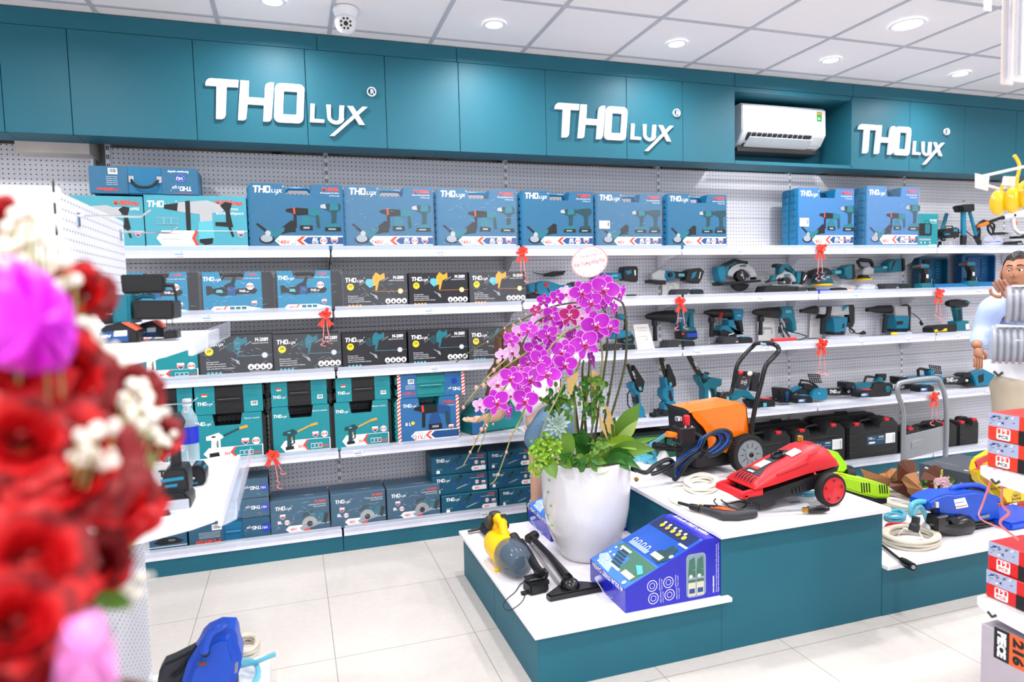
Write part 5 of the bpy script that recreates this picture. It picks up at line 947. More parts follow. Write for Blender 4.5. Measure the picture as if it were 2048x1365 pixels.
tool('nozzle_wand',CI,4.05,[('wand',K,'t',[(955,1050),(1000,1045),(1100,1035),(1168,1038)],[12,20,16,6]),('clip',K,'t',[(965,1085),(975,1060)],6)],'short black nozzle hanging between the hose coil and the white gun','nozzle',base=None)
tool('battery_pack',CI,4.05,[('battery',K,'p',[(1112,1180),(1150,1140),(1280,1130),(1305,1175),(1300,1188),(1115,1190)],.08),('label',PRG,'art',[(1225,1160),(1280,1158),(1280,1175),(1225,1178)],.041)],'flat black battery on the top shelf under the white washer gun','battery',base=z1r+.001)
for c in [o for o in COL.objects if o.name.startswith(('angle_','orbital','rotary','corded','demolition_hammer','circular_saw','cutter_head')) and o.type == 'EMPTY' and o.get('label') and 'box' not in o.name]:
    if c.location.y > 4.15:
        xs = [v for k in kids(c) for v in ((k.matrix_local@Vector(bb)).x for bb in k.bound_box)]
        zs = [v for k in kids(c) for v in ((k.matrix_local@Vector(bb)).z for bb in k.bound_box)]
        zz = min(zs)+(max(zs)-min(zs))*.55
        wire_hook(c,(min(xs)*.5,max(xs)*.6),zz)
#PART4
# ------------------------------------------------------------ stepped display podium
BW = M('board_white','f0edf2',.35); SEAM = BLACK
e = empty('display_podium',(.795,2.24,0),0,'low teal podium with a white top in three steps, carrying the washers and the orchid','podium')
o = Vector((.795,2.24,0))
def pbox(n,x0,x1,y0,y1,z0,z1,m,bev=.0015): return MB().box(x0-o.x,x1-o.x,y0-o.y,y1-o.y,z0,z1,m,bev).obj(n,e)
pbox('low_plinth',.814,1.619,2.268,2.83,0,.219,TEAL); pbox('low_plinth',.814,1.619,2.834,3.40,0,.219,TEAL)
pbox('middle_plinth',1.62,2.468,2.27,2.75,0,.486,TEAL); pbox('middle_plinth',1.62,2.468,2.754,3.40,0,.486,TEAL); pbox('right_plinth',2.469,3.68,2.268,3.08,0,.221,TEAL)
pbox('low_top',.795,1.6195,2.24,3.42,.22,.238,BW); pbox('low_top',1.6195,1.652,2.24,2.2695,.22,.238,BW); pbox('middle_top',1.60,2.485,2.24,2.745,.487,.507,BW); pbox('middle_top',1.60,2.485,2.748,3.42,.487,.507,BW)
pbox('right_top',2.4695,3.70,2.24,3.10,.222,.240,BW)
ZL,ZM,ZR = .2385,.5075,.2405
# ------------------------------------------------------------ solar camera cartons
CAMB = M('carton_royal','1a1fb4',.25,coat=.3); SKY = M('print_blue_sky','3c78e0',.3); GRN = M('print_foliage','3f6f5c',.35); NIGHT = M('print_night','1a2a5c',.3); SAND = M('print_sand','cfc8b4',.4)
def camera_carton(x,y,lab):
    e = empty('solar_camera_carton',(x,y,ZL),0,lab,'box','royal blue wedge shaped camera cartons'); W,D = .455,.325
    h0 = .097; h1 = .245; xs = .36
    b = MB(); b.prism([(0,0),(W,0),(W,h1),(xs,h1),(0,h0)],0,D,CAMB,.001); b.obj('carton',e,smooth=0)
    L = math.hypot(xs,h1-h0); an = math.atan2(h1-h0,xs)
    a = Art(); a.T = Matrix.Translation((0,0,h0))@Matrix.Rotation(-an,4,'Y')@Matrix(((1,0,0,0),(0,0,1,0),(0,-1,0,0),(0,0,0,1)))
    # local art x runs up the slope, z runs back
    a.rect(.0,L*.985,.004,D-.004,SKY); a.rect(L*.42,L*.96,.006,D-.006,M('print_deep_sky','1450b0',.3)); a.rect(L*.8,L*.985,.02,D-.006,NIGHT)
    a.poly([(L*.1,D*.06),(L*.4,D*.02),(L*.42,D*.9),(L*.34,D*.95),(L*.3,D*.5),(L*.12,D*.45)],GRN); a.poly([(L*.02,D*.5),(L*.14,D*.62),(L*.2,D*.9),(L*.12,D*.98),(L*.03,D*.8)],M('print_cloud','a9c4f4',.4))
    for k in range(5): a.rect(L*(.13+.045*k),L*(.165+.045*k),D*(.45+.04*k),D*(.68+.04*k),PRD)
    a.rect(L*.1,L*.13,D*.4,D*.66,PRW); a.rect(L*.35,L*.38,D*.6,D*.86,PRW)
    for q,(u,v) in enumerate(((.05,.85),(.05,.74),(.13,.87),(.13,.76),(.22,.88),(.22,.77),(.31,.9),(.33,.8))): a.disc(L*u,D*v,.0085,PRK); a.disc(L*u,D*v,.0068,PRW)
    for k in range(4): a.ring([(L*.53+p[0],D*(.82-.11*k)+p[1]) for p in arc(0,0,.016,0,345,23,.012)],[(L*.53+p[0],D*(.82-.11*k)+p[1]) for p in arc(0,0,.011,0,345,23,.008)],PRW)
    a.rect(L*.45,L*.51,D*.4,D*.85,M('print_haze','8fa8dc',.4)); a.poly([(L*.44,D*.1),(L*.48,D*.35),(L*.6,D*.3),(L*.7,D*.1),(L*.55,D*.02)],PRD); a.rect(L*.48,L*.55,D*.12,D*.34,SAND); a.rect(L*.64,L*.72,D*.1,D*.24,PRD); a.rect(L*.1,L*.17,D*.1,D*.34,SAND); a.poly([(L*.2,D*.1),(L*.28,D*.3),(L*.32,D*.22),(L*.25,D*.06)],PRTL)
    for k in range(5): a.disc(L*.88,D*(.25+.13*k),.012,PRO if k % 2 else PRY); a.disc(L*.93,D*(.3+.12*k),.008,PRW)
    a.rect(L*.77,L*.8,D*.02,D*.2,PRW); a.disc(L*.045,D*.12,.010,PRW); a.disc(L*.6,D*.05,.010,PRW)
    a.obj('printed_artwork',e)
    a = Art(); a.T = Matrix(((1,0,0,xs+.035),(0,0,1,.02),(0,-1,0,h1),(0,0,0,1))); a.text('AI SOLAR STREET CAMERA',0,D-.05,.021,PRW,rot=-90,bold=.03,w=D*.78); a.obj('lid_print',e)
    a = Art(); a.T = Matrix.Translation((-.0,0,0))@Matrix(((0,-1,0,0),(0,0,1,0),(1,0,0,0),(0,0,0,1))).inverted() if 0 else Matrix(((0,1,0,0),(-1,0,0,D),(0,0,1,0),(0,0,0,1)))
    a.text('AI SOLAR STREET CAMERA',D*.93,h0*.97,.02,PRW,rot=180,bold=.03,w=D*.86); a.obj('side_print',e)
    MB().tube(cat_rom([(-.001,D*.35,.012),(-.028,D*.36,.03),(-.034,D*.5,.052),(-.03,D*.62,.058),(-.001,D*.66,.06)],5),.009,PLAS,4,flat=.3).obj('carrying_handle',e)
    a = Art()
    for k,(u,v) in enumerate(((.26,.6),(.42,.62),(.27,.26),(.43,.28))):
        x_,z_ = W*u,h1*v*.62; a.ring(arc(x_,z_,.023,0,345,23),arc(x_,z_,.0205,0,345,23),PRW); a.ring(arc(x_,z_,.012,0,345,23),arc(x_,z_,.0103,0,345,23),PRW); a.text('quality and function',x_+.035,z_-.024,.006,PRW,rot=90,w=.05); a.text('smart mode',x_+.045,z_-.024,.005,PRW,rot=90,w=.045)
    o_ = rrect(W*.6,W*.8,.014,h1*.79,.018,4); a.poly(o_,PRG); a.poly(rrect(W*.607,W*.793,.018,h1*.775,.015,4),M('window_view','7d94a8',.3))
    for q in range(2):
        x_ = W*(.62+.085*q); a.rect(x_,x_+.034,.02,.075,SAND); a.rect(x_,x_+.034,.075,.125,GRN); a.poly([(x_,.12),(x_+.034,.13),(x_+.03,.18),(x_+.005,.17)],GRN); a.rect(x_+.004,x_+.03,.03,.05,PRN); a.disc(x_+.012,.1,.008,PRW); a.rect(x_,x_+.034,.088,.096,PRG)
    a.text('www.solarcamera',W*.885,.018,.009,PRW,rot=90,bold=.03,w=.07); a.text('This product is used for the security of the whole home area',W*.915,.018,.006,PRW,rot=90,w=h1*.82); a.text('Please read the manual before use and keep it for reference',W*.935,.018,.006,PRW,rot=90,w=h1*.84)
    a.obj('front_print',e); return e
camera_carton(1.185,2.275,'royal blue wedge shaped camera carton at the front corner of the podium')
camera_carton(1.19,3.085,'royal blue camera carton behind the white pot')
# ------------------------------------------------------------ yellow vacuum and its accessories
A_,B_ = PZ(998,1088,ZL+.08),PZ(1062,1150,ZL+.07); dv = (B_-A_).normalized(); Lv = (B_-A_).length; sd = Vector((0,0,1)).cross(dv).normalized()
e = empty('handheld_vacuum',(A_.x,A_.y,ZL),0,'yellow handheld vacuum cleaner with clear dust cup lying on the low white top','vacuum cleaner'); oo = Vector(e.location)
a0 = A_-oo; q = lambda t,u=0,v=0: a0+dv*t+Vector((0,0,1))*v+sd*u
MB().lathe([(.03,-.06),(.06,-.045),(.072,-.01),(.074,.07),(.077,.1),(.077,.115),(.07,.118)],YEL,q(0),dv,28).obj('motor_housing',e)
CUP = M('smoke_plastic','5f6f80',.12,alpha=.62)
MB().lathe([(.07,.115),(.076,.13),(.075,.19),(.062,.25),(.045,.27)],CUP,q(0),dv,28).obj('dust_cup',e)
MB().lathe([(.045,.12),(.045,.2),(.03,.24)],M('filter_blue','2b4a66',.6),q(0),dv,20).obj('filter',e)
MB().tube([q(-.03,.0,.055),q(-.035,.0,.10),q(.0,.0,.125),q(.055,.0,.12),q(.075,0,.07)],[.02,.022,.022,.02,.018],YEL,10).obj('handle',e)
b = MB(); b.sph(q(-.03,-.035,.1),(.022,.022,.034),M('grip_brown','3a3228',.5),12); b.sph(q(-.045,0,.128),(.03,.028,.016),MATS['grip_brown'],12); b.obj('rubber_grip',e)
MB().box(-.014,.014,-.014,.014,-.003,.003,BLACK,.002,T=Matrix.Translation(q(.04,.012,.147))).obj('switch',e)
b = MB(); b.cyl(q(.1,.03,.06),q(.2,.035,.04),.028,BLACK,.02); b.obj('inlet_valve',e)
b = MB(); b.cyl(q(.115,-.05,-.07),q(.118,-.07,-.075+.0),.008,YEL); b.obj('foot',e)
def zt(pts,z,r,m,n=10,name='x',p=None,orig=None,sm=4):
    P = [PZ(px,py,z if not isinstance(z,(list,tuple)) else z[i])-orig for i,(px,py) in enumerate(pts)]
    return MB().tube(cat_rom(P,sm) if sm else P,r,m,n).obj(name,p)
e = empty('crevice_brush',tuple(PZ(1080,1150,ZL)),0,'black dusting brush resting against the dust cup of the yellow vacuum','brush'); oo = Vector(e.location)
zt([(1042,1085),(1058,1110),(1072,1135),(1083,1148)],[ZL+.10,ZL+.09,ZL+.085,ZL+.08],[.022]+[.018]*5+[.02]*8 and .019,BLACKG,12,'tube',e,oo)
p = PZ(1082,1146,ZL+.07)-oo; MB().box(-.028,.028,-.02,.02,-.02,.012,BLACK,.005,T=Matrix.Translation(p)).obj('brush_head',e)
MB().box(-.026,.026,-.018,.018,-.035,-.02,M('bristle','2e201a',.9,bump=.6),0,T=Matrix.Translation(p+Vector((.0,-.012,-.006)))).obj('bristles',e)
p = PZ(1080,1190,ZL); e = empty('battery_charger',(p.x,p.y,ZL),.12,'black charger with slots and a thin cord at the foot of the dusting brush','charger')
b = MB(); b.box(-.045,.045,0,.075,0,.05,BLACK,.008,2); b.box(-.04,.04,.02,.075,.05,.062,BLACK,.005)
for k in range(7): b.box(-.03+k*.009,-.026+k*.009,-.0015,.001,.02,.035,DGREY)
b.obj('charger',e); oo = Vector(e.location)
R_ = Matrix.Rotation(-.12,3,'Z')
pc = [PZ(x,y,ZL+.004)-oo for x,y in ((1060,1172),(1050,1165),(1040,1170),(1030,1185),(1015,1198),(1006,1212),(1015,1222),(1030,1216),(1045,1203),(1050,1190))]
MB().tube([R_@v for v in cat_rom(pc,5)],.002,BLACK,6).obj('power_cord',e); p = R_@(PZ(1050,1186,ZL+.008)-oo)
MB().box(-.018,.018,-.008,.008,-.006,.006,BLACK,.002,T=Matrix.Translation(p)).cyl(p+Vector((-.01,0,0)),p+Vector((-.01,.02,0)),.002,STEEL).cyl(p+Vector((.01,0,0)),p+Vector((.01,.02,0)),.002,STEEL).obj('plug',e)
# floor head with wand
p0 = PZ(1100,1206,ZL); p1 = PZ(1210,1184,ZL); e = empty('vacuum_floor_head',tuple(p0),0,'black vacuum floor nozzle with its long black tube, lying beside the blue carton','vacuum nozzle'); oo = Vector(e.location); w_ = (p1-p0).length; an = math.atan2(p1.y-p0.y,p1.x-p0.x)
b = MB(); b.prism([(0,0),(w_,0),(w_+.004,.03),(w_*.68,.085),(w_*.3,.085),(-.004,.03)],0,.028,BLACKG,.006,2,ax='z'); o_ = b.obj('nozzle',e,rot=(0,0,an))
p = Vector((w_*.46,.055,.03)); p.rotate(Matrix.Rotation(an,3,'Z')); MB().sph(p,(.042,.045,.032),BLACKG,16).obj('swivel',e)
P = [p+Vector((0,.02,.015)),PZ(1135,1158,ZL+.055)-oo,PZ(1100,1115,ZL+.05)-oo,PZ(1062,1075,ZL+.045)-oo]
MB().tube(P,[.026,.024,.018,.017],BLACKG,14).obj('wand',e); MB().tube([P[3]+Vector((-.02,-.02,0)),P[3]+Vector((.03,.02,.0))],[.024,.024],BLACK,14).obj('wand_end',e)
MB().tube([PZ(1118,1170,ZL+.01)-oo,PZ(1060,1090,ZL+.01)-oo],.007,ALU,8).obj('wand_seam',e)
e = empty('crevice_nozzle',tuple(PZ(960,1070,ZL)),0,'flat black nozzle reaching over the back left corner of the podium','vacuum nozzle'); oo = Vector(e.location)
P = [PZ(936,1064,ZL+.014)-oo,PZ(962,1057,ZL+.02)-oo,PZ(985,1070,ZL+.03)-oo]
MB().tube(P,[.014,.02,.03],BLACK,4,flat=.5).obj('nozzle',e)
b = MB(); c0,c1,c2,c3 = [PZ(x,y,ZL)-oo for x,y in ((962,1062),(980,1080),(1012,1062),(990,1050))]
b.prism([(v.x,v.y) for v in (c0,c1,c2,c3)],.002,.045,BLACK,.006,2,ax='z'); b.obj('brush_head',e); MB().tube([PZ(990,1058,ZL+.05)-oo,PZ(1012,1050,ZL+.05)-oo],.025,BLACK,12).obj('socket',e)

# ------------------------------------------------------------ red pressure washer
C6 = (1400,860,6.4)
def u6(x,y,Y): return PY(x/6.4+1400,y/6.4+860,Y)
yn,yf = 2.395,2.60; ym = (yn+yf)/2
st = [(700,770,735),(760,758,640),(860,735,580),(960,705,520),(1150,640,415),(1360,570,300),(1500,530,215),(1600,510,190),(1700,480,225),(1760,465,320),(1785,462,430)]
S = []
for x,yb,yt in st:
    p,q_ = u6(x,yb,yn),u6(x,yt,yn+.03); S.append((p.x,p.z,q_.z))
e = empty('red_pressure_washer',(S[0][0],ym,ZM),0,'red and black pressure washer with red spoked wheels on the highest white top','pressure washer'); oo = Vector(e.location); hw = (yf-yn)/2
b = MB(); rings = []
for x,zb,zt_ in S:
    x -= oo.x; zb -= ZM; zt_ -= ZM; h = zt_-zb
    sec = [(-hw,zb),(-hw,zb+h*.35),(-hw*.93,zb+h*.62),(-hw*.74,zb+h*.86),(-hw*.45,zb+h*.98),(0,zb+h*1.02),(hw*.45,zb+h*.98),(hw*.74,zb+h*.86),(hw*.93,zb+h*.62),(hw,zb+h*.35),(hw,zb)]
    rings.append([b.bm.verts.new((x,y,z)) for y,z in sec])
mi = b.mi(RED)
for A,B in zip(rings,rings[1:]):
    for k in range(len(A)-1): f = b.bm.faces.new((A[k],B[k],B[k+1],A[k+1])); f.material_index = mi
b.bm.faces.new(rings[0]); b.bm.faces.new(rings[-1][::-1]); bmesh.ops.recalc_face_normals(b.bm,faces=b.bm.faces)
b.obj('hood',e,smooth=50)
def top(x,v):                                   # point on the hood's top, x in world, v -1..1 across
    for (xa,zba,zta),(xb,zbb,ztb) in zip(S,S[1:]):
        if xa <= x <= xb:
            t = (x-xa)/(xb-xa); zb = zba+(zbb-zba)*t; zt_ = zta+(ztb-zta)*t; h = zt_-zb; av = abs(v)
            pr = [(0,1.02),(.45,.98),(.74,.86),(.93,.62),(1,.35)]
            for (u0,f0),(u1,f1) in zip(pr,pr[1:]):
                if u0 <= av <= u1: f = f0+(f1-f0)*(av-u0)/(u1-u0); return Vector((x-oo.x,v*hw,zb+h*f-ZM))
    return Vector((x-oo.x,v*hw,0))
def patch(name,x0,x1,vf0,vf1,m,lift=.0025,n=10,nv=6,label=None):
    b = MB(); g = []
    for i in range(n+1):
        x = x0+(x1-x0)*i/n; a_,c_ = vf0(i/n),vf1(i/n); g.append([b.bm.verts.new(top(x,a_+(c_-a_)*j/nv)+Vector((-.3*lift,0,lift))) for j in range(nv+1)])
    b.mi(m)
    for i in range(n):
        for j in range(nv): b.bm.faces.new((g[i][j],g[i+1][j],g[i+1][j+1],g[i][j+1]))
    return b.obj(name,e,smooth=60,label=label)
X = lambda c: u6(c,500,yn).x
patch('top_panel',X(830),X(1340),lambda t: -.62+.35*min(1,t*3),lambda t: .62-.3*min(1,t*3),DGREY)
patch('vent_grille',X(722),X(815),lambda t: -.66,lambda t: .66,M('red_deep','b01822',.45),.002)
for k in range(6): patch('vent_slot',X(730),X(812),lambda t,k=k: -.58+.2*k,lambda t,k=k: -.52+.2*k,BLACK,.004,6,1)
patch('warning_label',X(940),X(1080),lambda t: -.18,lambda t: .3,PRW,.005,8,4); patch('red_label',X(900),X(950),lambda t: -.18,lambda t: .3,M('label_red','f2442f',.4),.005,4,4); patch('badge',X(835),X(865),lambda t: -.2,lambda t: .2,M('label_ice','a8d4ea',.3),.006,4,3)
patch('paper_label',X(1270),X(1400),lambda t: -.55,lambda t: -.1,PRW,.004,6,4)
for k in range(3): patch('top_rib',X(1530),X(1640),lambda t,k=k: -.3+.16*k,lambda t,k=k: -.22+.16*k,MATS['red_deep'],.004,5,1)
p = top(X(1210),.05); b = MB(); b.tube([p+Vector((.026*math.cos(t*PI/12),.026*math.sin(t*PI/12),.008+.35*.026*math.cos(t*PI/12))) for t in range(24)],.008,BLACKG,8,closed=True); b.obj('knob',e)
BRASS = M('brass','c9a04a',.3,metal=1)
p = top(X(1560),.35); MB().cyl(p,p+Vector((0,0,.028)),.014,BRASS,n=8,bev=.002).obj('brass_fitting',e)
# side mouldings
b = MB(); L = [u6(x,y,yn-.001)-oo for x,y in ((1480,575),(1470,500),(1490,420),(1560,330),(1690,285))]; b.tube([v+Vector((0,.004*i,0)) for i,v in enumerate(cat_rom(L,4))],.005,RED,6); L = [u6(x,y,yn+.001)-oo for x,y in ((990,575),(1200,490),(1380,420),(1400,330),(1500,290))]; b.tube(L,.005,RED,6); b.obj('side_moulding',e)
n0,n1 = u6(560,872,yn)-oo,u6(745,725,yn)-oo
b = MB()
for s_ in (0,1):
    yy = (yf-yn)*s_; b.prism([(n0.x-.004,n0.z-.006),(n1.x+.03,n1.z-.045),(n1.x+.03,n1.z-.012),(n0.x+.02,n0.z+.02),(n0.x,n0.z+.014)],n0.y+(yy-.034 if s_ else 0),n0.y+(yy if s_ else .034),RED,.006,2)
b.prism([(n0.x-.006,n0.z-.008),(n0.x+.026,n0.z-.012),(n0.x+.03,n0.z+.014),(n0.x+.004,n0.z+.014)],n0.y,n0.y+(yf-yn),RED,.007,2); b.obj('front_handle',e)
base = [(548,892),(740,830),(1450,590),(1785,468),(1760,540),(1640,570),(1500,680),(1480,760),(1200,840),(975,905),(968,965),(860,1015),(790,1018),(640,930)]
pts = [u6(x,y,yn+.01)-oo for x,y in base]; b = MB(); b.prism([(p.x,max(p.z,.001)) for p in pts],-hw+.008,hw-.008,BLACK,.005)
for k in range(5): L = u6(660+28*k,945+14*k,yn)-oo; b.box(L.x,L.x+.004,-hw+.002,-hw+.009,L.z-.012,L.z+.012,DGREY)
for k in range(4): L = u6(1200+45*k,800-16*k,yn)-oo; b.box(L.x,L.x+.006,-hw+.002,-hw+.009,L.z-.01,L.z+.012,DGREY)
b.obj('base',e)
wc = u6(1700,775,yn-.045)-oo; wr = wc.z
for s_ in (-1,1):
    y0 = s_*(hw+.03); b = MB(); b.lathe([(wr*.8,-.02),(wr*.97,-.018),(wr,-.008),(wr,.008),(wr*.97,.018),(wr*.8,.02)],M('tyre','17181a',.7),(wc.x,y0,wr),(0,-1,0),40,cap=False); w_ = b.obj('wheel',e)
    c = MB(); c.lathe([(wr*.79,.012),(wr*.79,.022),(wr*.74,.018),(.012,.02),(.0005,.022)],RED,(wc.x,y0,wr),(0,s_,0),40,cap=False)
    for k in range(5):
        a_ = k*2*PI/5+.3; d_ = Vector((math.cos(a_),0,math.sin(a_))); t_ = Vector((-math.sin(a_),0,math.cos(a_))); cc = Vector((wc.x,y0+s_*.0225,wr))
        c.face([cc+d_*wr*.66+t_*.007,cc+d_*wr*.66-t_*.007,cc+d_*wr*.5],BLACK)
    h_ = c.obj('hub_cap',w_)
b = MB(); L = [PZ(x,y,ZM+z)-oo for x,y,z in ((1432,998,.03),(1428,1003,.02),(1436,1012,.01),(1450,1018,.008),(1470,1020,.008),(1488,1015,.008),(1492,1008,.02),(1478,1004,.03),(1455,1008,.02),(1442,1000,.02),(1460,1014,.006),(1484,1018,.006))]
b.tube(cat_rom(L,6),.0032,BLACK,8); b.obj('power_cord',e)
# spray lance
e = empty('spray_lance',tuple(PZ(1440,1033,ZM)),0,'black and orange spray lance with brass nozzle lying in front of the red washer','spray gun'); oo = Vector(e.location)
f = lambda x,y,z=.02: PZ(x,y,ZM+z)-oo
MB().tube([f(1357,1006),f(1378,1012),f(1382,1014),f(1400,1018)],[.007,.008,.015,.017],BLACK,12).obj('inlet',e)
MB().tube([f(1399,1017),f(1402,1018)],.019,BRASS,12).obj('brass_ring',e)
MB().tube([f(1402,1019),f(1430,1026),f(1445,1032),f(1475,1032),f(1510,1027)],[.014,.018,.021,.022,.019],DGREY,12).obj('grip',e)
MB().tube([f(1408,1012,.03),f(1430,1014,.04),f(1460,1018,.04),f(1490,1022,.032)],[.006,.008,.008,.008],BLACK,8).obj('trigger_guard',e)
MB().tube([f(1422,1015,.034),f(1445,1018,.04),f(1472,1021,.034)],[.006,.014,.008],M('trigger_orange','ff5a1c',.4),8,flat=.6).obj('trigger',e)
MB().tube([f(1510,1027),f(1608,1021,.018)],.0045,STEEL,10).obj('wand',e); MB().tube([f(1606,1021),f(1617,1020)],.012,BRASS,6).obj('brass_nut',e); MB().tube([f(1616,1020),f(1620,1020),f(1645,1019),f(1657,1018)],[.015,.016,.016,.010],BLACKG,14).obj('nozzle',e)

# hose rings: an ellipse seen in the photo mapped on a level plane, laid out as a real coil
def coil(name,cx,cy,rx,ry,z,r,m,lab,turns=6,rot=0,layers=2,tie=False,tail=None,cat='hose',sp=.55):
    c = PZ(cx,cy,z); e = empty(name,(c.x,c.y,z),0,lab,cat); P = []
    for k in range(turns):
        s = 1-.0*k-(k % 3)*.085; zz = r+.9*r*2*(k//3)
        for t in range(26):
            a_ = 2*PI*t/26; X_,Y_ = rx*s*math.cos(a_),ry*s*math.sin(a_); X2,Y2 = X_*math.cos(rot)-Y_*math.sin(rot),X_*math.sin(rot)+Y_*math.cos(rot); v = PZ(cx+X2,cy+Y2,z)-c; P.append((v.x,v.y,zz+.003*math.sin(3*a_+k)))
    MB().tube(P,r,m,8).obj('hose',e)
    if tail: MB().tube(cat_rom([Vector(P[0])]+[PZ(x,y,z+r)-c for x,y in tail],5),r,m,8).obj('hose_end',e)
    if tie:
        for (tx,ty) in tie:
            v = PZ(tx,ty,z)-c; MB().tube([v+Vector((-.03,.05,.0)),v+Vector((-.015,.03,.045)),v+Vector((.015,-.03,.045)),v+Vector((.03,-.05,0))],.006,PRW,6,flat=.3).obj('tie',e)
    return e
HB = M('hose_beige','c9c2b2',.5); HC = M('hose_cream','e4e0d4',.45); HCY = M('hose_cyan','6cc8e0',.12,alpha=.75)
coil('cream_hose_coil',1403,976,34,14,ZM,.0075,HC,'cream hose coiled left of the red pressure washer',9,tail=[(1352,970),(1340,985),(1342,1000),(1362,1010)])
coil('beige_hose_coil',1822,1085,58,18,ZR,.0085,HB,'beige hose coil with white ties on the lower right top',9,rot=.08,tie=[(1822,1078)])
coil('beige_hose_bundle',1800,1010,52,16,ZR,.008,HB,'beige hose bundle behind the lime green washer',9,rot=.25)
coil('cyan_hose_coil',1790,1037,20,9,ZR,.008,HCY,'small pale blue hose coil beside the middle step',5)
coil('cyan_hose_coil',1612,985,34,9,ZM,.007,HCY,'pale blue hose seen under the red pressure washer',4,cat='hose')
e = empty('printed_sheet',tuple(PZ(1560,1005,ZM)),0,'white leaflet lying under the red pressure washer','paper'); oo = Vector(e.location)
b = MB(); b.face([PZ(x,y,ZM+.001)-oo for x,y in ((1480,1012),(1600,1022),(1640,1000),(1560,985))],M('sheet_cool','e8ecf4',.5)); b.obj('paper',e,smooth=0)
a = Art(); a.T = Matrix(((1,0,0,.0),(0,0,1,0),(0,-1,0,.0015),(0,0,0,1))); a.text('HHX',.03,-.04,.02,PRN,bold=.04); a.obj('printing',e)
# ------------------------------------------------------------ orange pump cart
def uc(x,y,Y): return PY(x/5.461+1240,y/5.461+690,Y)
yn = 3.0; yf = 3.25
wc = uc(1390,1190,yn-.04); e = empty('orange_pump_cart',(wc.x,3.12,ZM),0,'orange and black wheeled high pressure pump with a tall black tube handle','pressure washer'); oo = Vector(e.location)
outl = [(778,738),(1080,690),(1355,640),(1385,690),(1412,965),(1240,1010),(1165,1180),(972,1165),(960,1060),(945,960),(905,895),(840,835),(800,785)]
L = [uc(x,y,yn)-oo for x,y in outl]; ORC = M('orange_enamel','ff7d08',.25,coat=.4)
b = MB(); b.prism([(p.x,p.z) for p in L],-.12,-.1165,ORC); b.prism([(p.x,p.z) for p in L],.1165,.12,ORC)
T1,T2_ = L[0],L[2]; b.prism([(T1.x-.006,T1.z-.004),(T1.x-.006,T1.z),(L[1].x,L[1].z+.004),(T2_.x-.01,T2_.z+.002),(L[3].x,L[3].z),(L[4].x,L[4].z),(L[4].x-.006,L[4].z),(L[3].x-.007,L[3].z),(T2_.x-.012,T2_.z-.003),(L[1].x,L[1].z)],-.12,.12,ORC,.001)
b.obj('cover',e)
L = [uc(x,y,yn+.02)-oo for x,y in ((700,695),(770,735),(800,800),(870,900),(935,960),(930,1060),(860,1080),(760,1000),(745,760))]
b = MB(); b.prism([(p.x,p.z) for p in L],-.105,.105,BLACK,.004); b.box(L[5].x-.06,L[5].x+.2,-.09,.10,.03,L[5].z+.02,BLACK,.01); b.obj('motor',e)
TY = M('tyre'); wr = wc.z-ZM; HUBG = M('wheel_grey','7d858c',.45)
def wheel(cx,cy,r,s_,par=e):
    b = MB(); pr = []; b.lathe([(r*.74,-.024),(r*.95,-.024),(r,-.014),(r,.014),(r*.95,.024),(r*.74,.024)],TY,(cx,cy,r),(0,1,0),44,cap=False)
    for k in range(44):
        a_ = 2*PI*k/44; b.box(-.0035,.0035,-.02,.02,r-.002,r+.003,TY,T=Matrix.Translation((cx,cy,r))@Matrix.Rotation(a_,4,'Y')) if k % 1 == 0 else None
    w_ = b.obj('wheel',par)
    c = MB(); c.lathe([(r*.75,.018),(r*.75,.026),(r*.68,.02),(r*.3,.024),(r*.27,.034),(r*.14,.034),(r*.13,.02),(.001,.018)],HUBG,(cx,cy,r),(0,s_,0),40,cap=False)
    c.lathe([(r*.14,.033),(r*.135,.035),(.001,.03)],BLACKG,(cx,cy,r),(0,s_,0),20,cap=False)
    for k in range(10):
        a_ = k*2*PI/10; d_ = Vector((math.cos(a_),0,math.sin(a_))); t_ = Vector((-math.sin(a_),0,math.cos(a_))); cc = Vector((cx,cy+s_*.0232,r)); c.face([cc+d_*r*.66,cc+d_*r*.36+t_*.003,cc+d_*r*.34-t_*.003],DGREY)
    c.obj('hub_cap',w_)
wheel(0,-.16,wr,-1); wheel(-.0,.17,wr,1)
MB().cyl((0,-.15,wr),(0,.16,wr),.008,STEEL).obj('axle',e)
nr = [uc(x,y,yn-.02)-oo for x,y in ((1430,975),(1455,800),(1490,620),(1540,430),(1565,320),(1600,220),(1680,130),(1735,60))]
fr = [uc(x,y,yf+.02)-oo for x,y in ((1190,640),(1215,520),(1262,300),(1290,205),(1360,110),(1440,30))]
fb = [Vector((nr[0].x-.02,fr[0].y,nr[0].z+.02)),Vector((nr[1].x-.01,fr[0].y,nr[1].z))]
fr[0] = Vector((nr[2].x-.005,fr[0].y,nr[2].z)); 
top_ = [Vector((nr[-1].x,nr[-1].y+.04,nr[-1].z+.03)),Vector((fr[-1].x,fr[-1].y-.05,max(fr[-1].z,nr[-1].z)+.02))]
P = cat_rom(nr+top_+fr[::-1]+fb[::-1],5); MB().tube(P,.0125,BLACKG,12).obj('tube_handle',e)
mid = (top_[0]+top_[1])/2; dd = (top_[1]-top_[0]).normalized(); MB().tube([mid-dd*.035,mid+dd*.035],.0135,M('label_ice'),12).obj('handle_label',e)
pn = [uc(1528,305,yn)-oo,uc(1490,515,yn)-oo]; pf = [uc(1290,285,yf)-oo,uc(1238,475,yf)-oo]
b = MB(); b.face([pn[0],pf[0],pf[1],pn[1]],BLACK); b.face([v+Vector((.004,0,0)) for v in (pn[1],pf[1],pf[0],pn[0])],BLACK); b.obj('control_panel',e,smooth=0)
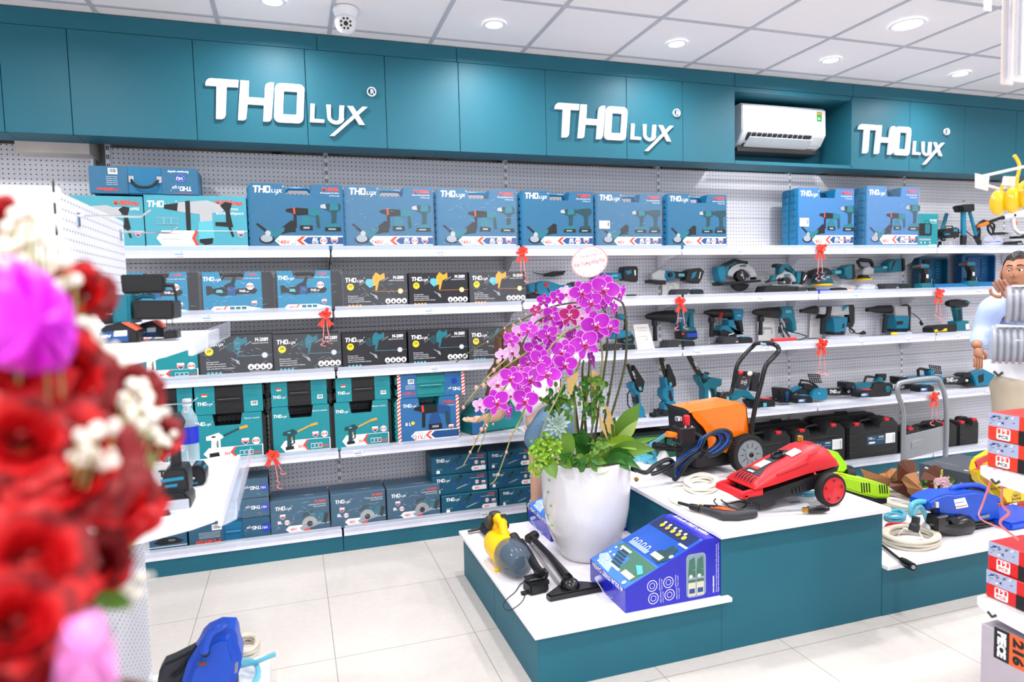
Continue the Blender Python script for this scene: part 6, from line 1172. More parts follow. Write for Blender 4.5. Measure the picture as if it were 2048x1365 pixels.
ux = (pn[0]-pf[0]); uz = (pf[0]-pf[1]); W_,H_ = ux.length,uz.length; ux.normalize(); uz.normalize(); nn = ux.cross(uz)
a = Art(); a.T = Matrix(((ux.x,-nn.x,uz.x,pf[1].x),(ux.y,-nn.y,uz.y,pf[1].y),(ux.z,-nn.z,uz.z,pf[1].z),(0,0,0,1)))
a.rect(W_*.25,W_*.72,H_*.0,H_*.75,DGREY); a.text('KAISOO',W_*.3,H_*.66,H_*.05,PRW); a.ring(arc(W_*.5,H_*.4,H_*.14,0,345,23),arc(W_*.5,H_*.4,H_*.12,0,345,23),PRW); a.text('RF-100',W_*.42,H_*.36,H_*.08,PRW,bold=.02)
for k in range(6): a.rect(W_*.28,W_*.4,H_*(.3+.035*k),H_*(.31+.035*k),PRW)
a.poly([(W_*.6,0),(W_*.72,0),(W_*.72,H_*.22)],M('print_azure','2a8ee0',.4)); a.obj('panel_label',e)
for u,m in ((.2,RED),(.62,PRW)):
    c = pf[0]+ux*W_*u-uz*H_*.06; MB().sph(c+Vector((-.022,-.02,0)),.014,m,12).cyl(c,c+Vector((-.02,-.018,0)),.007,CHROME).obj('knob',e)
g = lambda x,y,Y=2.94: uc(x,y,Y)-oo
MB().cyl(g(640,830),g(640,785),.019,CHROME,n=20,bev=.002).obj('pressure_gauge',e); MB().cyl(g(645,900),g(642,830),.008,BLACK).obj('gauge_stem',e)
MB().cyl(g(728,910),g(726,770),.017,RED,n=16,bev=.004).obj('relief_cap',e)
MB().tube([g(612,985),g(560,982),g(512,975)],[.013,.016,.016],ORANGE,14).obj('hose_connector',e)
b = MB(); b.box(-.045,.045,-.04,.05,-.055,.035,BLACK,.008,T=Matrix.Translation(g(700,960)))
for k in range(4): p = g(640+k*35,905); b.cyl(p+Vector((0,-.03,-.01)),p+Vector((0,-.03,.016)),.006,CHROME if k % 2 else BLACKG,n=8)
b.cyl(g(700,1080),g(700,1000),.03,BLACKG); b.tube([g(620,1000),g(660,1030),g(700,1050)],.012,clear('clear_tube','dfe6f0',.5),8); b.obj('pump_head',e)
MB().tube(cat_rom([g(740,940,3.04),g(830,970,3.02),g(890,1030,3.0),g(870,1150,2.98),g(880,1240,2.97)],5),.012,BLACK,10).obj('outlet_hose',e)
MB().tube(cat_rom([g(590,1090),g(600,1150),g(650,1200),g(690,1170),g(680,1110)],5),.004,BLACK,8).obj('cable',e)
b = MB(); lp = g(750,1140); b.box(lp.x-.05,lp.x+.13,-.09,.07,.0,.035,BLACK,.01); b.obj('foot_frame',e)
# blue black hose hank
e = empty('braided_hose_hank',tuple(uc(640,1400,2.93)),0,'black and blue braided hose tied in a figure of eight against the orange cart','hose'); e.location.z = ZM; oo = Vector(e.location)
BLB = M('braid_blue','1a5ac0',.6,noise=(300,.9)); G8 = [(560,1440),(590,1330),(720,1220),(860,1120),(900,1010),(1000,935),(1110,920),(1190,960),(1200,1040),(1120,1130),(980,1200),(880,1160),(760,1230),(690,1330),(640,1420),(590,1470)]
zmn = min(uc(x,y,2.93).z for x,y in G8)
for k in range(5):
    P = []
    for i,(x,y) in enumerate(G8): v = uc(880+(x-880)*(1-.07*k),1170+(y-1170)*(1-.07*k),2.93)-oo; P.append((v.x,.012*k-.02+.01*math.sin(i),v.z+max(0,ZM+.012-zmn)))
    MB().tube(cat_rom(P,5,closed=True),.0085,BLB if k in (1,3) else BLACK,8,closed=True).obj('hose_loop',e)
v = uc(880,1160,2.93)-oo; MB().tube([v+Vector((-.03,-.035,.03)),v+Vector((0,-.045,0)),v+Vector((.03,-.035,-.03))],.008,BLACK,8,flat=.4).obj('tie',e); MB().tube([v+Vector((-.02,-.035,-.03)),v+Vector((0,-.047,0)),v+Vector((.02,-.035,.03))],.008,BLACK,8,flat=.4).obj('tie',e)
# foam bottle gun left of the cart
c6 = lambda x,y,Y: PY(x/3.413+1248,y/3.413+650,Y)
e = empty('foam_gun',tuple(c6(270,1000,3.1)),0,'black foam gun with a white bottle beside the orchid leaves','spray gun'); e.location.z = ZM; oo = Vector(e.location); g = lambda x,y,Y=3.1: c6(x,y,Y)-oo
MB().tube([g(205,830),g(270,835),g(330,845),g(390,850)],[.024,.02,.016,.014],BLACK,12).obj('barrel',e); MB().lathe([(.03,-.04),(.034,-.01),(.02,.02),(.012,.03)],PRW,g(268,895),(0,0,1),20).obj('bottle',e)
MB().tube(cat_rom([g(70,985,2.95),g(150,1010,2.95),g(215,960,2.95),g(300,920,2.97),g(330,950,2.97),g(250,1000,2.95),g(190,1020,2.95)],5),.016,BLACK,10,flat=.7).obj('trigger_guard',e)
MB().tube([g(60,975,2.95),g(85,985,2.95)],.02,BLACKG,12).obj('coupling',e); MB().tube([g(78,1050,2.8),g(90,1062,2.8)],.010,BRASS,12).obj('brass_fitting',e)
e = empty('cyan_hose_bundle',tuple(PZ(1270,925,ZM)),0,'pale blue hose loops behind the orchid pot, running up to the orange connector','hose'); oo = Vector(e.location)
oc = uc(512,975,3.08)-oo; L = [oc]+[v-oo for v in (uc(400,1050,3.2),uc(330,1100,3.3),PZ(1310,912,ZM+.03),PZ(1290,925,ZM+.01))]; MB().tube(cat_rom(L,5),.011,HCY,8).obj('hose',e)
for k in range(4): MB().tube(cat_rom([PZ(x,y+k*4,ZM+.012)-oo for x,y in ((1255,915),(1275,908),(1305,914),(1335,922),(1352,930))],5),.008,HCY,8).obj('hose',e)
#PART5
# ------------------------------------------------------------ white pot and orchid
pc = Vector((1.292,2.872,ZL)); PH = .475
e = empty('planter_pot',tuple(pc),0,'large glossy white planter pot on the low white top','plant pot')
PW = M('glazed_white','dcdce2',.22,coat=.5,noise=(5,.03))
MB().lathe([(.10,0),(.118,.004),(.135,.03),(.165,.09),(.19,.16),(.204,.24),(.211,.33),(.213,.42),(.213,PH-.006),(.21,PH),(.2,PH),(.198,PH-.01),(.196,PH-.04)],PW,n=56,cap=False).obj('pot',e,smooth=60)
MB().lathe([(.0005,0),(.1,0)],PW,(0,0,.001),cap=False).obj('pot_base',e)
MB().lathe([(.0005,0),(.197,-.004)],M('soil','3a2a20',.95,bump=.8),(0,0,PH-.045),n=32,cap=False).obj('soil',e)
# painted sprig on the pot
SPR = M('sprig_green','8cc43a',.4); b = MB()
def onpot(a,z): return Vector((.2125*math.cos(a)*(.995 if z > .3 else .97),.2125*math.sin(a)*(.995 if z > .3 else .97),z))
PCAM = Vector((CAMP.x-pc.x,CAMP.y-pc.y,0)).normalized(); a0 = math.atan2(PCAM.y,PCAM.x)
for k,(da,z) in enumerate(((-.95,.40),(-1.0,.34),(-.93,.28),(-1.05,.23),(-.9,.19))):
    p = onpot(a0+da,z); t = Vector((-math.sin(a0+da),math.cos(a0+da),0)); n_ = Vector((math.cos(a0+da),math.sin(a0+da),0))*.003; b.face([p+n_,p+t*.012+Vector((0,0,.006))+n_,p+t*.026+n_,p+t*.012+Vector((0,0,-.006))+n_],SPR)
b.obj('painted_sprig',e)
OM = M('orchid_magenta','ac10b4',.45,noise=(60,.12)); OP = M('orchid_rim','e884e6',.5); OPL = M('orchid_pale','e8b0e6',.5,noise=(30,.1)); OD = M('orchid_deep','a01060',.45); OWH = M('orchid_white','fbeef8',.5)
LIP = M('orchid_lip','b01858',.4); BUD = M('orchid_bud','c89a90',.5); STM = M('orchid_stem','4a4a2c',.5,noise=(40,.25)); STG = M('stem_green','8a8c50',.5,noise=(30,.2)); NODE = M('stem_node','7a5a44',.6)
def petal(b,cx,cz,rx,rz,rot,m,rim,cup=.18,n=18,y0=0.):
    ca,sa = math.cos(rot),math.sin(rot); rings = []
    for f in (.0,.45,.9,1.0):
        rg = []
        for k in range(n if f else 1):
            a = 2*PI*k/n; w_ = 1+.04*math.sin(3*a)
            x,z = rx*f*math.cos(a)*w_,rz*f*math.sin(a)*w_; X_,Z_ = x*ca-z*sa,x*sa+z*ca; y = y0-cup*(f*f)*.5*(abs(x)/max(rx,.01))+.06*f*math.sin(2*a)*.3
            rg.append(b.bm.verts.new((cx+X_,y,cz+Z_)))
        rings.append(rg)
    for k in range(n):
        j = (k+1) % n; f = b.bm.faces.new((rings[0][0],rings[1][k],rings[1][j])); f.material_index = b.mi(m)
        f = b.bm.faces.new((rings[1][k],rings[2][k],rings[2][j],rings[1][j])); f.material_index = b.mi(m)
        f = b.bm.faces.new((rings[2][k],rings[3][k],rings[3][j],rings[2][j])); f.material_index = b.mi(rim)
def blossom_mesh(kind):
    b = MB(); m,rim = {'full': (OM,OP),'pale': (OPL,OWH),'dark': (OD,OP)}[kind]
    petal(b,0,.55,.32,.48,0,m,rim,.1,y0=.05); petal(b,-.38,-.5,.27,.46,-.55,m,rim,.1,y0=.05); petal(b,.38,-.5,.27,.46,.55,m,rim,.1,y0=.05)
    petal(b,-.5,.16,.56,.52,.12,m,rim,.22); petal(b,.5,.16,.56,.52,-.12,m,rim,.22)
    for s_ in (-1,1): petal(b,s_*.17,.1,.12,.07,s_*.5,OWH,OWH,.05,10,-.03); petal(b,s_*.13,-.17,.1,.14,s_*.5,LIP,OWH,-.2,10,-.12)
    b.sph((0,-.1,.04),(.07,.1,.09),OWH,10); b.sph((0,-.16,-.12),(.06,.1,.07),LIP,10); petal(b,0,-.3,.09,.16,0,LIP,OD,-.3,10,-.1)
    o = b.obj('blossom',None,smooth=60); me = o.data; bpy.data.objects.remove(o); return me
BM = {k: blossom_mesh(k) for k in ('full','pale','dark')}
orc = empty('orchid_plant',(pc.x,pc.y,ZL+PH-.04),0,'arching orchid with masses of magenta blossoms growing from the white pot','orchid'); oo = Vector(orc.location)
ob = lambda x,y,Y: PY(x/4.265+940,y/4.265+540,Y)
BL = [(1150,165,108,'f'),(1030,275,88,'f'),(950,190,90,'f'),(745,235,62,'f'),(630,265,55,'f'),(1290,200,72,'s'),(1225,330,62,'s'),(1075,470,112,'f'),(1195,490,75,'f'),(700,395,78,'f'),(850,390,85,'d'),(790,440,62,'f'),(500,510,70,'f'),(560,565,58,'f'),(665,550,78,'f'),(975,630,112,'f'),(790,700,102,'f'),(815,805,92,'f'),(540,680,75,'f'),(600,775,92,'f'),(490,790,70,'f'),(665,885,98,'f'),(510,930,102,'f'),(350,920,88,'f'),(475,1110,105,'f'),(225,1125,98,'f'),(335,1215,60,'s'),(440,1010,75,'f'),(235,970,80,'p'),(360,700,72,'p'),(270,725,50,'p'),(350,595,60,'f'),(425,540,68,'p'),(85,1160,58,'p'),(1040,765,70,'s'),(600,420,72,'p'),(560,345,45,'d'),(880,565,62,'f'),(1170,270,62,'f'),(900,300,62,'p'),(650,690,62,'p'),(345,1070,52,'p'),(1070,560,62,'f'),(820,200,62,'p'),(1140,110,70,'f'),(955,400,60,'p'),(740,490,60,'p'),(1040,150,60,'f'),(700,640,60,'f'),(420,870,60,'f')]
rr = random.Random(11)
for i,(x,y,r,k) in enumerate(BL):
    big = r > 80; Y = 2.62+(.0 if big else .12)+rr.uniform(-.03,.05)+(.06 if k == 'p' else 0)
    p = ob(x,y,Y)-oo; o = bpy.data.objects.new('blossom',BM[{'f': 'full','s': 'full','p': 'pale','d': 'dark'}[k]]); COL.objects.link(o); o.parent = orc; o.location = p
    s_ = r/4.265*(ob(x,y,Y)-CAMP).dot(CF)/FPX*1.13; o.scale = (s_,s_,s_); az = -math.atan2(ob(x,y,Y).x,ob(x,y,Y).y)
    o.rotation_euler = (rr.uniform(-.35,.15),rr.uniform(-.45,.45),az+(rr.uniform(-.5,.5) if k != 's' else rr.choice((-1.15,1.15))))
ob4 = lambda x,y,Y: PY(x/3.413+850,y/3.413+700,Y)
B_ = oo+Vector((0,0,.02))
def stem(pts,r,m,conv,Y,base=None):
    P = [conv(x,y,Y[i] if isinstance(Y,list) else Y)-oo for i,(x,y) in enumerate(pts)]
    if base is not None: P = [Vector(base)]+P
    C_ = cat_rom(P,6); n = len(C_); MB().tube(C_,[r*(1-.55*i/n) for i in range(n)],m,8).obj('flower_stem',orc); return P
stem([(1290,950),(1335,650),(1318,330),(1240,245),(1140,225),(1010,300),(860,340),(700,385),(560,450),(440,640)],.0065,STM,ob,[2.9,2.88,2.85,2.8,2.78,2.76,2.75,2.75,2.76,2.78],(.07,.02,.0))
stem([(1215,900),(1240,650),(1255,400),(1200,280),(1080,250)],.0065,STM,ob,[2.87,2.85,2.83,2.8,2.78],(.05,-.02,.0))
stem([(1140,900),(1170,650),(1150,350),(1000,280),(760,300),(560,370),(430,430),(290,500),(150,610),(0,700),(-120,790)],.006,STM,ob,[2.88,2.86,2.82,2.8,2.78,2.77,2.76,2.76,2.76,2.76,2.76],(.03,.0,.0))
stem([(1115,900),(1120,650),(1060,480),(880,500),(740,600),(620,740),(480,850),(330,960),(180,1160),(60,1290)],.0055,STG,ob,[2.86,2.83,2.78,2.74,2.7,2.68,2.68,2.68,2.68,2.68],(.02,.03,.0))
stem([(890,1000),(950,720),(920,640),(760,560),(600,640),(400,760),(260,860),(100,980),(0,1090)],.0055,STG,ob,[2.9,2.86,2.82,2.8,2.78,2.76,2.76,2.76,2.76],(-.04,.0,.0))
stem([(1000,110),(900,330),(830,470),(790,600)],.0045,STG,ob4,[2.7,2.64,2.62,2.62]); stem([(620,150),(500,330),(400,520),(330,660),(262,790)],.0045,STG,ob4,2.66)
stem([(700,350),(650,480),(590,590),(540,740),(485,880),(445,920)],.0042,STG,ob4,2.66); stem([(520,330),(450,450),(400,600),(360,700)],.0035,STG,ob4,2.68); stem([(560,60),(440,170),(350,280),(262,385)],.004,STG,ob4,2.74)
for k,(x,y) in enumerate(((1005,1150),(870,1120),(960,1150))): stem([(x,y-200),(x+10,y-380)],.008,STM,ob,2.9,(-.03+.03*k,.03,0))
rb = random.Random(2); bm_ = MB(); bm_.sph((0,0,0),(.0085,.0085,.011),BUD,10); o = bm_.obj('bud',orc); bmesh_ = o.data; bpy.data.objects.remove(o)
for x,y in ((497,82),(470,140),(430,187),(465,508),(385,545),(340,600),(685,535),(585,580),(915,265),(1040,240),(640,110),(545,180),(500,400),(308,700),(880,360),(350,260),(400,245),(262,395),(555,700),(500,850),(445,250),(425,520)):
    o = bpy.data.objects.new('bud',bmesh_); COL.objects.link(o); o.parent = orc; o.location = ob4(x,y,2.65)-oo; s_ = rb.uniform(.45,1.0); o.scale = (s_,s_,s_)
for x,y in ((430,440),(370,470),(295,500),(300,535),(150,615),(710,590),(800,550),(480,380),(420,420)):
    o = bpy.data.objects.new('bud',bmesh_); COL.objects.link(o); o.parent = orc; o.location = ob(x,y,2.75)-oo; o.scale = (.55,.55,.55)
LG = M('leaf_green','5c8526',.4,noise=(8,.15)); LD = M('leaf_dark','2f6a22',.4,noise=(8,.2)); LY = M('leaf_bright','7faa24',.4,noise=(10,.15)); LPL = M('leaf_pale','a9c46c',.45)
def leaf(b,P0,P1,w,m,arch=.03,n=10,fold=.25,face=None):
    P0,P1 = Vector(P0),Vector(P1); ax = P1-P0; L = ax.length; t = ax.normalized(); v = face or (CAMP-(P0+oo)).normalized(); s_ = t.cross(v)
    if s_.length < 1e-3: s_ = t.orthogonal()
    s_.normalize(); nn = s_.cross(t).normalized(); mi = b.mi(m); rg = []
    for i in range(n+1):
        u = i/n; ww = w*math.sin(PI*min(1,u*.92+.06))**.6*(1 if u < .7 else (1-((u-.7)/.3)**2)*.98+.02); c = P0+ax*u+Vector((0,0,arch*math.sin(PI*u)))
        rg.append([b.bm.verts.new(c-s_*ww/2+nn*ww*fold),b.bm.verts.new(c),b.bm.verts.new(c+s_*ww/2+nn*ww*fold)])
    for A,B in zip(rg,rg[1:]):
        for k in (0,1): f = b.bm.faces.new((A[k],B[k],B[k+1],A[k+1])); f.material_index = mi
o4 = lambda x,y,Y: PY(x/5.933+1040,y/5.933+740,Y)
for (x0,y0,Y0,x1,y1,Y1,w_,m,ar) in ((1090,880,2.86,1425,395,2.78,.085,LG,.0),(1110,900,2.84,1405,590,2.74,.05,LPL,-.01),(540,1060,2.72,540,690,2.72,.085,LG,.0),(1050,870,2.8,1480,950,2.66,.062,LY,.02),(980,1080,2.8,1610,950,2.62,.075,LG,.03),(960,1130,2.78,1450,1195,2.6,.05,LD,.045),(300,1060,2.7,430,1300,2.63,.062,LG,.01),
        (820,1200,2.68,1065,1190,2.66,.035,LPL,.0),(900,1000,2.9,600,760,2.84,.06,LD,.02),(1150,1120,2.72,1310,1210,2.62,.04,LD,.02),(1060,900,2.84,1640,800,2.76,.03,LG,-.005),(260,990,2.74,90,930,2.74,.05,LG,.01),(850,1080,2.85,640,880,2.8,.06,LD,.01),(1000,800,2.9,1130,560,2.9,.05,LD,0),(700,1130,2.74,470,1010,2.68,.05,LD,.01),(760,1100,2.72,1030,1110,2.64,.05,LG,.015),(1000,1090,2.8,1380,1060,2.66,.06,LD,.03),(720,930,2.86,760,700,2.84,.07,LD,0),(870,1000,2.86,1160,790,2.8,.07,LG,0),(480,1090,2.74,620,1180,2.66,.05,LG,.01)):
    b = MB(); leaf(b,o4(x0,y0,Y0)-oo,o4(x1,y1,Y1)-oo,w_,m,ar); b.obj('leaf',orc,smooth=80)
def cluster(name,lab,cat,cx,cy,Y,R,n,m,w_,L,conv=o4,squash=1,seed=1,drop=0):
    c = conv(cx,cy,Y); e = empty(name,tuple(c),0,lab,cat); rg = random.Random(seed); b = MB(); global oo; sv = oo; oo = c; s_ = MB()
    for k in range(n):
        d = Vector((rg.gauss(0,1),rg.gauss(0,1)*.5-.3,rg.gauss(0,.9)*squash)).normalized(); rr_ = R*rg.random()**.5; p = Vector((d.x*rr_,d.y*rr_*.5,d.z*rr_-drop*rg.random()**2*rr_)); q = p+Vector((rg.gauss(0,1),-.5,rg.gauss(.3,1))).normalized()*L*rg.uniform(.7,1.3)
        leaf(b,p,q,w_*rg.uniform(.8,1.2),m if not isinstance(m,list) else rg.choice(m),.003,4,.2)
        if k % 5 == 0: s_.tube([(0,.01,-R*.7),p],.0015,STG,5)
    b.obj('foliage',e,smooth=80); s_.obj('stem',e); oo = sv; return e
cluster('trailing_plant','bright green small leaved plant spilling over the left rim of the pot','plant',300,960,2.69,.075,230,[LY,SPR,LY],.012,.02,seed=3)
cluster('trailing_plant','bright green tendrils hanging down the left side of the pot','plant',190,1180,2.7,.035,34,LY,.011,.018,squash=2.2,seed=5)
cluster('boxwood_sprig','dark green leafy sprig in the middle of the pot, in front of the orchid leaves','plant',745,1110,2.655,.045,20,[LD,LG],.026,.045,seed=8)
cluster('boxwood_sprig','green leafy sprig above the pot rim, right of the upright broad leaf','plant',930,930,2.68,.045,18,[LG,LD],.028,.05,seed=9)
cluster('boxwood_sprig','tall dark green sprig left of the orchid stems, by the denim shorts','plant',450,400,2.82,.085,60,[LD,LD,LG],.02,.036,seed=12,squash=1.3)
cluster('boxwood_sprig','green sprig between the gold ornaments and the orchid stems','plant',830,330,2.84,.10,70,[LD,LG],.021,.036,seed=14,squash=2)
# succulent rosette
c = o4(440,650,2.72); e = empty('succulent',tuple(c),0,'pale grey green succulent rosette between the denim shorts and the orchid leaves','succulent'); b = MB(); sv = oo; oo = c; SUC = M('succulent_green','9fb8b0',.5)
for k in range(26):
    a_ = k*2.4; r_ = .02+.0022*k; tilt = .9-.03*k; L = Vector((math.cos(a_)*r_,-.02*tilt*1.2,math.sin(a_)*r_)); leaf(b,L*.1,L,.017,SUC,0,5,.3)
b.obj('rosette',e,smooth=80); oo = sv; MB().cyl((0,.002,0),(.015,.03,-.09),.004,STG).obj('stem',e)
# golden leaf ornaments
GOLD = M('gold_foil','d8b878',.3,metal=.85)
for k,(L,lab) in enumerate(((((940,500),(1000,650),(1045,840),(960,690)),'narrow gold foil leaf ornament in the pot, right of the orchid stems'),(((1010,590),(1070,560),(1085,770),(1040,740)),'gold foil leaf ornament low in front of the broad orchid leaf'),(((1005,400),(1065,470),(1118,660),(1075,640),(1030,520)),'gold foil leaf ornament slanting beside the broad orchid leaf'),(((560,110),(680,20),(700,60),(640,200),(600,340),(560,220)),'pale gold wire leaf ornament between white shirt and orchid stems'),(((830,20),(900,10),(940,150),(900,230),(940,380),(880,350),(830,180)),'pale gold leaf ornament behind the orchid stems, tallest of the gold ones'))):
    P = [o4(x,y,2.76+.02*k) for x,y in L]; o_ = P[0]; e = empty('gold_leaf_ornament',tuple(o_),0,lab,'ornament'); b = MB(); b.prism([(p.x-o_.x,p.z-o_.z) for p in P],0,.002,GOLD); b.obj('gold_leaf',e,smooth=0)
    m_ = min(P,key=lambda v: v.z)-o_; b = MB(); b.cyl(m_,(m_.x+.01,.01,oo.z-o_.z),.0012,GOLD,n=6); b.obj('stem',e)
# congratulation card on a stick
ca = PY(1179,524,2.80); e = empty('greeting_card',tuple(ca),0,'oval white greeting card on a stick above the orchid, with red handwriting style lettering','card'); e.rotation_euler = (0,-.0,-.3)
o1 = [(p[0]+p[1]*.12,p[1]) for p in arc(0,0,.083,0,351,39,.072)]; b = MB(); b.prism(o1,0,.002,M('card_white','fff6f6',.5)); b.obj('card',e,smooth=0)
a = Art(); CRD = M('card_red','c81c3c',.5); CRP = M('card_pink','d8486c',.5); a.ring([(p[0]*.98,p[1]*.98) for p in o1],[(p[0]*.95,p[1]*.95) for p in o1],CRD)
a.text('Chúc Quý Công Ty',0.0,.024,.013,CRP,'c',rot=10,ital=.25,w=.092); a.text('Khai Trương Hồng Phát',.0,-.012,.019,CRD,'c',rot=10,ital=.3,w=.142)
for k in range(16): t = .3+k*.4; a.disc(.068*math.cos(t),.058*math.sin(t),.0022,(PRY,PRT,CRD,PRO)[k % 4],6)
a.obj('lettering',e); MB().cyl((0,.003,-.07),(.0,.02,ZL+PH-ca.z-.03),.002,M('stick','5a5a58')).obj('stick',e)

# ------------------------------------------------------------ bows on the shelf lips
RIB = M('ribbon_red','f03a24',.28,coat=.4); RIP = M('ribbon_pink','f08a8a',.35)
def bow(px,py,lab,s=1,L=((-.5,-3),(.5,-3)),Y=3.968,col=RIB):
    c = PY(px,py,Y); e = empty('ribbon_bow',tuple(c),0,lab,'ribbon bow','red ribbon bows'); k_ = .0155*s; rg = random.Random(int(px))
    b = MB()
    for k in range(8):
        a_ = k*2*PI/8+rg.uniform(.1,.6); d = Vector((math.cos(a_),-.35,math.sin(a_)*.8+.25)); u = d.cross(Vector((rg.uniform(-.5,.5),1,rg.uniform(-.5,.5)))).normalized()*k_*.55; R_ = k_*rg.uniform(1.9,3.3)
        pts = [Vector((0,0,0)),d*R_*.45+Vector((0,-.006,.004)),d*R_*.95,d*R_*.85+Vector((0,-.012*s,0)),d*R_*.3+Vector((0,-.014*s,0))]
        for A,B in zip(pts,pts[1:]): b.face([A-u,B-u,B+u,A+u],col)
    for sx in (-1,1):
        A = Vector((0,-.01,0)); B = Vector((sx*k_*2.2,-.012,-k_*4.2)); u = Vector((k_*1.0,0,k_*.4*sx)); b.face([A-u*.3,A+u*.3,B+u*1.1,B+Vector((0,0,k_*.8)),B-u*.9],col)
    b.obj('loops',e,smooth=0); MB().sph((0,-.012,0),k_*.6,col,8).obj('knot',e)
    for tx,tz in L:
        P = []; n = 40
        for i in range(n+1):
            u = i/n; cu = max(0,u-.55)/.45; P.append((tx*k_*.8*(1+2*u)+cu*k_*1.1*math.sin(u*34),-.008-cu*k_*1.1*math.cos(u*34)-cu*.004,-k_*2+u*(tz*k_*3.2)+cu*k_*1.5*.2*math.sin(u*20)))
        MB().tube(P,.0028*s,RIP,5,flat=.5).obj('curled_ribbon',e)
    return e
bow(650,632,'red bow with two long curled ribbons between the chainsaw cases and the black boxes',1.0,((-.55,-3.0),(.55,-2.7)))
bow(1043,506,'red bow on the top shelf edge left of the oval greeting card',.95,((-.4,-2.6),(.7,-3.5)))
bow(1360,606,'red bow on the second shelf edge above the large teal rotary hammer',1.05,((-.9,-3.1),(1.0,-3.0)))
bow(1638,499,'red bow on the top shelf edge below the two tilted kit cases',1.15,((-.5,-3.6),(.8,-3.4)))
bow(1874,589,'red bow on the second shelf edge nearest the man',1.15,((-.4,-2.6),(1.0,-3.2)))
bow(1640,691,'red bow on the third shelf edge above the left chainsaws',1.2,((-.2,-3.2),(1.3,-3.4)))
bow(1865,795,'red bow hanging inside the metal trolley handle',1.2,((-.3,-3.3),(1.2,-2.9)))
bow(544,911,'red bow on the lowest left shelf edge under the washer gun cases',.95,((.9,-3.6),(1.6,-1.8)))

# ------------------------------------------------------------ things on the right top: lime washer, blue washer, bouquets, bag, box
cr = lambda x,y,Y: PY(x/5.25+1680,y/5.25+880,Y)
e = empty('lime_washer',(2.72,2.72,ZR),0,'lime green pressure washer standing behind the red one on the lower right top','pressure washer'); oo = Vector(e.location)
def prof(L,Y): return [(p.x,p.z) for p in (cr(x,y,Y)-oo for x,y in L)]
b = MB(); b.prism(prof([(-90,400),(60,385),(260,425),(480,470),(538,500),(540,570),(522,620),(380,618),(200,570),(-90,480)],2.62),-.10,.10,LIME,.01,2); b.obj('body',e)
b = MB(); L = prof([(-90,480),(200,570),(380,618),(520,618),(518,680),(400,700)],2.62); L = L+[(L[-1][0],.002),(L[0][0],.002)]; b.prism(L,-.09,.09,BLACK,.006); b.obj('base',e)
b = MB(); b.prism(prof([(-60,330),(-60,150),(0,148),(85,160),(180,290),(185,345),(130,392),(0,400)],2.72),.05,.18,LIME,.02,2); b.obj('upper_body',e)
MB().cyl((cr(190,360,2.72)-oo)+Vector((-.02,.09,-.02)),(cr(190,360,2.72)-oo)+Vector((.035,.09,-.03)),.05,BLACK,n=24,bev=.005).obj('wheel',e)
b = MB()
for x in (225,250,277,305,415,440,465,490): P = [cr(x,455 if x < 400 else 475,2.515)-oo,cr(x+8,555 if x < 400 else 565,2.515)-oo]; b.tube([P[0],P[1]],.003,BLACK,5)
b.obj('vents',e); a = Art(); 
for nm,pts,m in (('stripe',[(60,400),(180,415),(260,440),(90,412)],PRR),): a.poly([(p[0],p[1]) for p in prof(pts,2.515)],m)
a.obj('decal',e,(0,-.105,0))
e = empty('blue_pressure_washer',(cr(1300,1000,2.46).x,2.52,ZR),0,'blue and black pressure washer with a price sticker on the lower right white top','pressure washer'); oo = Vector(e.location); BP = M('blue_shell','124cc0',.38)
b = MB(); b.prism(prof([(920,725),(925,650),(1010,600),(1120,565),(1200,572),(1400,545),(1530,560),(1650,590),(1690,625),(1692,668),(1650,665),(1672,830),(1400,872),(1330,810),(1180,798),(1020,780),(1010,735)],2.44),-.09,.03,BP,.018,3); b.obj('shell',e)
b = MB(); q_ = [cr(x,y,2.5)-oo for x,y in ((1175,560),(1185,510),(1260,488),(1400,478),(1500,500),(1528,548))]; b.tube([v+Vector((0,.0,0)) for v in cat_rom(q_,4)],.014,BP,10); b.obj('carry_handle',e)
b = MB(); q_ = [cr(x,y,2.5)-oo for x,y in ((1165,565),(1180,525),(1290,545),(1360,515),(1470,545),(1530,560))]; b.tube(q_,.011,BLACK,8); b.obj('handle_grip',e)
b = MB(); L = prof([(1300,800),(1672,830),(1700,900),(1680,960),(1600,1010),(1560,1030),(1395,1010),(1300,950)],2.44); b.prism(L,-.085,.09,BLACK,.012,2)
for k in range(5): P = [cr(1400,890+k*28,2.43)-oo,cr(1590,870+k*26,2.43)-oo]; b.tube([v+Vector((0,-.004,0)) for v in P],.004,DGREY,5)
b.obj('motor_base',e)
for (x,y) in ((1345,1060),(1580,1020)):
    f_ = cr(x,y-60,2.44)-oo; b = MB(); b.prism([(f_.x-.03,0),(f_.x+.03,0),(f_.x+.02,f_.z+.05),(f_.x-.02,f_.z+.05)],-.09,-.05,BLACK,.005); b.prism([(f_.x-.03,0),(f_.x+.03,0),(f_.x+.02,f_.z+.05),(f_.x-.02,f_.z+.05)],.05,.09,BLACK,.005); b.obj('foot',e)
b = MB(); b.tube([cr(1320,900,2.43)-oo,cr(1250,890,2.43)-oo,cr(1180,910,2.43)-oo,cr(1090,900,2.43)-oo,cr(960,870,2.43)-oo],[.05,.055,.052,.045,.036],BLACKG,18)
b.cyl(cr(1210,850,2.40)-oo,cr(1210,850,2.37)-oo,.018,BLACKG,n=16); b.box(-.04,.04,-.04,.03,-.04,.04,BLACKG,.008,T=Matrix.Translation(cr(1010,860,2.43)-oo)); b.obj('pump',e)
MB().cyl(cr(978,760,2.45)-oo,cr(978,700,2.45)-oo,.013,BLACK).obj('gauge_stem',e); MB().cyl(cr(978,705,2.45)-oo,cr(978,640,2.45)-oo,.026,CHROME,n=24,bev=.003).obj('pressure_knob',e)
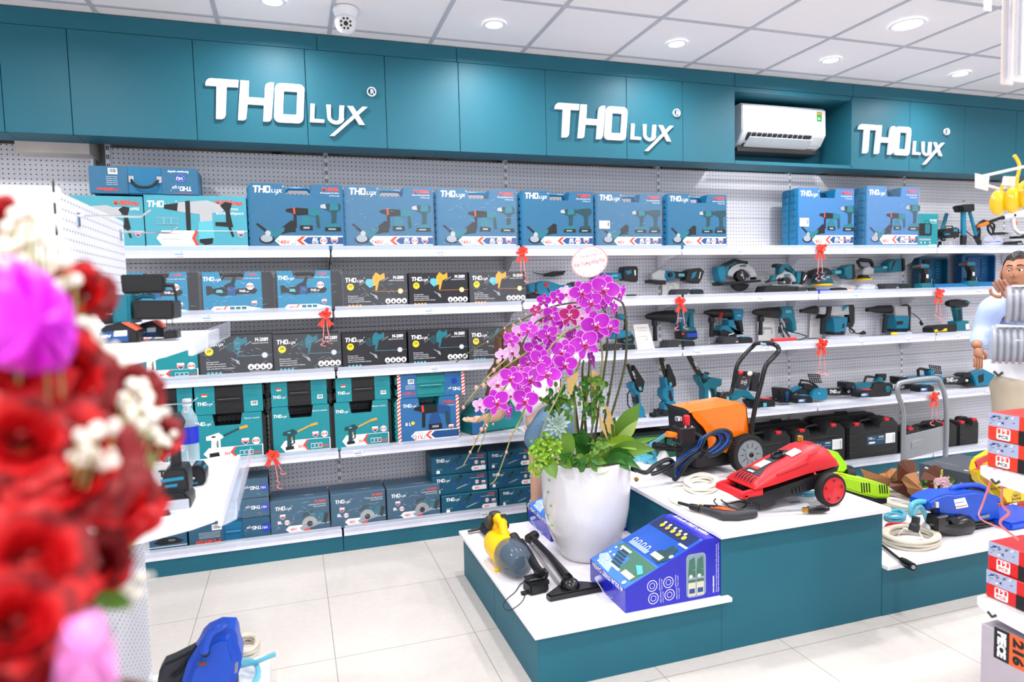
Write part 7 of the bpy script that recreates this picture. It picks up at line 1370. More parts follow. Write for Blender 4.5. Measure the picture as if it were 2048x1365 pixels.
MB().tube([cr(950,900,2.44)-oo,cr(905,920,2.44)-oo],[.02,.024],CHROME,12).obj('outlet',e)
a = Art(); P = prof([(1212,725),(1340,703),(1302,603),(1185,627)],2.342); a.poly(P,PRW); P = prof([(1205,700),(1325,680),(1320,690),(1208,710)],2.342); a.poly(P,PRR); P = prof([(1200,660),(1290,645),(1294,655),(1204,670)],2.342); a.poly(P,M('print_sky')); a.obj('price_sticker',e,(0,-.182,0))
MB().box(-.035,.035,-.002,.002,-.008,.008,GREY,.002,T=Matrix.Translation(cr(1510,808,2.425)-oo+Vector((0,-.004,0)))).obj('maker_plate',e)
def thing_tube(name,lab,cat,pts,Y,r,m,part='tube',z=None,n=10):
    c = cr(*pts[0],Y[0] if isinstance(Y,list) else Y) if z is None else PZ(pts[0][0]/5.25+1680,pts[0][1]/5.25+880,z); e = empty(name,tuple(c),0,lab,cat)
    P = [((cr(x,y,Y[i] if isinstance(Y,list) else Y)) if z is None else PZ(x/5.25+1680,y/5.25+880,z))-c for i,(x,y) in enumerate(pts)]; MB().tube(cat_rom(P,5),r,m,n).obj(part,e); return e
thing_tube('cyan_hose','pale blue clear hose curving into the pump of the blue washer on the podium','hose',[(925,870),(880,760),(840,700),(800,720),(760,800),(740,760),(750,690),(800,655),(870,650),(960,665)],2.46,.012,HCY,'hose')
e = thing_tube('spray_gun','dark grey spray gun grip standing beside the pale blue hose','spray gun',[(770,960),(790,880),(800,810)],2.42,[.024]*5+[.019]*6,DGREY,'grip')
e = empty('red_ring_handle',tuple(PZ(1785,1057,ZR)),0,'orange red loop lying behind the beige hose coil with the tie','handle'); oo = Vector(e.location); MB().tube(cat_rom([PZ(x/5.25+1680,y/5.25+880,ZR+.012)-oo for x,y in ((500,960),(500,895),(600,885),(700,890),(730,925),(705,955),(600,962))],5,closed=True),.009,RED,8,closed=True).obj('loop',e)
e = empty('washer_lance',tuple(PZ(1785,1106,ZR)),0,'black lance with a ribbed round tip sticking over the front edge of the podium','spray lance'); oo = Vector(e.location)
MB().tube([PZ(1765,1092,ZR+.012)-oo,PZ(1805,1124,ZR+.014)-oo],.007,BLACK,10).obj('tube',e); MB().tube([PZ(1803,1121,ZR+.02)-oo,PZ(1810,1126,ZR+.02)-oo,PZ(1826,1135,ZR+.02)-oo],[.014,.019,.018],BLACKG,14).obj('nozzle',e)
MB().tube([PZ(1826,1134.5,ZR+.02)-oo,PZ(1827,1135.5,ZR+.02)-oo],.009,PRG,12).obj('nozzle_face',e)
# grey 20V carton
CG_ = M('carton_graphite','4a5058',.45); c0 = PZ(1838,926,.43); c1 = PZ(1940,948,.43); c3 = PZ(1905,906,.43)
e = empty('power_tool_carton',(c0.x,c0.y,ZR),0,'dark grey flat carton marked 20V behind the wrapped bouquets','box'); d1 = c1-c0; d2 = c3-c0; H_ = .43-ZR; W_ = d1.length; D_ = min(d2.length,.5); d1.normalize(); an = math.atan2(d1.y,d1.x); e.rotation_euler = (0,0,an)
MB().box(0,W_,0,D_,0,H_,CG_,.003).obj('carton',e); a = Art(); a.text('20V',W_*.12,H_*.72,H_*.2,PRW,bold=.04); a.rect(W_*.05,W_*.3,H_*.3,H_*.55,M('print_olive','5a6a3a',.5)); a.obj('printed_artwork',e)
a = Art(); a.T = Matrix.Translation((0,0,H_))@Matrix(((1,0,0,0),(0,0,1,0),(0,-1,0,0),(0,0,0,1))); a.text('LITHIUM ELECTRIC TOOL',W_*.1,D_*.25,.02,PRG,w=W_*.5); a.rect(W_*.8,W_*.88,D_*.1,D_*.14,PRW); a.rect(W_*.6,W_*.68,D_*.7,D_*.74,PRW); a.obj('lid_print',e)
# bouquets
KR = M('kraft_paper','a8744a',.75,noise=(6,.1)); KD = M('brown_wrap','5a2e1c',.6,noise=(6,.12))
def wrap(name,lab,sheets):
    c = cr(sheets[0][0][0][0],sheets[0][0][0][1],sheets[0][1]); e = empty(name,(c.x,c.y,ZR),0,lab,'flower wrap'); oo = Vector(e.location); rg = random.Random(len(lab))
    for pts,Y,m in sheets:
        P = [cr(x,y,Y)-oo for x,y in pts]; n = len(P); cen = sum(P,Vector())/n; b = MB()
        for k in range(n):
            A,B = P[k],P[(k+1) % n]; A2 = A+Vector((0,rg.uniform(.0,.05),0)); M1 = (A+B)/2+Vector((0,rg.uniform(-.01,.03),0)); cc = cen+Vector((0,-.05,0))
            b.face([A,M1,cc],m); b.face([M1,B,cc],m)
            b.face([B,M1,cc+Vector((0,.09,0))],m); b.face([M1,A,cc+Vector((0,.09,0))],m)
        bmesh.ops.remove_doubles(b.bm,verts=b.bm.verts,dist=1e-5); b.obj('paper_wrap',e,smooth=25)
    return e
wrap('kraft_wrapping','light brown crumpled kraft paper behind the lime green washer',[([(220,310),(240,300),(480,400),(540,300),(600,305),(610,420),(560,520),(500,480),(260,420)],2.95,KR)])
wrap('brown_wrapping','tall dark brown paper cone standing beside the bouquet of flowers',[([(610,250),(650,215),(760,210),(800,240),(810,360),(850,560),(950,650),(800,660),(700,600),(520,500),(600,430)],2.85,KD),([(680,370),(800,340),(860,560),(900,640),(780,620),(700,500)],2.80,KR)])
e = wrap('brown_wrapping','dark brown wrap opened around the bouquet with pink and red flowers',[([(845,420),(990,265),(1110,290),(1220,430),(1160,480),(1000,520),(880,480)],2.86,KD),([(1190,440),(1430,430),(1430,470),(1240,480)],2.82,KR)])
def mum(p,r,m,n=46,seed=1):
    b = MB(); rg = random.Random(seed)
    for k in range(n):
        a_ = k*2.4; f = (k/n)**.6; el = (1-f)*1.2; d = Vector((math.cos(a_)*math.cos(el),-math.sin(el),math.sin(a_)*math.cos(el)))
        q0 = p+d*r*.25; q1 = p+d*r*rg.uniform(.85,1.05); u = d.cross(Vector((rg.random(),1,rg.random()))).normalized()*r*.22
        b.face([q0,q0+(q1-q0)*.6+u,q1,q0+(q1-q0)*.6-u],m)
    b.sph(p,r*.45,m,8); return b
bo = empty('bouquet',tuple(cr(1000,560,2.76)),0,'small bouquet of pink carnation and dark red flowers inside brown paper','bouquet'); oo = Vector(bo.location)
FR = M('flower_dark_red','8a1420',.6); FPk = M('flower_pink','f4d4da',.6); FW = M('flower_white','f6f2e0',.6); FY = M('flower_green','b8c060',.6)
for k,(x,y,r,m) in enumerate(((1075,450,.042,FPk),(1130,490,.03,FPk),(1010,440,.028,FPk),(950,500,.022,FR),(935,565,.026,FR),(1050,545,.028,FR),(880,530,.014,FW),(905,525,.012,FW),(1000,495,.014,FW),(975,545,.012,FW),(1000,585,.013,FW),(890,580,.013,FY),(915,600,.012,FY),(870,600,.014,FW),(1270,475,.018,FPk),(1030,540,.012,FY))):
    mum(cr(x,y,2.74)-oo,r,m,30,k).obj('flower',bo,smooth=0)
b = MB(); rg = random.Random(5)
for k in range(90):
    p = cr(rg.uniform(850,1300),rg.uniform(430,600),2.78)-oo; q_ = p+Vector((rg.gauss(0,1),-.6,rg.gauss(.4,1))).normalized()*.035; leaf(b,p,q_,.016,rg.choice((LD,LG,LG)),.0,4)
for (x0,y0,x1,y1) in ((1060,400,1072,315),(1130,440,1140,390)):
    for k in range(14): u = k/14; b.sph(cr(x0+(x1-x0)*u,y0+(y1-y0)*u,2.75)-oo+Vector((rg.uniform(-.006,.006),0,0)),.005,FY,6)
b.obj('greenery',bo,smooth=60)
# yellow and red food bag
BY = M('bag_yellow','f8d000',.22,coat=.6); BR_ = M('bag_red','c80c1c',.25,coat=.6)
L = [(1400,330),(1440,190),(1590,105),(1700,140),(1900,420),(2000,520),(2010,640),(1640,690),(1560,560),(1420,420)]; c = cr(1700,600,2.64); e = empty('food_bag',(c.x,2.64,ZR),0,'shiny yellow and red food bag behind the blue pressure washer','bag'); oo = Vector(e.location)
b = MB(); b.prism([(p.x,p.z) for p in (cr(x,y,2.64)-oo for x,y in L)],-.05,.05,BY,.03,3); b.obj('yellow_bag',e)
L = [(1640,685),(2010,640),(2040,830),(1980,850),(1670,800)]; b = MB(); b.prism([(p.x,p.z) for p in (cr(x,y,2.62)-oo for x,y in L)],-.05,.06,BR_,.02,3); b.obj('red_band',e)
L = [(1460,300),(1440,240),(1480,200),(1590,160),(1600,230),(1520,260),(1490,320),(1400,335)]; b = MB(); b.prism([(p.x,p.z) for p in (cr(x,y,2.57)-oo for x,y in L)],-.06,-.05,BR_,.004); b.obj('red_ornament',e)
a = Art(); p = cr(1545,480,2.58)-oo; a.text('ƯƠNG YẾN',p.x,p.z,.035,BR_,bold=.03,w=.26); p = cr(1590,540,2.58)-oo; a.text('NHA TRANG',p.x,p.z,.016,PRK,bold=.02,w=.13)
p = cr(1870,610,2.58)-oo; a.ring(arc(p.x,p.z,.034,0,345,23),arc(p.x,p.z,.03,0,345,23),M('label_gold','c8a040',.3)); a.text('ĐẶC',p.x,p.z+.004,.014,PRK,'c',bold=.02); a.text('THƯỢNG',p.x,p.z-.014,.012,PRK,'c',bold=.02); p = cr(1870,740,2.56)-oo; a.rect(p.x-.03,p.x+.03,p.z-.02,p.z+.03,PRW); a.rect(p.x-.02,p.x+.02,p.z-.005,p.z,PRG); a.obj('printed_artwork',e,(0,-.052,0))
MB().box(-.02,.30,-.02,.2,0,.04,M('blue_sheet','0c48c8',.4),.01,2).obj('blue_tray',None,tuple(PZ(2020,1060,ZR)),label='flat blue case lying under the yellow food bag',cat='tool case')
# metal platform trolley
e = empty('platform_trolley',(4.22,3.56,0),0,'silver grey platform trolley with bent tube handle, between podium and shelves','trolley'); oo = Vector(e.location)
pt = lambda x,y,Y=3.55: PY(x,y,Y)-oo
xl,xr = pt(1806,925).x,pt(1892,920).x
P = [Vector((xl,0,.12)),pt(1806,925),pt(1807,870),pt(1806,822),pt(1796,790),pt(1796,772),pt(1806,765),pt(1850,758),pt(1871,757),pt(1880,764),pt(1891,800),pt(1893,860),Vector((pt(1893,860).x,0,.12))]
TRO = M('trolley_grey','a2a7ae',.4,metal=.5); MB().tube(cat_rom(P,5),.0165,TRO,12).obj('tube_handle',e)
b = MB(); Q = [pt(1809,873),pt(1890,853),pt(1890,900),pt(1809,922)]; b.prism([(p.x,p.z) for p in Q],-.004,.004,TRO,.002); Q = [pt(1824,884),pt(1848,878),pt(1848,893),pt(1824,899)]; b.prism([(p.x,p.z) for p in Q],-.007,-.003,TRO,.002); b.obj('panel',e)
MB().box(xl-.03,P[-1].x+.03,-.55,.03,.11,.135,TRO,.005).obj('platform',e)
for sx in (xl+.03,P[-1].x-.03):
    for sy in (-.48,-.03): MB().cyl((sx-.014,sy,.05),(sx+.014,sy,.05),.05,BLACK,n=20,bev=.004).cyl((sx,sy,.05),(sx,sy,.11),.012,STEEL).obj('castor',e)
#PART6
# ------------------------------------------------------------ people
SKIN = M('skin_tan','b07a5e',.5,noise=(12,.06)); SKINP = M('skin_pale','dcae96',.5,noise=(12,.05)); HAIRB = M('hair_black','15110f',.5,noise=(80,.4)); HAIRW = M('hair_brown','4a2e20',.5,noise=(60,.4))
SHIRT = M('shirt_blue','a9bcea',.75,noise=(14,.05),bump=.5); TROU = M('trousers_beige','b9ac9a',.8,noise=(10,.07),bump=.6); DENIM = M('denim','5f7f9c',.85,noise=(90,.2),bump=.4); TOPW = M('top_white','f4f0ee',.8,bump=.3)
def skin(name,J,E_,R,m,parent,sub=2,root=0,smooth=0):
    me = bpy.data.meshes.new(name); me.from_pydata([tuple(j) for j in J],E_,[]); o = bpy.data.objects.new(name,me); COL.objects.link(o); me.materials.append(m)
    md = o.modifiers.new('skin','SKIN'); md.use_smooth_shade = True; md.branch_smoothing = .3
    if not me.skin_vertices: 
        bm = bmesh.new(); bm.from_mesh(me); bm.verts.layers.skin.verify(); bm.to_mesh(me); bm.free()
    for i,v in enumerate(me.skin_vertices[0].data): r = R[i]; v.radius = (r,r) if not isinstance(r,tuple) else r; v.use_root = (i == root)
    s_ = o.modifiers.new('sub','SUBSURF'); s_.levels = sub; s_.render_levels = sub; o.parent = parent; return o
def chain(n,start=0): return [(start+i,start+i+1) for i in range(n-1)]
def hand(parent,wrist,d,pn,m,curl=.5,s=1.,side=1,name='hand'):      # palm plus five separate bent fingers
    d = Vector(d).normalized(); pn = Vector(pn).normalized(); sd_ = d.cross(pn).normalized()*side; wrist = Vector(wrist); J = [wrist,wrist+d*.035*s,wrist+d*.075*s]; Rr = [(.024*s),(.032*s),(.036*s)]; E_ = [(0,1),(1,2)]
    o = skin(name,J,E_,[(r*.75,r) if 0 else r*.85 for r in Rr],m,parent,2)
    for k,(off,L) in enumerate(((-.027,.062),(-.009,.072),(.009,.068),(.027,.054))):
        p = wrist+d*.085*s+sd_*off*s; q = [p-d*.02*s]; dd = d.copy(); 
        for j,f in enumerate((.42,.32,.26)): 
            q.append(q[-1]+dd*(L*f*s+(.02*s if j == 0 else 0))); dd = (dd*math.cos(curl*.6)-pn*math.sin(curl*.6)*-1).normalized()
        skin('finger',q,chain(4),[.0098*s,.009*s,.0085*s,.0072*s],m,o,1)
    p = wrist+d*.03*s-sd_*.028*s; q = [p,p+(d*.6-sd_*.8).normalized()*.032*s,p+(d*.85-sd_*.75+pn*.3).normalized()*.062*s,p+(d*1.1-sd_*.45+pn*.5).normalized()*.082*s]
    skin('thumb',q,chain(4),[.013*s,.0115*s,.010*s,.008*s],m,o,1); return o
def head(parent,c,face,sk,hair,s=1.,tilt=0,female=False):
    f = Vector(face).normalized(); az = math.atan2(f.x,-f.y); R_ = Matrix.Translation(c)@Matrix.Rotation(az,4,'Z')@Matrix.Rotation(tilt,4,'X'); g = lambda x,c0,w_: math.exp(-((x-c0)/w_)**2)
    def surf(u,v,k=1.):      # u azimuth from the face (-Y), v elevation
        x,y,z = math.cos(v)*math.sin(u),-math.cos(v)*math.cos(u),math.sin(v); fr = max(0,-y)
        wx = .074*(1-.22*max(0,-z)**1.3); X_,Y_,Z_ = x*wx,y*(.094 if y > 0 else .088),z*.116
        if fr > 0:
            Y_ -= fr*(.026*g(x,0,.15)*g(z,-.16,.14)*1+.012*g(x,0,.10)*g(z,.08,.2)); Y_ += fr*.010*(g(x,.34,.17)+g(x,-.34,.17))*g(z,.10,.10); Y_ -= fr*.006*g(abs(x),.3,.25)*g(z,.27,.09)
            Y_ -= fr*.010*g(x,0,.3)*g(z,-.5,.13); Y_ -= fr*.010*g(x,0,.3)*g(z,-.86,.16); X_ *= 1+.07*g(z,-.15,.25)*(1 if abs(x) > .4 else 0)*fr; Z_ -= .006*g(x,0,.5)*max(0,-z)*fr
        return Vector((X_,Y_,Z_))*k*s
    b = MB(); n,m_ = 56,40; vs = [[b.bm.verts.new(R_@surf(2*PI*i/n,-PI/2+PI*(j+.5)/m_)) for i in range(n)] for j in range(m_)]; mi = b.mi(sk); hm = b.mi(hair); lm = b.mi(M('lip','b06a5c',.45))
    for j in range(m_-1):
        for i in range(n):
            fc = b.bm.faces.new((vs[j][i],vs[j][(i+1) % n],vs[j+1][(i+1) % n],vs[j+1][i])); u = 2*PI*(i+.5)/n; z = math.sin(-PI/2+PI*(j+1)/m_); x = math.sin(u)*math.cos(-PI/2+PI*(j+1)/m_); 
            fc.material_index = lm if (abs(z+.5) < .045 and abs(x) < .27 and math.cos(u) > 0) else mi
    b.bm.faces.new(vs[0][::-1]); b.bm.faces.new(vs[-1]); hd = b.obj('head',parent,smooth=80)
    W_ = M('eye_white','f2eeea',.25); IR = M('iris','1c120c',.2)
    for sx in (-1,1):
        p = surf(sx*.36,.09); e_ = MB(); e_.sph(R_@(p+Vector((0,.006*s,0))),.0125*s,W_,12); e_.sph(R_@(p+Vector((-.002*s,-.0035*s,-.001*s))),.0055*s,IR,10); e_.obj('eye',hd,smooth=80)
        e_ = MB(); L = [surf(sx*(.18+.1*k),.17+.02*math.sin(k*.7),1.0)+Vector((0,-.004*s,0)) for k in range(5)]; e_.tube([R_@p for p in L],[.002*s,.002*s,.0022*s,.002*s,.001*s],sk,6); e_.obj('eyelid',hd)
        e_ = MB(); L = [surf(sx*(.14+.12*k),.31+.03*math.sin(k*.8),1.01) for k in range(5)]; e_.tube([R_@p for p in L],[.003*s,.0038*s,.0036*s,.003*s,.0015*s],hair,6); e_.obj('eyebrow',hd)
        e_ = MB(); c_ = surf(sx*PI/2,0)+Vector((sx*.003*s,.01*s,0)); e_.tube([R_@(c_+Vector((sx*.006*s*(1-.3*math.cos(t)),.012*s*math.cos(t)+.004*s,(.030*math.sin(t)-.006)*s))) for t in [2*PI*k/12 for k in range(12)]],.0048*s,sk,6,closed=True); e_.sph(R_@c_,(.006*s,.012*s,.022*s),sk,8); e_.obj('ear',hd)
    e_ = MB(); L = [surf(sx,-.52,1.004) for sx in (-.3,-.15,0,.15,.3)]; e_.tube([R_@p for p in L],.0016*s,M('lip_dark','7a4038',.5),5); e_.obj('mouth',hd)
    e_ = MB()
    for sx in (-1,1): e_.sph(R_@(surf(sx*.1,-.2,1)+Vector((0,.004*s,0))),(.009*s,.012*s,.008*s),sk,8)
    e_.obj('nose',hd,smooth=80)
    hb = MB(); vs = []
    for j in range(20):
        row = []
        for i in range(n):
            u = 2*PI*i/n; cu = math.cos(u); lo = (.62+.10*math.sin(u*1.5+.6)) if cu > .45 else (.62-(.45-cu)*(1.05 if not female else 1.2)); lo = max(lo,-.42); v = lo+(PI/2-lo)*j/19; row.append(hb.bm.verts.new(R_@(surf(u,v,1.045+.05*min(1,(j)/4))+Vector((0,0,.004*s*math.sin(u*9+j)*.6)))))
        vs.append(row)
    hm = hb.mi(hair)
    for j in range(19):
        for i in range(n): hb.bm.faces.new((vs[j][i],vs[j][(i+1) % n],vs[j+1][(i+1) % n],vs[j+1][i]))
    hb.obj('hair',parent,smooth=60); return hd
# man
V = Vector; man = empty('person',(4.09,2.85,0),0,'man in light blue shirt and beige trousers holding his chin, at the right edge','person'); mo = V((4.09,2.85,0))
hc = PY(2036,546,2.80)-mo
head(man,hc,(-.97,-.42,0),SKIN,HAIRB,1.0,-.06)
nk = hc+V((.03,.03,-.10)); cw = V((.05,.03,1.36)); bx = .07
body = [V((bx-.02,.02,.93)),V((bx-.01,.02,1.05)),V((bx,.01,1.18)),V((bx,.01,1.30)),V((.05,.02,1.39)),nk,hc+V((.01,.02,-.03))]
skin('body',body+[V((.0,.0,.86)),V((-.06,-.03,.5)),V((-.09,0,.09)),V((-.17,-.09,.04)),V((.17,.02,.86)),V((.2,.0,.5)),V((.2,.03,.09)),V((.13,-.07,.04))],chain(7)+[(0,7),(7,8),(8,9),(9,10),(0,11),(11,12),(12,13),(13,14)],[(.13,.1),(.12,.09),(.14,.1),(.14,.1),.07,.052,.05,.085,.058,.042,.035,.085,.058,.042,.035],SKIN,man,2)
sh,el,wr_ = PY(1975,612,2.86)-mo+V((.03,0,-.01)),PY(1966,668,2.88)-mo,PY(1953,690,2.80)-mo
sh2,el2,wr2 = V((.26,.0,1.36)),V((.30,-.16,1.12)),PY(2020,597,2.66)-mo
skin('shirt',[V((bx-.02,.02,.95)),V((bx-.01,.02,1.06)),V((bx,.01,1.20)),V((bx,.01,1.31)),V((.05,.02,1.385)),nk+V((0,0,-.03)),sh,(sh+el)/2,el,(el+wr_)/2,wr_,sh2,(sh2+el2)/2,el2,(el2+wr2)/2,(el2+wr2*3)/4],chain(6)+[(4,6),(6,7),(7,8),(8,9),(9,10),(4,11),(11,12),(12,13),(13,14),(14,15)],
     [(.175,.125),(.165,.12),(.18,.125),(.175,.12),(.11,.09),.062,.078,.066,.06,.052,.046,.08,.07,.062,.05,.046],SHIRT,man,2)
MB().prism([(-.05,0),(.0,-.045),(.05,0),(.045,.025),(-.045,.025)],-.004,.0,SHIRT,.001,T=Matrix.Translation(nk+V((-.045,-.055,-.055)))@Matrix.Rotation(-.9,4,'Z')@Matrix.Rotation(-.4,4,'X')).obj('collar',man)
skin('trousers',[V((bx-.02,.02,.97)),V((bx-.02,.02,.90)),V((-.015,.0,.80)),V((-.05,-.02,.5)),V((-.08,0,.08)),V((.16,.02,.80)),V((.19,.0,.5)),V((.2,.03,.08))],[(0,1),(1,2),(2,3),(3,4),(1,5),(5,6),(6,7)],[(.165,.12),(.175,.13),(.108,.105),.084,.075,(.108,.105),.084,.075],TROU,man,2)
b = MB(); b.tube([(bx-.02+.172*math.cos(t),.02+.128*math.sin(t),.985) for t in [2*PI*k/32 for k in range(32)]],.016,M('belt_brown','2a1d18',.5),6,closed=True,flat=1); b.obj('belt',man)
hd_ = wr_-el; skin('forearm',[(el+wr_)/2,wr_,wr_+V((-.005,-.01,-.02))],chain(3),[.038,.028,.027],SKIN,man,1)
hand(man,wr_+V((-.004,-.01,-.012)),(-.02,-.12,-1),(.25,1,0),SKIN,.5,.86,-1)
skin('forearm',[(el2+wr2)/2,wr2],chain(2),[.038,.028],SKIN,man,1)
hand(man,wr2,(-.55,.0,.55),(.6,.6,.5),SKIN,.7,.92,-1)
for sx in (-.13,.15): MB().sph((sx,-.05,.045),(.048,.13,.04),M('shoe_brown','3a2820',.4),14).obj('shoe',man)
# woman bending behind the orchid
wo = V((1.34,3.60,0)); wm = empty('person',tuple(wo),0,'long haired woman in white top and denim shorts bending behind the orchid','person')
q = lambda x,y,Y: PY(x,y,Y)-wo
hip = q(1088,838,3.58)+V((.04,0,0)); chest = q(1062,772,3.66); nk = q(1036,735,3.72); hc = q(1018,693,3.76)
head(wm,hc,(-.35,.9,-.5),SKINP,HAIRW,.95,.3,True)
kneeL,kneeR = V((hip.x-.075,.0,.46)),V((hip.x+.10,-.02,.46))
shL,shR = q(1008,765,3.66),q(1100,765,3.60); elL,wrL = q(1000,832,3.70),q(966,838,3.86); elR,wrR = q(1125,840,3.62),q(1120,850,3.86)
skin('body',[hip,(hip+chest)/2,chest,nk,hc,hip+V((-.07,0,-.1)),kneeL,V((kneeL.x,.05,.08)),V((kneeL.x-.02,-.07,.035)),hip+V((.08,0,-.1)),kneeR,V((kneeR.x,.03,.08)),V((kneeR.x,-.09,.035)),shL,elL,wrL,shR,elR,wrR],
     [(0,1),(1,2),(2,3),(3,4),(0,5),(5,6),(6,7),(7,8),(0,9),(9,10),(10,11),(11,12),(2,13),(13,14),(14,15),(2,16),(16,17),(17,18)],[(.13,.10),.09,.11,.048,.045,.082,.052,.034,.03,.082,.052,.034,.03,.05,.036,.026,.05,.036,.026],SKINP,wm,2)
skin('white_top',[hip*.82+chest*.18+V((0,0,.03)),(hip+chest)/2,chest,chest*.6+nk*.4,shL,shL*.6+elL*.4,shR,shR*.6+elR*.4],[(0,1),(1,2),(2,3),(2,4),(4,5),(2,6),(6,7)],[(.165,.13),(.17,.13),(.2,.14),.13,.085,.07,.08,.07],TOPW,wm,2)
b = MB()
for dx in (-.10,-.02,.06): b.tube(cat_rom([hip*.35+chest*.65+V((dx,-.125,-.02)),hip*.3+chest*.7+V((dx+.03,-.13,.03)),chest+V((dx+.08,-.12,.05))],5),.0035,PRK,6)
b.obj('black_strap',wm)
skin('denim_shorts',[hip+V((.02,0,.14)),hip,hip+V((-.075,0,-.12)),hip+V((-.085,0,-.19)),hip+V((.085,0,-.12)),hip+V((.10,0,-.19))],[(0,1),(1,2),(2,3),(1,4),(4,5)],[(.145,.12),(.158,.13),.102,.098,.102,.098],DENIM,wm,2)
b = MB(); b.box(-.045,.045,-.006,.0,-.05,.05,DENIM,.003,T=Matrix.Translation(hip+V((-.06,-.118,-.03)))); b.obj('pocket',wm)
hb = MB(); rg = random.Random(9)
for k in range(60):
    a_ = rg.uniform(.4,PI*2-.6); p0 = hc+V((.075*math.cos(a_),.07*math.sin(a_)*.8-.01,.05*rg.random()+.02)); p1 = hc+V((.09*math.cos(a_),-.04+.05*math.sin(a_),-.08)); p2 = V((p1.x+rg.uniform(-.09,.06),p1.y+rg.uniform(-.06,.04),hc.z-rg.uniform(.2,.34)))
    hb.tube(cat_rom([p0,p1,(p1+p2)/2,p2],3),[.014,.016,.016,.016,.015,.015,.014,.010,.006,.003],HAIRW,5)
hb.obj('long_hair',wm,smooth=80)
hand(wm,wrL,(-.75,.55,-.1),(0,-.2,1),SKINP,.5,.85,1); hand(wm,wrR,(-.2,.9,-.1),(0,0,1),SKINP,.5,.85,-1)

# ------------------------------------------------------------ left side rack (end of an aisle) in front
GXl,YN,YF = -.56,2.02,2.74
e = empty('side_rack',(GXl,YN,0),0,'white pegboard side rack at the left with two shelves, its end facing the camera','shelving'); oo = V(e.location)
b = MB()
for z0,z1_ in ((.12,.5),(.502,.9),(.902,1.3),(1.302,1.79)): b.box(-.016,0,.03,YF-YN,z0,z1_,PEGY,.001)
b.obj('side_panel',e,smooth=0)
b = MB(); b.box(-.035,.002,-.002,.03,0,1.80,WHITE,.002)
for k in range(28): b.box(-.008,-.003,-.004,-.001,.3+k*.055,.328+k*.055,DGREY)
b.obj('upright',e)
MB().box(-.32,-.036,.0,.02,.05,1.80,WHITE,.003).obj('end_panel',e); b = MB(); b.box(-.62,-.321,.3,.316,.05,1.72,PEG,.002); b.obj('cross_panel',e)
MB().box(-.215,-.207,-.004,.001,1.57,1.66,BLACK,.001).box(-.222,-.200,-.005,.001,1.605,1.622,BLACK,.004).obj('keyhole',e)
MB().box(-.62,0,0,YF-YN,0,.11,WHITE,.003).obj('plinth',e)
def rshelf(z,d,n):
    b = MB(); b.box(.004,d,.0,YF-YN,z-.03,z-.004,WHITE,.003); b.obj('shelf',e)
    for yy in (.0,YF-YN-.003): MB().prism([(.002,z-.005),(d-.008,z-.005),(d-.008,z-.03),(d*.8,z-.045),(.08,z-.075),(.002,z-.1)],yy-.003,yy,WHITE,.0).obj('shelf_bracket',e)
    MB().box(d,d+.012,.0,YF-YN,z-.045,z,WHITE,.002).obj('front_rail',e); MB().prism([(d+.012,z-.045),(d+.05,z-.03),(d+.052,z+.025),(d+.05,z+.026),(d+.046,z-.028),(d+.012,z-.041)],.0,YF-YN,PLAS).obj('clear_price_holder',e)
Z1L,Z2L = 1.392,.905
rshelf(Z1L,.285,0); rshelf(Z2L,.335,1)
for (x,y,Y) in ((155,432,2.25),(240,465,2.6)):       # wire pegs of the rack
    p = PX(x,y,GXl)-oo; MB().tube([p,p+V((.16,-.0,.0)),p+V((.185,0,.02))],.003,CHROME,8).box(-.004,.004,-.012,.012,-.03,.01,CHROME,.002,T=Matrix.Translation(p)).obj('wire_peg',e)
for (x,y) in ((255,815),(275,890+310-140)): p = PX(x,y,GXl)-oo; MB().tube([p,p+V((.2,0,.0)),p+V((.225,0,.018))],.003,CHROME,8).obj('wire_peg',e)
p = PX(300,1010,GXl+.06)-oo; 
MB().box(.14,.26,.03,.034,Z2L,Z2L+.035,PLAS,.002).obj('clear_divider',e)
e = empty('model_box',(GXl-.62,2.03,1.8),0,'blue box with orange model number at the top left corner, above the roses','box'); c0,c1 = PY(-40,401,2.33),PY(47,401,2.33); e.location = (c0.x,2.33,1.722); h = PY(20,378,2.33).z-1.722
MB().box(0,c1.x-c0.x,0,.18,0,h,MATS['carton_petrol'],.002).obj('carton',e); a = Art(); a.text('M-0819',(c1.x-c0.x)*.88,h*.42,h*.26,PRR,'r',bold=.04); a.text('sander',(c1.x-c0.x)*.88,h*.1,h*.14,PRW,'r'); a.obj('printed_artwork',e)
# chainsaw and batteries on the upper shelf (seen end on)
CK_ = (180,500,5.687); YT = 2.14
tool('chainsaw',CK_,YT,[('hand_guard',K,'p',[(355,300),(380,283),(830,283),(858,320),(855,470),(820,490),(400,505),(375,480)],.03),('guard_arm',K,'t',[(850,400),(940,400),(970,480),(985,590)],[26,30,14,14]),('body',T,'p',[(300,515),(500,508),(520,520),(530,830),(340,840),(335,700)],.16),('top_handle',T,'t',[(500,560),(600,525),(720,530),(745,555)],[20,26,24,18]),('motor_cover',K,'p',[(535,600),(560,575),(985,575),(1000,620),(1000,770),(960,785),(560,790)],.14),('sprocket_cover',K,'p',[(230,540),(330,530),(345,830),(190,850),(110,760),(110,620),(160,600)],.05),('logo_print',PRW,'logo',[(160,745),(290,735)],.026),('foot',K,'t',[(870,780),(872,870)],5),('foot',K,'t',[(935,780),(937,870)],5)],
     'dark chainsaw seen end on with a black hand guard on the side rack',base=Z1L+.06)
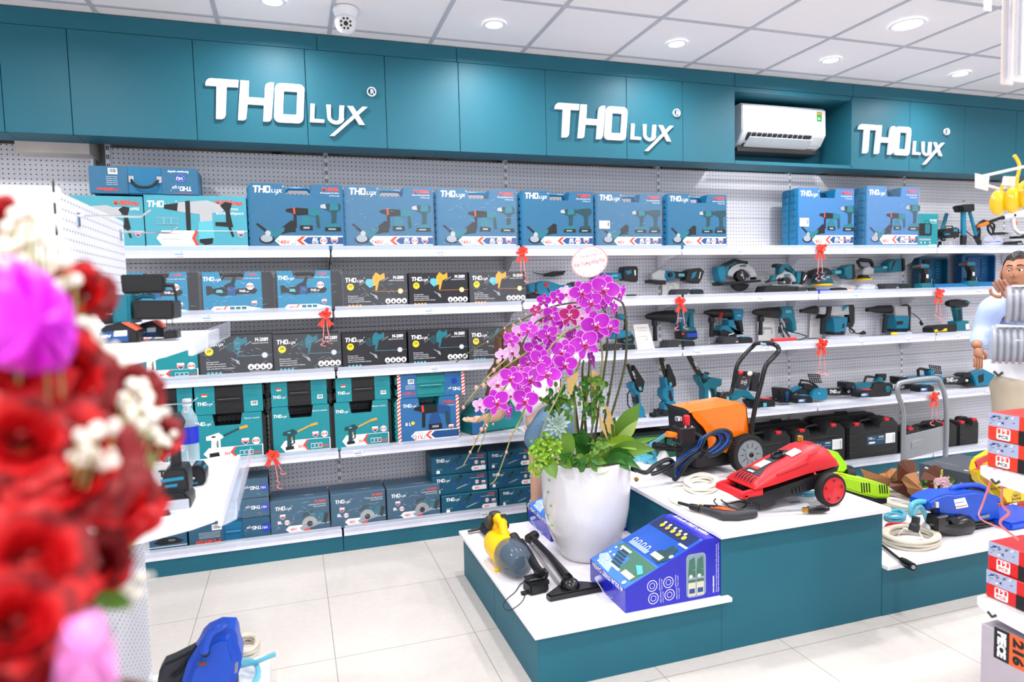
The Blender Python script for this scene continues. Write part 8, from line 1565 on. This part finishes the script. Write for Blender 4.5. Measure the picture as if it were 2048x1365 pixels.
def rack_batt(x0,x1,y0,y1,lab,Y):
    w,h = x1-x0,y1-y0
    tool('battery_pack',CK_,Y,[('battery',K,'p',[(x0,y1),(x0+w*.02,y0+h*.35),(x0+w*.15,y0+h*.15),(x0+w*.55,y0),(x0+w*.85,y0+h*.25),(x1,y0+h*.5),(x1,y1)],.07),('latch',M('latch_coral','ff6a4a',.4),'p',[(x0+w*.55,y0+h*.02),(x0+w*.7,y0),(x0+w*.98,y0+h*.35),(x0+w*.93,y0+h*.42)],.075),('label',PRN,'art',[(x0,y0+h*.5),(x0+w*.72,y0+h*.38),(x0+w*.74,y0+h*.95),(x0,y1)],.036),('label',PRW,'art',[(x0+w*.38,y0+h*.44),(x0+w*.7,y0+h*.4),(x0+w*.7,y0+h*.66),(x0+w*.36,y0+h*.7)],.0362),('label_text',PRW,'text',[(x0+w*.04,y0+h*.78),(x0+w*.3,y0+h*.74)],.0364,'48V')],lab,'battery','loose battery packs on the side rack',base=Z1L+.001)
rack_batt(150,585,820,1045,'large 48V battery pack on the side rack, nearest the roses',2.08); rack_batt(570,860,800,990,'second 48V battery pack on the side rack, under the black motor cover',2.2)
tool('battery_charger',CK_,2.1,[('charger',K,'p',[(860,1010),(870,920),(1010,905),(1020,1000)],.08),('power_cord',K,'c',[(690,1020),(740,990),(820,965),(870,975),(840,1010),(760,1020)],6),('plug',M('latch_coral'),'t',[(625,1020),(660,1012)],10)],'black charger with coiled lead at the shelf edge of the side rack','charger',base=Z1L+.001)
# lower shelf: bottle, drill seen from its battery, dark grip
CL_ = (240,780,4.015)
cb = PZ(379,925,Z2L); e = empty('water_bottle',(cb.x,cb.y+.02,Z2L+.001),0,'clear plastic water bottle with a blue label on the lower side rack shelf','bottle'); CLB = clear('bottle_clear','d4ebf4',.42,.08)
k_ = 1.05; MB().lathe([(r*k_,z*k_) for r,z in ((.027,0),(.032,.006),(.0325,.05),(.031,.06),(.0325,.07),(.0325,.135),(.03,.155),(.016,.185),(.013,.19),(.013,.2))],CLB,n=28).obj('bottle',e)
MB().lathe([(.0332*k_,.065*k_),(.0332*k_,.125*k_)],M('bottle_label','2436c8',.3),n=28,cap=False).obj('label',e); MB().lathe([(.0145*k_,.196*k_),(.0155*k_,.2*k_),(.0155*k_,.218*k_),(.013*k_,.221*k_)],PRW,n=20).obj('cap',e)
tool('cordless_drill',CL_,2.14,[('battery',K,'p',[(255,870),(290,810),(400,770),(530,775),(585,840),(590,900),(560,925),(260,920)],.11),('grip',K,'p',[(345,780),(370,640),(420,600),(540,600),(560,640),(575,780),(480,800)],.09),('grip',T2,'art',[(350,690),(530,665),(530,690),(352,715)],.046),('grip',T2,'art',[(385,735),(480,720),(480,745),(385,755)],.046),('motor_housing',G_,'t',[(430,190),(450,260),(440,330)],[50,72,60]),('neck',K,'t',[(440,320),(450,460),(450,620)],[44,34,44])],'cordless tool standing on its ribbed black battery, beside the water bottle',base=Z2L+.002)
tool('battery_pack',CL_,2.38,[('battery',K,'p',[(570,760),(560,640),(600,590),(660,590),(700,640),(700,710),(680,740),(620,765)],.09),('battery',T2,'art',[(580,720),(640,710),(640,725),(580,735)],.046),('battery',PRW,'art',[(575,680),(615,675),(615,688),(575,692)],.046),('latch',T2,'p',[(600,596),(640,582),(690,620),(660,630)],.06)],'black battery pack behind the drill on the lower side rack shelf','battery',base=Z2L+.001)
tool('rubber_grip',CL_,2.05,[('grip',K,'t',[(240,1050),(300,1030),(400,990)],[30,34,30])],'short black rubber grip lying at the front of the lower side rack shelf','handle',base=Z2L+.001)
e = empty('product_leaflet',tuple(PZ(330,960,Z2L)),0,'pale leaflet standing behind the drill on the lower side rack shelf','paper'); oo = V(e.location); b = MB(); b.face([PY(x/4.015+240,y/4.015+780,2.25)-oo for x,y in ((225,600),(380,590),(420,760),(330,740))],SHEET); b.obj('paper',e,smooth=0); a = Art(); p = PY(318,955,2.247)-oo; a.T = Matrix.Translation(p); a.text('TAI',0,0,.02,PRK,bold=.05); a.obj('printing',e)

# blue washer on the low floor stand
PF = PZ(420,1365,.09); CM_ = (300,1230,7.585)
e = empty('floor_stand',(-.33,2.44,0),0,'low white floor stand under the blue washer in front of the side rack','display stand'); MB().box(-.25,.185,-.3,.34,0,.075,WHITE,.006,2).obj('stand',e)
zf = .076; e = empty('blue_pressure_washer',(-.33,2.45,zf),0,'blue pressure washer with a big carrying handle on the low floor stand','pressure washer'); oo = V(e.location); cm = lambda x,y,Y: PY(x/7.585+300,y/7.585+1230,Y)-oo
L = [(480,1024),(560,760),(690,560),(760,420),(850,330),(1060,235),(1280,240),(1320,330),(1340,480),(1395,640),(1380,800),(1330,940),(1290,1100),(1260,1300),(500,1300)]
P = [cm(x,y,2.42) for x,y in L]; zb = min(p.z for p in P); b = MB(); b.prism([(p.x,max(p.z,.05)) for p in P],-.05,.10,BP,.03,3); b.obj('shell',e)
b = MB(); b.prism([(P[0].x-.01,0),(P[-2].x+.01,0),(P[-2].x+.01,.07),(P[0].x-.01,.07)],-.055,.11,BLACK,.01,2); b.obj('motor_base',e)
HP = [cm(x,y,2.36) for x,y in ((830,570),(835,480),(890,330),(960,250),(1045,210))]; b = MB(); b.tube(cat_rom([HP[0]+V((0,.03,-.02))]+HP+[HP[-1]+V((.01,.05,-.02))],4),.013,BP,12,flat=.7); b.obj('carry_handle',e); MB().tube([HP[0]+V((0,.02,-.015)),HP[0]+V((0,.0,.0))],.0135,BLACK,12).obj('handle_grip',e)
p = cm(800,740,2.365); MB().box(-.016,.016,-.005,.004,-.010,.010,PRN,.002,T=Matrix.Translation(p)).box(-.009,.009,-.009,-.004,-.005,.006,M('switch_red','8a2a2a',.4),.002,T=Matrix.Translation(p)).obj('switch',e)
p = cm(1305,800,2.365); MB().prism([(-.006,-.02),(.004,-.016),(.008,.018),(-.002,.014)],-.004,.004,GREY,.001,T=Matrix.Translation(p)).obj('maker_plate',e)
e = empty('spray_gun',(-.43,2.50,zf),0,'dark grey tool with red trigger and wound black cord left of the floor stand washer','spray gun'); oo = V(e.location); P = [PY(x/7.585+300,y/7.585+1230,2.50)-oo for x,y in ((110,1100),(160,800),(230,680),(380,620),(640,490),(740,430),(760,500),(640,700),(520,900),(480,1100))]
b = MB(); b.prism([(p.x,max(p.z,.0)) for p in P],-.03,.03,DGREY,.008,2); b.obj('body',e); g_ = lambda x,y: PY(x/7.585+300,y/7.585+1230,2.46)-oo
b = MB(); b.prism([(p.x,p.z) for p in (g_(330,830),(g_(360,760)),g_(440,720),g_(530,690),g_(520,740),g_(400,850))],-.0,.012,RED,.002); b.obj('trigger',e); MB().tube(cat_rom([g_(300,960),g_(420,880),g_(560,700),g_(700,470),g_(640,560),g_(480,840),g_(360,960)],4),.0035,BLACK,6,closed=True).obj('power_cord',e)
coil('beige_hose_coil',494,1303,24,17,zf,.0075,HB,'beige hose coil behind the blue washer on the floor stand',9,rot=-.3)
e = empty('cyan_hose',tuple(PZ(505,1330,zf+.01)),0,'pale blue hose sticking out beside the washer on the floor stand','hose'); oo = V(e.location)
MB().tube(cat_rom([PZ(x/7.585+300,y/7.585+1230,zf+.03)-oo for x,y in ((1400,710),(1520,700),(1620,780),(1640,900),(1600,1010),(1560,1080))],5),.010,HCY,10).tube([PZ(482,1333,zf+.03)-oo,PZ(510,1326,zf+.05)-oo,PZ(551,1309,zf+.07)-oo],.009,HCY,10).obj('hose',e)

# ------------------------------------------------------------ right hand rack in front
RX,RY = 2.165,1.6
e = empty('accessory_rack',(RX,1.2,0),0,'white rack shelves at the right edge holding disc packs and red boxes','shelving'); oo = V(e.location)
ZA,ZB,ZC = 1.238,.882,.432
for z in (ZA,ZB,ZC):
    MB().box(.0,1.0,.03,.395,z-.026,z-.002,WHITE,.003).obj('shelf',e); MB().prism([(.40,z-.002),(.40,z-.03),(.36,z-.045),(.03,z-.075),(0,z-.075),(0,z-.002)],-.004,-.0005,WHITE,.0,ax='x').obj('shelf_bracket',e)
    MB().box(.0,1.0,.396,.408,z-.03,z,WHITE,.002).obj('front_rail',e); MB().tube([(-.006,.365,z-.034),(-.006,.35,z-.046),(-.006,.337,z-.034)],.004,DGREY,6).obj('bracket_notch',e)
MB().box(.0,1.0,.0,.016,0,2.3,WHITE,.002).obj('back_panel',e)
DSC = M('disc_grey','8a8f9c',.3,noise=(200,.3)); DCL = clear('blister','dfe4f4',.22)
def disc_pack(px,pyc,Y,n,lab,z,r):
    c = PY(px,pyc,Y); e = empty('cutting_disc_pack',(c.x,Y,z+.001),0,lab,'disc pack','clear packs of cutting discs'); e.rotation_euler = (0,0,-.9)
    b = MB()
    for k in range(n): b.lathe([(r*.96,0),(r,.003),(r,.006),(r*.98,.009)],DSC,(k*.0165,0,r),(1,0,0),32); b.lathe([(r*.9,.0095),(r*.9,.016)],BLACK,(k*.0165,0,r),(1,0,0),32,cap=False)
    b.obj('discs',e); MB().lathe([(r*1.03,-.004),(r*1.04,.0),(r*1.04,n*.0165),(r*1.03,n*.0165+.004)],DCL,(0,0,r*1.04),(1,0,0),36).obj('clear_blister',e)
    MB().box(.01,n*.0165,-r*.6,r*.6,r*2.0,r*2.09,PRW,.003).obj('paper_label',e)
disc_pack(1984,680,1.52,9,'clear pack of grinding discs, lower one of two, on the top right rack shelf',ZA,.058)
disc_pack(2014,618,1.5,9,'clear pack of grinding discs stacked on top of the other pack',ZA+.127,.056)
OR2 = M('carton_orange_red','e83c24',.35); 
def pcs_box(y0,z,w,h,lab,m,row,word='PCS',dx=0):
    e = empty('twelve_piece_box',(RX+.022+dx,y0,z+.001),0,lab,'box','orange red boxes marked 12'); b = MB(); b.box(0,.16,0,w,0,h,m,.0015); b.obj('carton',e)
    a = Art(); a.T = Matrix(((0,1,0,0),(-1,0,0,w),(0,0,1,0),(0,0,0,1)))
    q = .1; a.rect(0,q,h*.5,h,M('print_steel','aab4d4',.4)); rg = random.Random(5)
    for k in range(26): x_,z_ = rg.uniform(.004,q-.022),rg.uniform(h*.53,h*.9); a.poly([(x_,z_),(x_+rg.uniform(.004,.018),z_+rg.uniform(-.003,.005)),(x_+rg.uniform(.006,.016),z_+rg.uniform(.004,.01))],(PRK,PRD,PRW,PRN,PRG)[k % 5])
    a.poly(rrect(.03,.075,h*.05,h*.47,.006),PRW); a.rect(.034,.071,h*.27,h*.44,m); a.text('12',.052,h*.25,h*.18,PRW,'c',bold=.05,w=.026); a.text(word,.052,h*.11,h*.11,PRK if row else PRR,'c',bold=.04,w=.032)
    a.rect(q,.14,0,h*.5,BLACK); a.rect(.14,w,h*.5,h,BLACK); a.obj('printed_artwork',e); return e
pcs_box(1.315,ZB,.285,.089,'orange box marked 12 PCS, lower of the two below the clear disc packs',OR2,1); pcs_box(1.315,ZB+.091,.285,.09,'orange box marked 12 PCS, upper of the two below the clear disc packs',OR2,1)
R2 = M('carton_red','d82420',.35); pcs_box(1.31,ZC,.29,.092,'red box marked 12 on the lowest rack shelf, lower of two',R2,0,'PCS',.01); pcs_box(1.31,ZC+.094,.29,.095,'red box marked 12 on the lowest rack shelf, upper of two under the pink tie',R2,0,'PCS',.016)
b = MB(); p = [V((2.17,1.56,ZB)),V((2.16,1.59,.76)),V((2.12,1.57,.72)),V((2.17,1.53,.69)),V((2.2,1.5,.66))]; p2 = [V((2.18,1.54,ZB)),V((2.19,1.55,.77)),V((2.21,1.54,.735)),V((2.17,1.54,.705)),V((2.2,1.5,.66))]; o_ = V((2.18,1.54,.66))
b.tube([v-o_ for v in cat_rom(p,5)],.005,RIP,5,flat=.4); b.tube([v-o_ for v in cat_rom(p2,5)],.005,RIP,5,flat=.4); b.obj('pink_ribbon',None,tuple(o_),label='pink ribbon hanging from the rack bracket in front of the blue washer',cat='ribbon')
# grey 216 piece case box
e = empty('large_tool_carton',(RX-.008,1.33,.02),0,'tall pale grey carton with an orange 216 PIECE label under the lowest rack shelf','box'); b = MB(); b.box(0,.5,0,.255,0,.33,M('carton_lilac_grey','b4acb8',.5),.004); b.obj('carton',e); MB().box(.02,.5,-.002,.0,.01,.26,M('carton_dark_red','9a1018',.4)).obj('red_face',e)
a = Art(); a.T = Matrix(((0,1,0,-.0),(-1,0,0,.255),(0,0,1,0),(0,0,0,1))); a.rect(.045,.095,.235,.34,PRK); a.rect(.095,.15,.235,.34,M('label_orange','f4622a',.4)); a.text('PIECE',.058,.33,.026,PRW,rot=-90,bold=.06,w=.085); a.text('216',.108,.33,.032,PRK,rot=-90,bold=.06,w=.085); a.disc(.09,.0,.02,PRK) if 0 else None; a.obj('piece_label',e)
# yellow hanging lamps/grips and hooks
WH_ = M('wire_white','f0eef2',.35); YG = M('yellow_gloss','e8bc00',.18,coat=.7)
e = empty('display_hooks',tuple(PY(1955,352,1.5)),0,'white wire display hooks with a blank tag at the right edge','hook'); oo = V(e.location); cy = lambda x,y,Y=1.5: PY(x/6.205+1828,y/6.205+300,Y)-oo
MB().tube([cy(860,325),cy(1365,210,1.42),cy(2500,-60,1.22)],.004,WH_,8).tube([cy(920,445),cy(1060,485,1.49),cy(1365,430,1.44),cy(2500,230,1.22)],.004,WH_,8).obj('wire_hook',e); MB().prism([(p.x,p.z) for p in (cy(755,290),cy(930,335),cy(910,510),cy(755,470))],-.002,.0,M('tag_card','e6dedc',.5)).obj('tag',e,smooth=0)
MB().prism([(p.x,p.z) for p in (cy(1115,325,1.46),cy(1270,330,1.46),cy(1250,450,1.46),cy(1090,440,1.46))],-.04,-.038,MATS['tag_card']).obj('tag',e,smooth=0)
def blob(x,y,rx,ry,Y,lab,loop):
    c = PY(x/6.205+1828,y/6.205+300,Y); e = empty('yellow_hand_pump',tuple(c),0,lab,'hand pump','yellow egg shaped hangers at the right edge'); k_ = (c-CAMP).dot(CF)/FPX/6.205
    MB().sph((0,0,0),(rx*k_,rx*k_*.8,ry*k_),YG,24).obj('body',e); P = [PY(p[0]/6.205+1828,p[1]/6.205+300,Y)-c for p in loop]; MB().tube(cat_rom(P,5),20*k_,YG,10).obj('hanging_loop',e)
blob(1050,655,112,160,1.47,'yellow glossy egg shaped hanger, leftmost, with a small loop',[(1085,520),(1100,440),(1145,415),(1190,440),(1215,490)])
blob(1230,625,112,165,1.44,'yellow glossy egg shaped hanger with a tall upright hook',[(1270,470),(1285,330),(1310,210),(1285,130),(1245,70)])
blob(1420,580,112,170,1.41,'yellow glossy egg shaped hanger cut by the right edge of the view',[(1300,520),(1330,430),(1400,380)])
# hanging strip packs at the top right
for k,(x0,x1,yb,Y,lab) in enumerate(((2003,2028,168,1.42,'pale blister card with barcode hanging at the top right corner, left one'),(2024,2060,162,1.38,'pale blister card with barcode hanging at the top right corner, right one'))):
    A,B = PY(x0,yb,Y),PY(x1,yb,Y); w = B.x-A.x; h = .34; e = empty('blister_card',(A.x,Y,A.z),0,lab,'blister pack','hanging blister cards'); MB().box(0,w,0,.006,0,h,M('card_cream','eae0dc',.4),.004).obj('card',e); MB().box(.004,w*.55,-.012,0,.012,h-.02,PLAS,.005,2).obj('clear_blister',e)
    MB().tube([(w/2,.003,h-.012),(2.2-A.x,1.217-Y,h)],.0025,WH_,6).obj('wire_hook',e); a = Art(); z = .21
    for q_ in range(14): a.rect(w*.55,w*.9,.16+q_*.0045,.1625+q_*.0045,PRK)
    a.rect(w*.62,w*.95,.112,.116,M('print_maroon','5a1020')); a.text('TUA',w*.5,.27,.012,PRK,bold=.05); a.rect(w*.5,w*.98,.25,.259,PRK); a.rect(w*.65,w*.9,.215,.242,PRG); a.obj('printed_artwork',e,(0,-.0004,0))
e = empty('clear_price_tag',tuple(PY(1975,22,1.5)),0,'clear empty price tag hanging from the ceiling edge, top right','price tag'); MB().box(-.016,.018,0,.002,-.0,.045,PLAS,.001).obj('tag',e); MB().tube([(0,.003,.03),(.02,.003,.3)],.003,WHITE,6).obj('stem',e)

# ------------------------------------------------------------ roses right in front of the lens
RR = M('rose_red','c2060f',.5,noise=(40,.2)); RDK = M('rose_deep','7c040c',.55,noise=(40,.2)); GYP = M('gypsophila','f4efe4',.6); PKP = M('wrap_magenta','e016e8',.4); PKL = M('wrap_pink','ee90dc',.5); EUC = M('eucalyptus','8a9a98',.5)
def rose_mesh(m,seed):
    b = MB(); rg = random.Random(seed); m2 = RDK if m is RR else RR
    b.sph((0,0,.1),(.16,.16,.3),m2,10)
    for L_,(n,r,h,tz) in enumerate(((3,.24,.62,.05),(4,.36,.62,.12),(5,.5,.6,.3),(5,.68,.56,.6),(6,.88,.48,.95),(5,1.0,.36,1.2))):
        for k in range(n):
            a0_ = 2*PI*k/n+L_*.9+rg.uniform(-.3,.3); g = []; ru = r*rg.uniform(.88,1.12); hz = h*rg.uniform(.85,1.15); ph = rg.uniform(0,6); mi = b.mi(m2 if rg.random() < .25 else m); lean = rg.uniform(-.1,.15)
            for i in range(8):
                row = []
                for j in range(6):
                    u = (i/7-.5)*2*PI/n*1.5; v = j/5; wv = .07*r*v*v*math.sin(i*1.7+ph); rr_ = ru*(.3+.7*v**.8)+.2*tz*v**4+wv+lean*v; z = -.35+hz*1.5*v-.3*tz*v**4-.5*hz*(i/7-.5)**2*v*2+wv; a_ = a0_+u*(1-.3*v*v); row.append(b.bm.verts.new((rr_*math.cos(a_),rr_*math.sin(a_),z)))
                g.append(row)
            for i in range(7):
                for j in range(5): f = b.bm.faces.new((g[i][j],g[i+1][j],g[i+1][j+1],g[i][j+1])); f.material_index = mi
    o = b.obj('rose',None,smooth=70); me = o.data; bpy.data.objects.remove(o); return me
RM = [rose_mesh(RR,1),rose_mesh(RR,2),rose_mesh(RDK,3)]
LABR = 'deep red rose in the blurred flower stand at the left'
def at(x,y,d): return CAMP+ray(x,y).normalized()*d
roses = [(5,445,44,.78,0,'topmost at the left edge'),(165,590,50,.72,1,'right of the magenta paper'),(20,730,75,.62,0,'under the magenta paper at the left edge'),(130,760,78,.64,1,'below the upper white sprays'),(255,790,60,.74,2,'beside the yellow light spot'),(312,872,44,.8,2,'farthest right, reaching to the water bottle'),(40,880,85,.55,0,'big one at the left edge, middle height'),(140,940,105,.56,1,'largest, in the middle of the stand'),(240,1000,62,.66,0,'right of the largest one'),(20,1040,70,.55,1,'left edge under the big one'),(60,1120,92,.52,0,'left, below the largest one'),(190,1130,56,.66,2,'dark one right, below the middle'),(30,1250,88,.5,0,'bottom left, second from below'),(40,1345,80,.5,2,'lowest at the left edge'),(110,1200,60,.58,2,'dark one above the grey leaves'),(75,830,60,.66,2,'dark one squeezed between the big ones')]
base_pt = at(60,1500,.62)
for k,(x,y,r,d,mk,lb) in enumerate(roses):
    p = at(x,y,d); e = empty('rose',tuple(p),0,'blurred %s rose in the front flower stand, %s' % (('red','red','dark red')[mk],lb),'rose','roses in the front flower stand'); n_ = (CAMP-p).normalized()+V((random.uniform(-.3,.5),random.uniform(-.2,.2),random.uniform(.0,.5)))
    o = bpy.data.objects.new('petals',RM[mk]); COL.objects.link(o); o.parent = e; s_ = r*d/FPX*.86; o.scale = (s_,)*3; o.rotation_euler = axis_q(n_).to_euler()
    MB().tube([(0,0,0),(base_pt-p)*.3+V((0,.02,-.04)),(base_pt-p)*.75],.003,STG,6).obj('stem',e)
def gyp(pts,lab,d,r=11):
    c = at(*pts[0],d); e = empty('baby_breath',tuple(c),0,lab,'flower spray','white sprays among the roses'); b = MB(); rg = random.Random(len(lab)); st_ = MB()
    for x,y in pts:
        p = at(x,y,d+rg.uniform(-.03,.03))-c; b.sph(p,r*d/FPX*rg.uniform(.7,1.2),GYP,8)
        for k in range(2): b.sph(p+V((rg.gauss(0,1),rg.gauss(0,.5),rg.gauss(0,1)))*r*1.2*d/FPX,r*.6*d/FPX,GYP,8)
        st_.tube([p,(p+(base_pt-c)*.12)],.001,STG,4)
    b.obj('florets',e,smooth=80); st_.obj('stem',e)
gyp([(15,455),(35,480),(60,500),(75,520),(95,540),(110,560),(50,455),(70,475),(20,500),(120,575)],'white filler sprays at the top left, above the magenta paper',.75)
gyp([(165,645),(185,670),(200,700),(180,720),(215,740),(190,760),(170,690),(225,710)],'white filler sprays left of the side rack batteries',.72)
gyp([(35,675),(60,710),(85,700),(105,705),(95,730),(120,700)],'white filler sprays on the magenta paper',.6,13)
gyp([(290,815),(300,840),(285,850),(310,865),(325,880),(295,795)],'white filler sprays in front of the rightmost rose',.7,11)
gyp([(200,880),(215,900),(230,870),(190,910),(245,890),(60,880),(50,900),(180,860)],'white filler sprays above the largest rose',.62,11)
gyp([(60,420),(30,430),(85,455),(100,490),(130,520),(150,560),(45,520),(10,495),(85,560)],'white filler sprays around the topmost rose at the left edge',.7,12)
gyp([(265,770),(290,790),(270,835),(305,835),(245,800),(235,870),(262,880)],'white filler sprays between the two rightmost roses',.68,12)
gyp([(185,905),(160,870),(205,930),(225,925),(170,900),(195,860),(230,850)],'dense white filler sprays over the largest rose',.54,12)
gyp([(230,1170),(250,1180),(270,1190),(245,1165),(280,1155)],'white filler sprays low at the right, above the pink paper',.66,9)
def wrap2(pts,d,m,lab,name='tissue_wrap'):
    P = [at(x,y,d) for x,y in pts]; c = sum(P,V())/len(P); e = empty(name,tuple(c),0,lab,'wrapping paper'); b = MB(); n = len(P); out = (c-CAMP).normalized()
    for k in range(n):
        A,B = P[k]-c,P[(k+1) % n]-c; M1 = (A+B)*.5*1.02; C1 = -out*.05*(1 if k % 2 else .7)
        b.face([A,B,(A+B)*.32+C1],m); b.face([A,(A+B)*.32+C1,C1*1.3],m); b.face([(A+B)*.32+C1,B,C1*1.3],m); b.face([B,A,out*.05],m)
    bmesh.ops.remove_doubles(b.bm,verts=b.bm.verts,dist=1e-5); b.obj('paper',e,smooth=80)
wrap2([(-20,520),(30,515),(90,545),(140,600),(155,660),(150,700),(130,740),(60,750),(-20,730)],.56,PKP,'bright magenta wrapping paper ball at the left edge')
wrap2([(130,1240),(200,1220),(230,1290),(240,1400),(100,1400),(110,1300)],.5,PKL,'pale pink wrapping paper at the bottom left'); wrap2([(85,860),(110,850),(120,890),(95,905)],.62,PKL,'small pink paper tip between the middle roses'); wrap2([(80,1090),(120,1030),(150,1050),(130,1150),(100,1180)],.6,PKL,'pink paper strip below the largest rose')
for k,(x0,y0,x1,y1,d,w_,lb) in enumerate(((130,1290,170,1210,.58,.05,'pale grey green round leaf low in the flower stand'),(90,1330,120,1230,.56,.045,'grey green leaf at the bottom of the flower stand'),(190,1195,265,1210,.66,.014,'thin green leaf sticking out right, low in the flower stand'),(240,910,290,880,.7,.02,'green leaf between roses and the white sprays'),(210,840,150,830,.66,.02,'green leaf at the yellow light spot'),(290,1000,310,970,.7,.016,'light green leaf tip at the drill battery'))):
    p = at(x0,y0,d); e = empty('leaf',tuple(p),0,lb,'leaf'); sv = oo; oo = p; b = MB(); leaf(b,V((0,0,0)),at(x1,y1,d)-p,w_,EUC if k < 2 else LG,.0,8); b.obj('blade',e,smooth=80); MB().tube([(0,0,0),(base_pt-p)*.4],.0015,STG,5).obj('stem',e); oo = sv
# basket holding the stems
p = base_pt; e = empty('flower_basket',(p.x-.03,p.y,0),0,'flower stand holding the red roses, mostly below the picture','flower stand'); MB().lathe([(.11,0),(.09,.02),(.03,.05),(.03,p.z-.2),(.09,p.z-.12),(.13,p.z-.02),(.125,p.z-.02)],M('basket_wicker','6a4a30',.8,bump=.6),n=24).obj('stand',e); MB().sph((.0,.0,p.z-.02),(.11,.11,.05),LD,12).obj('foliage',e)
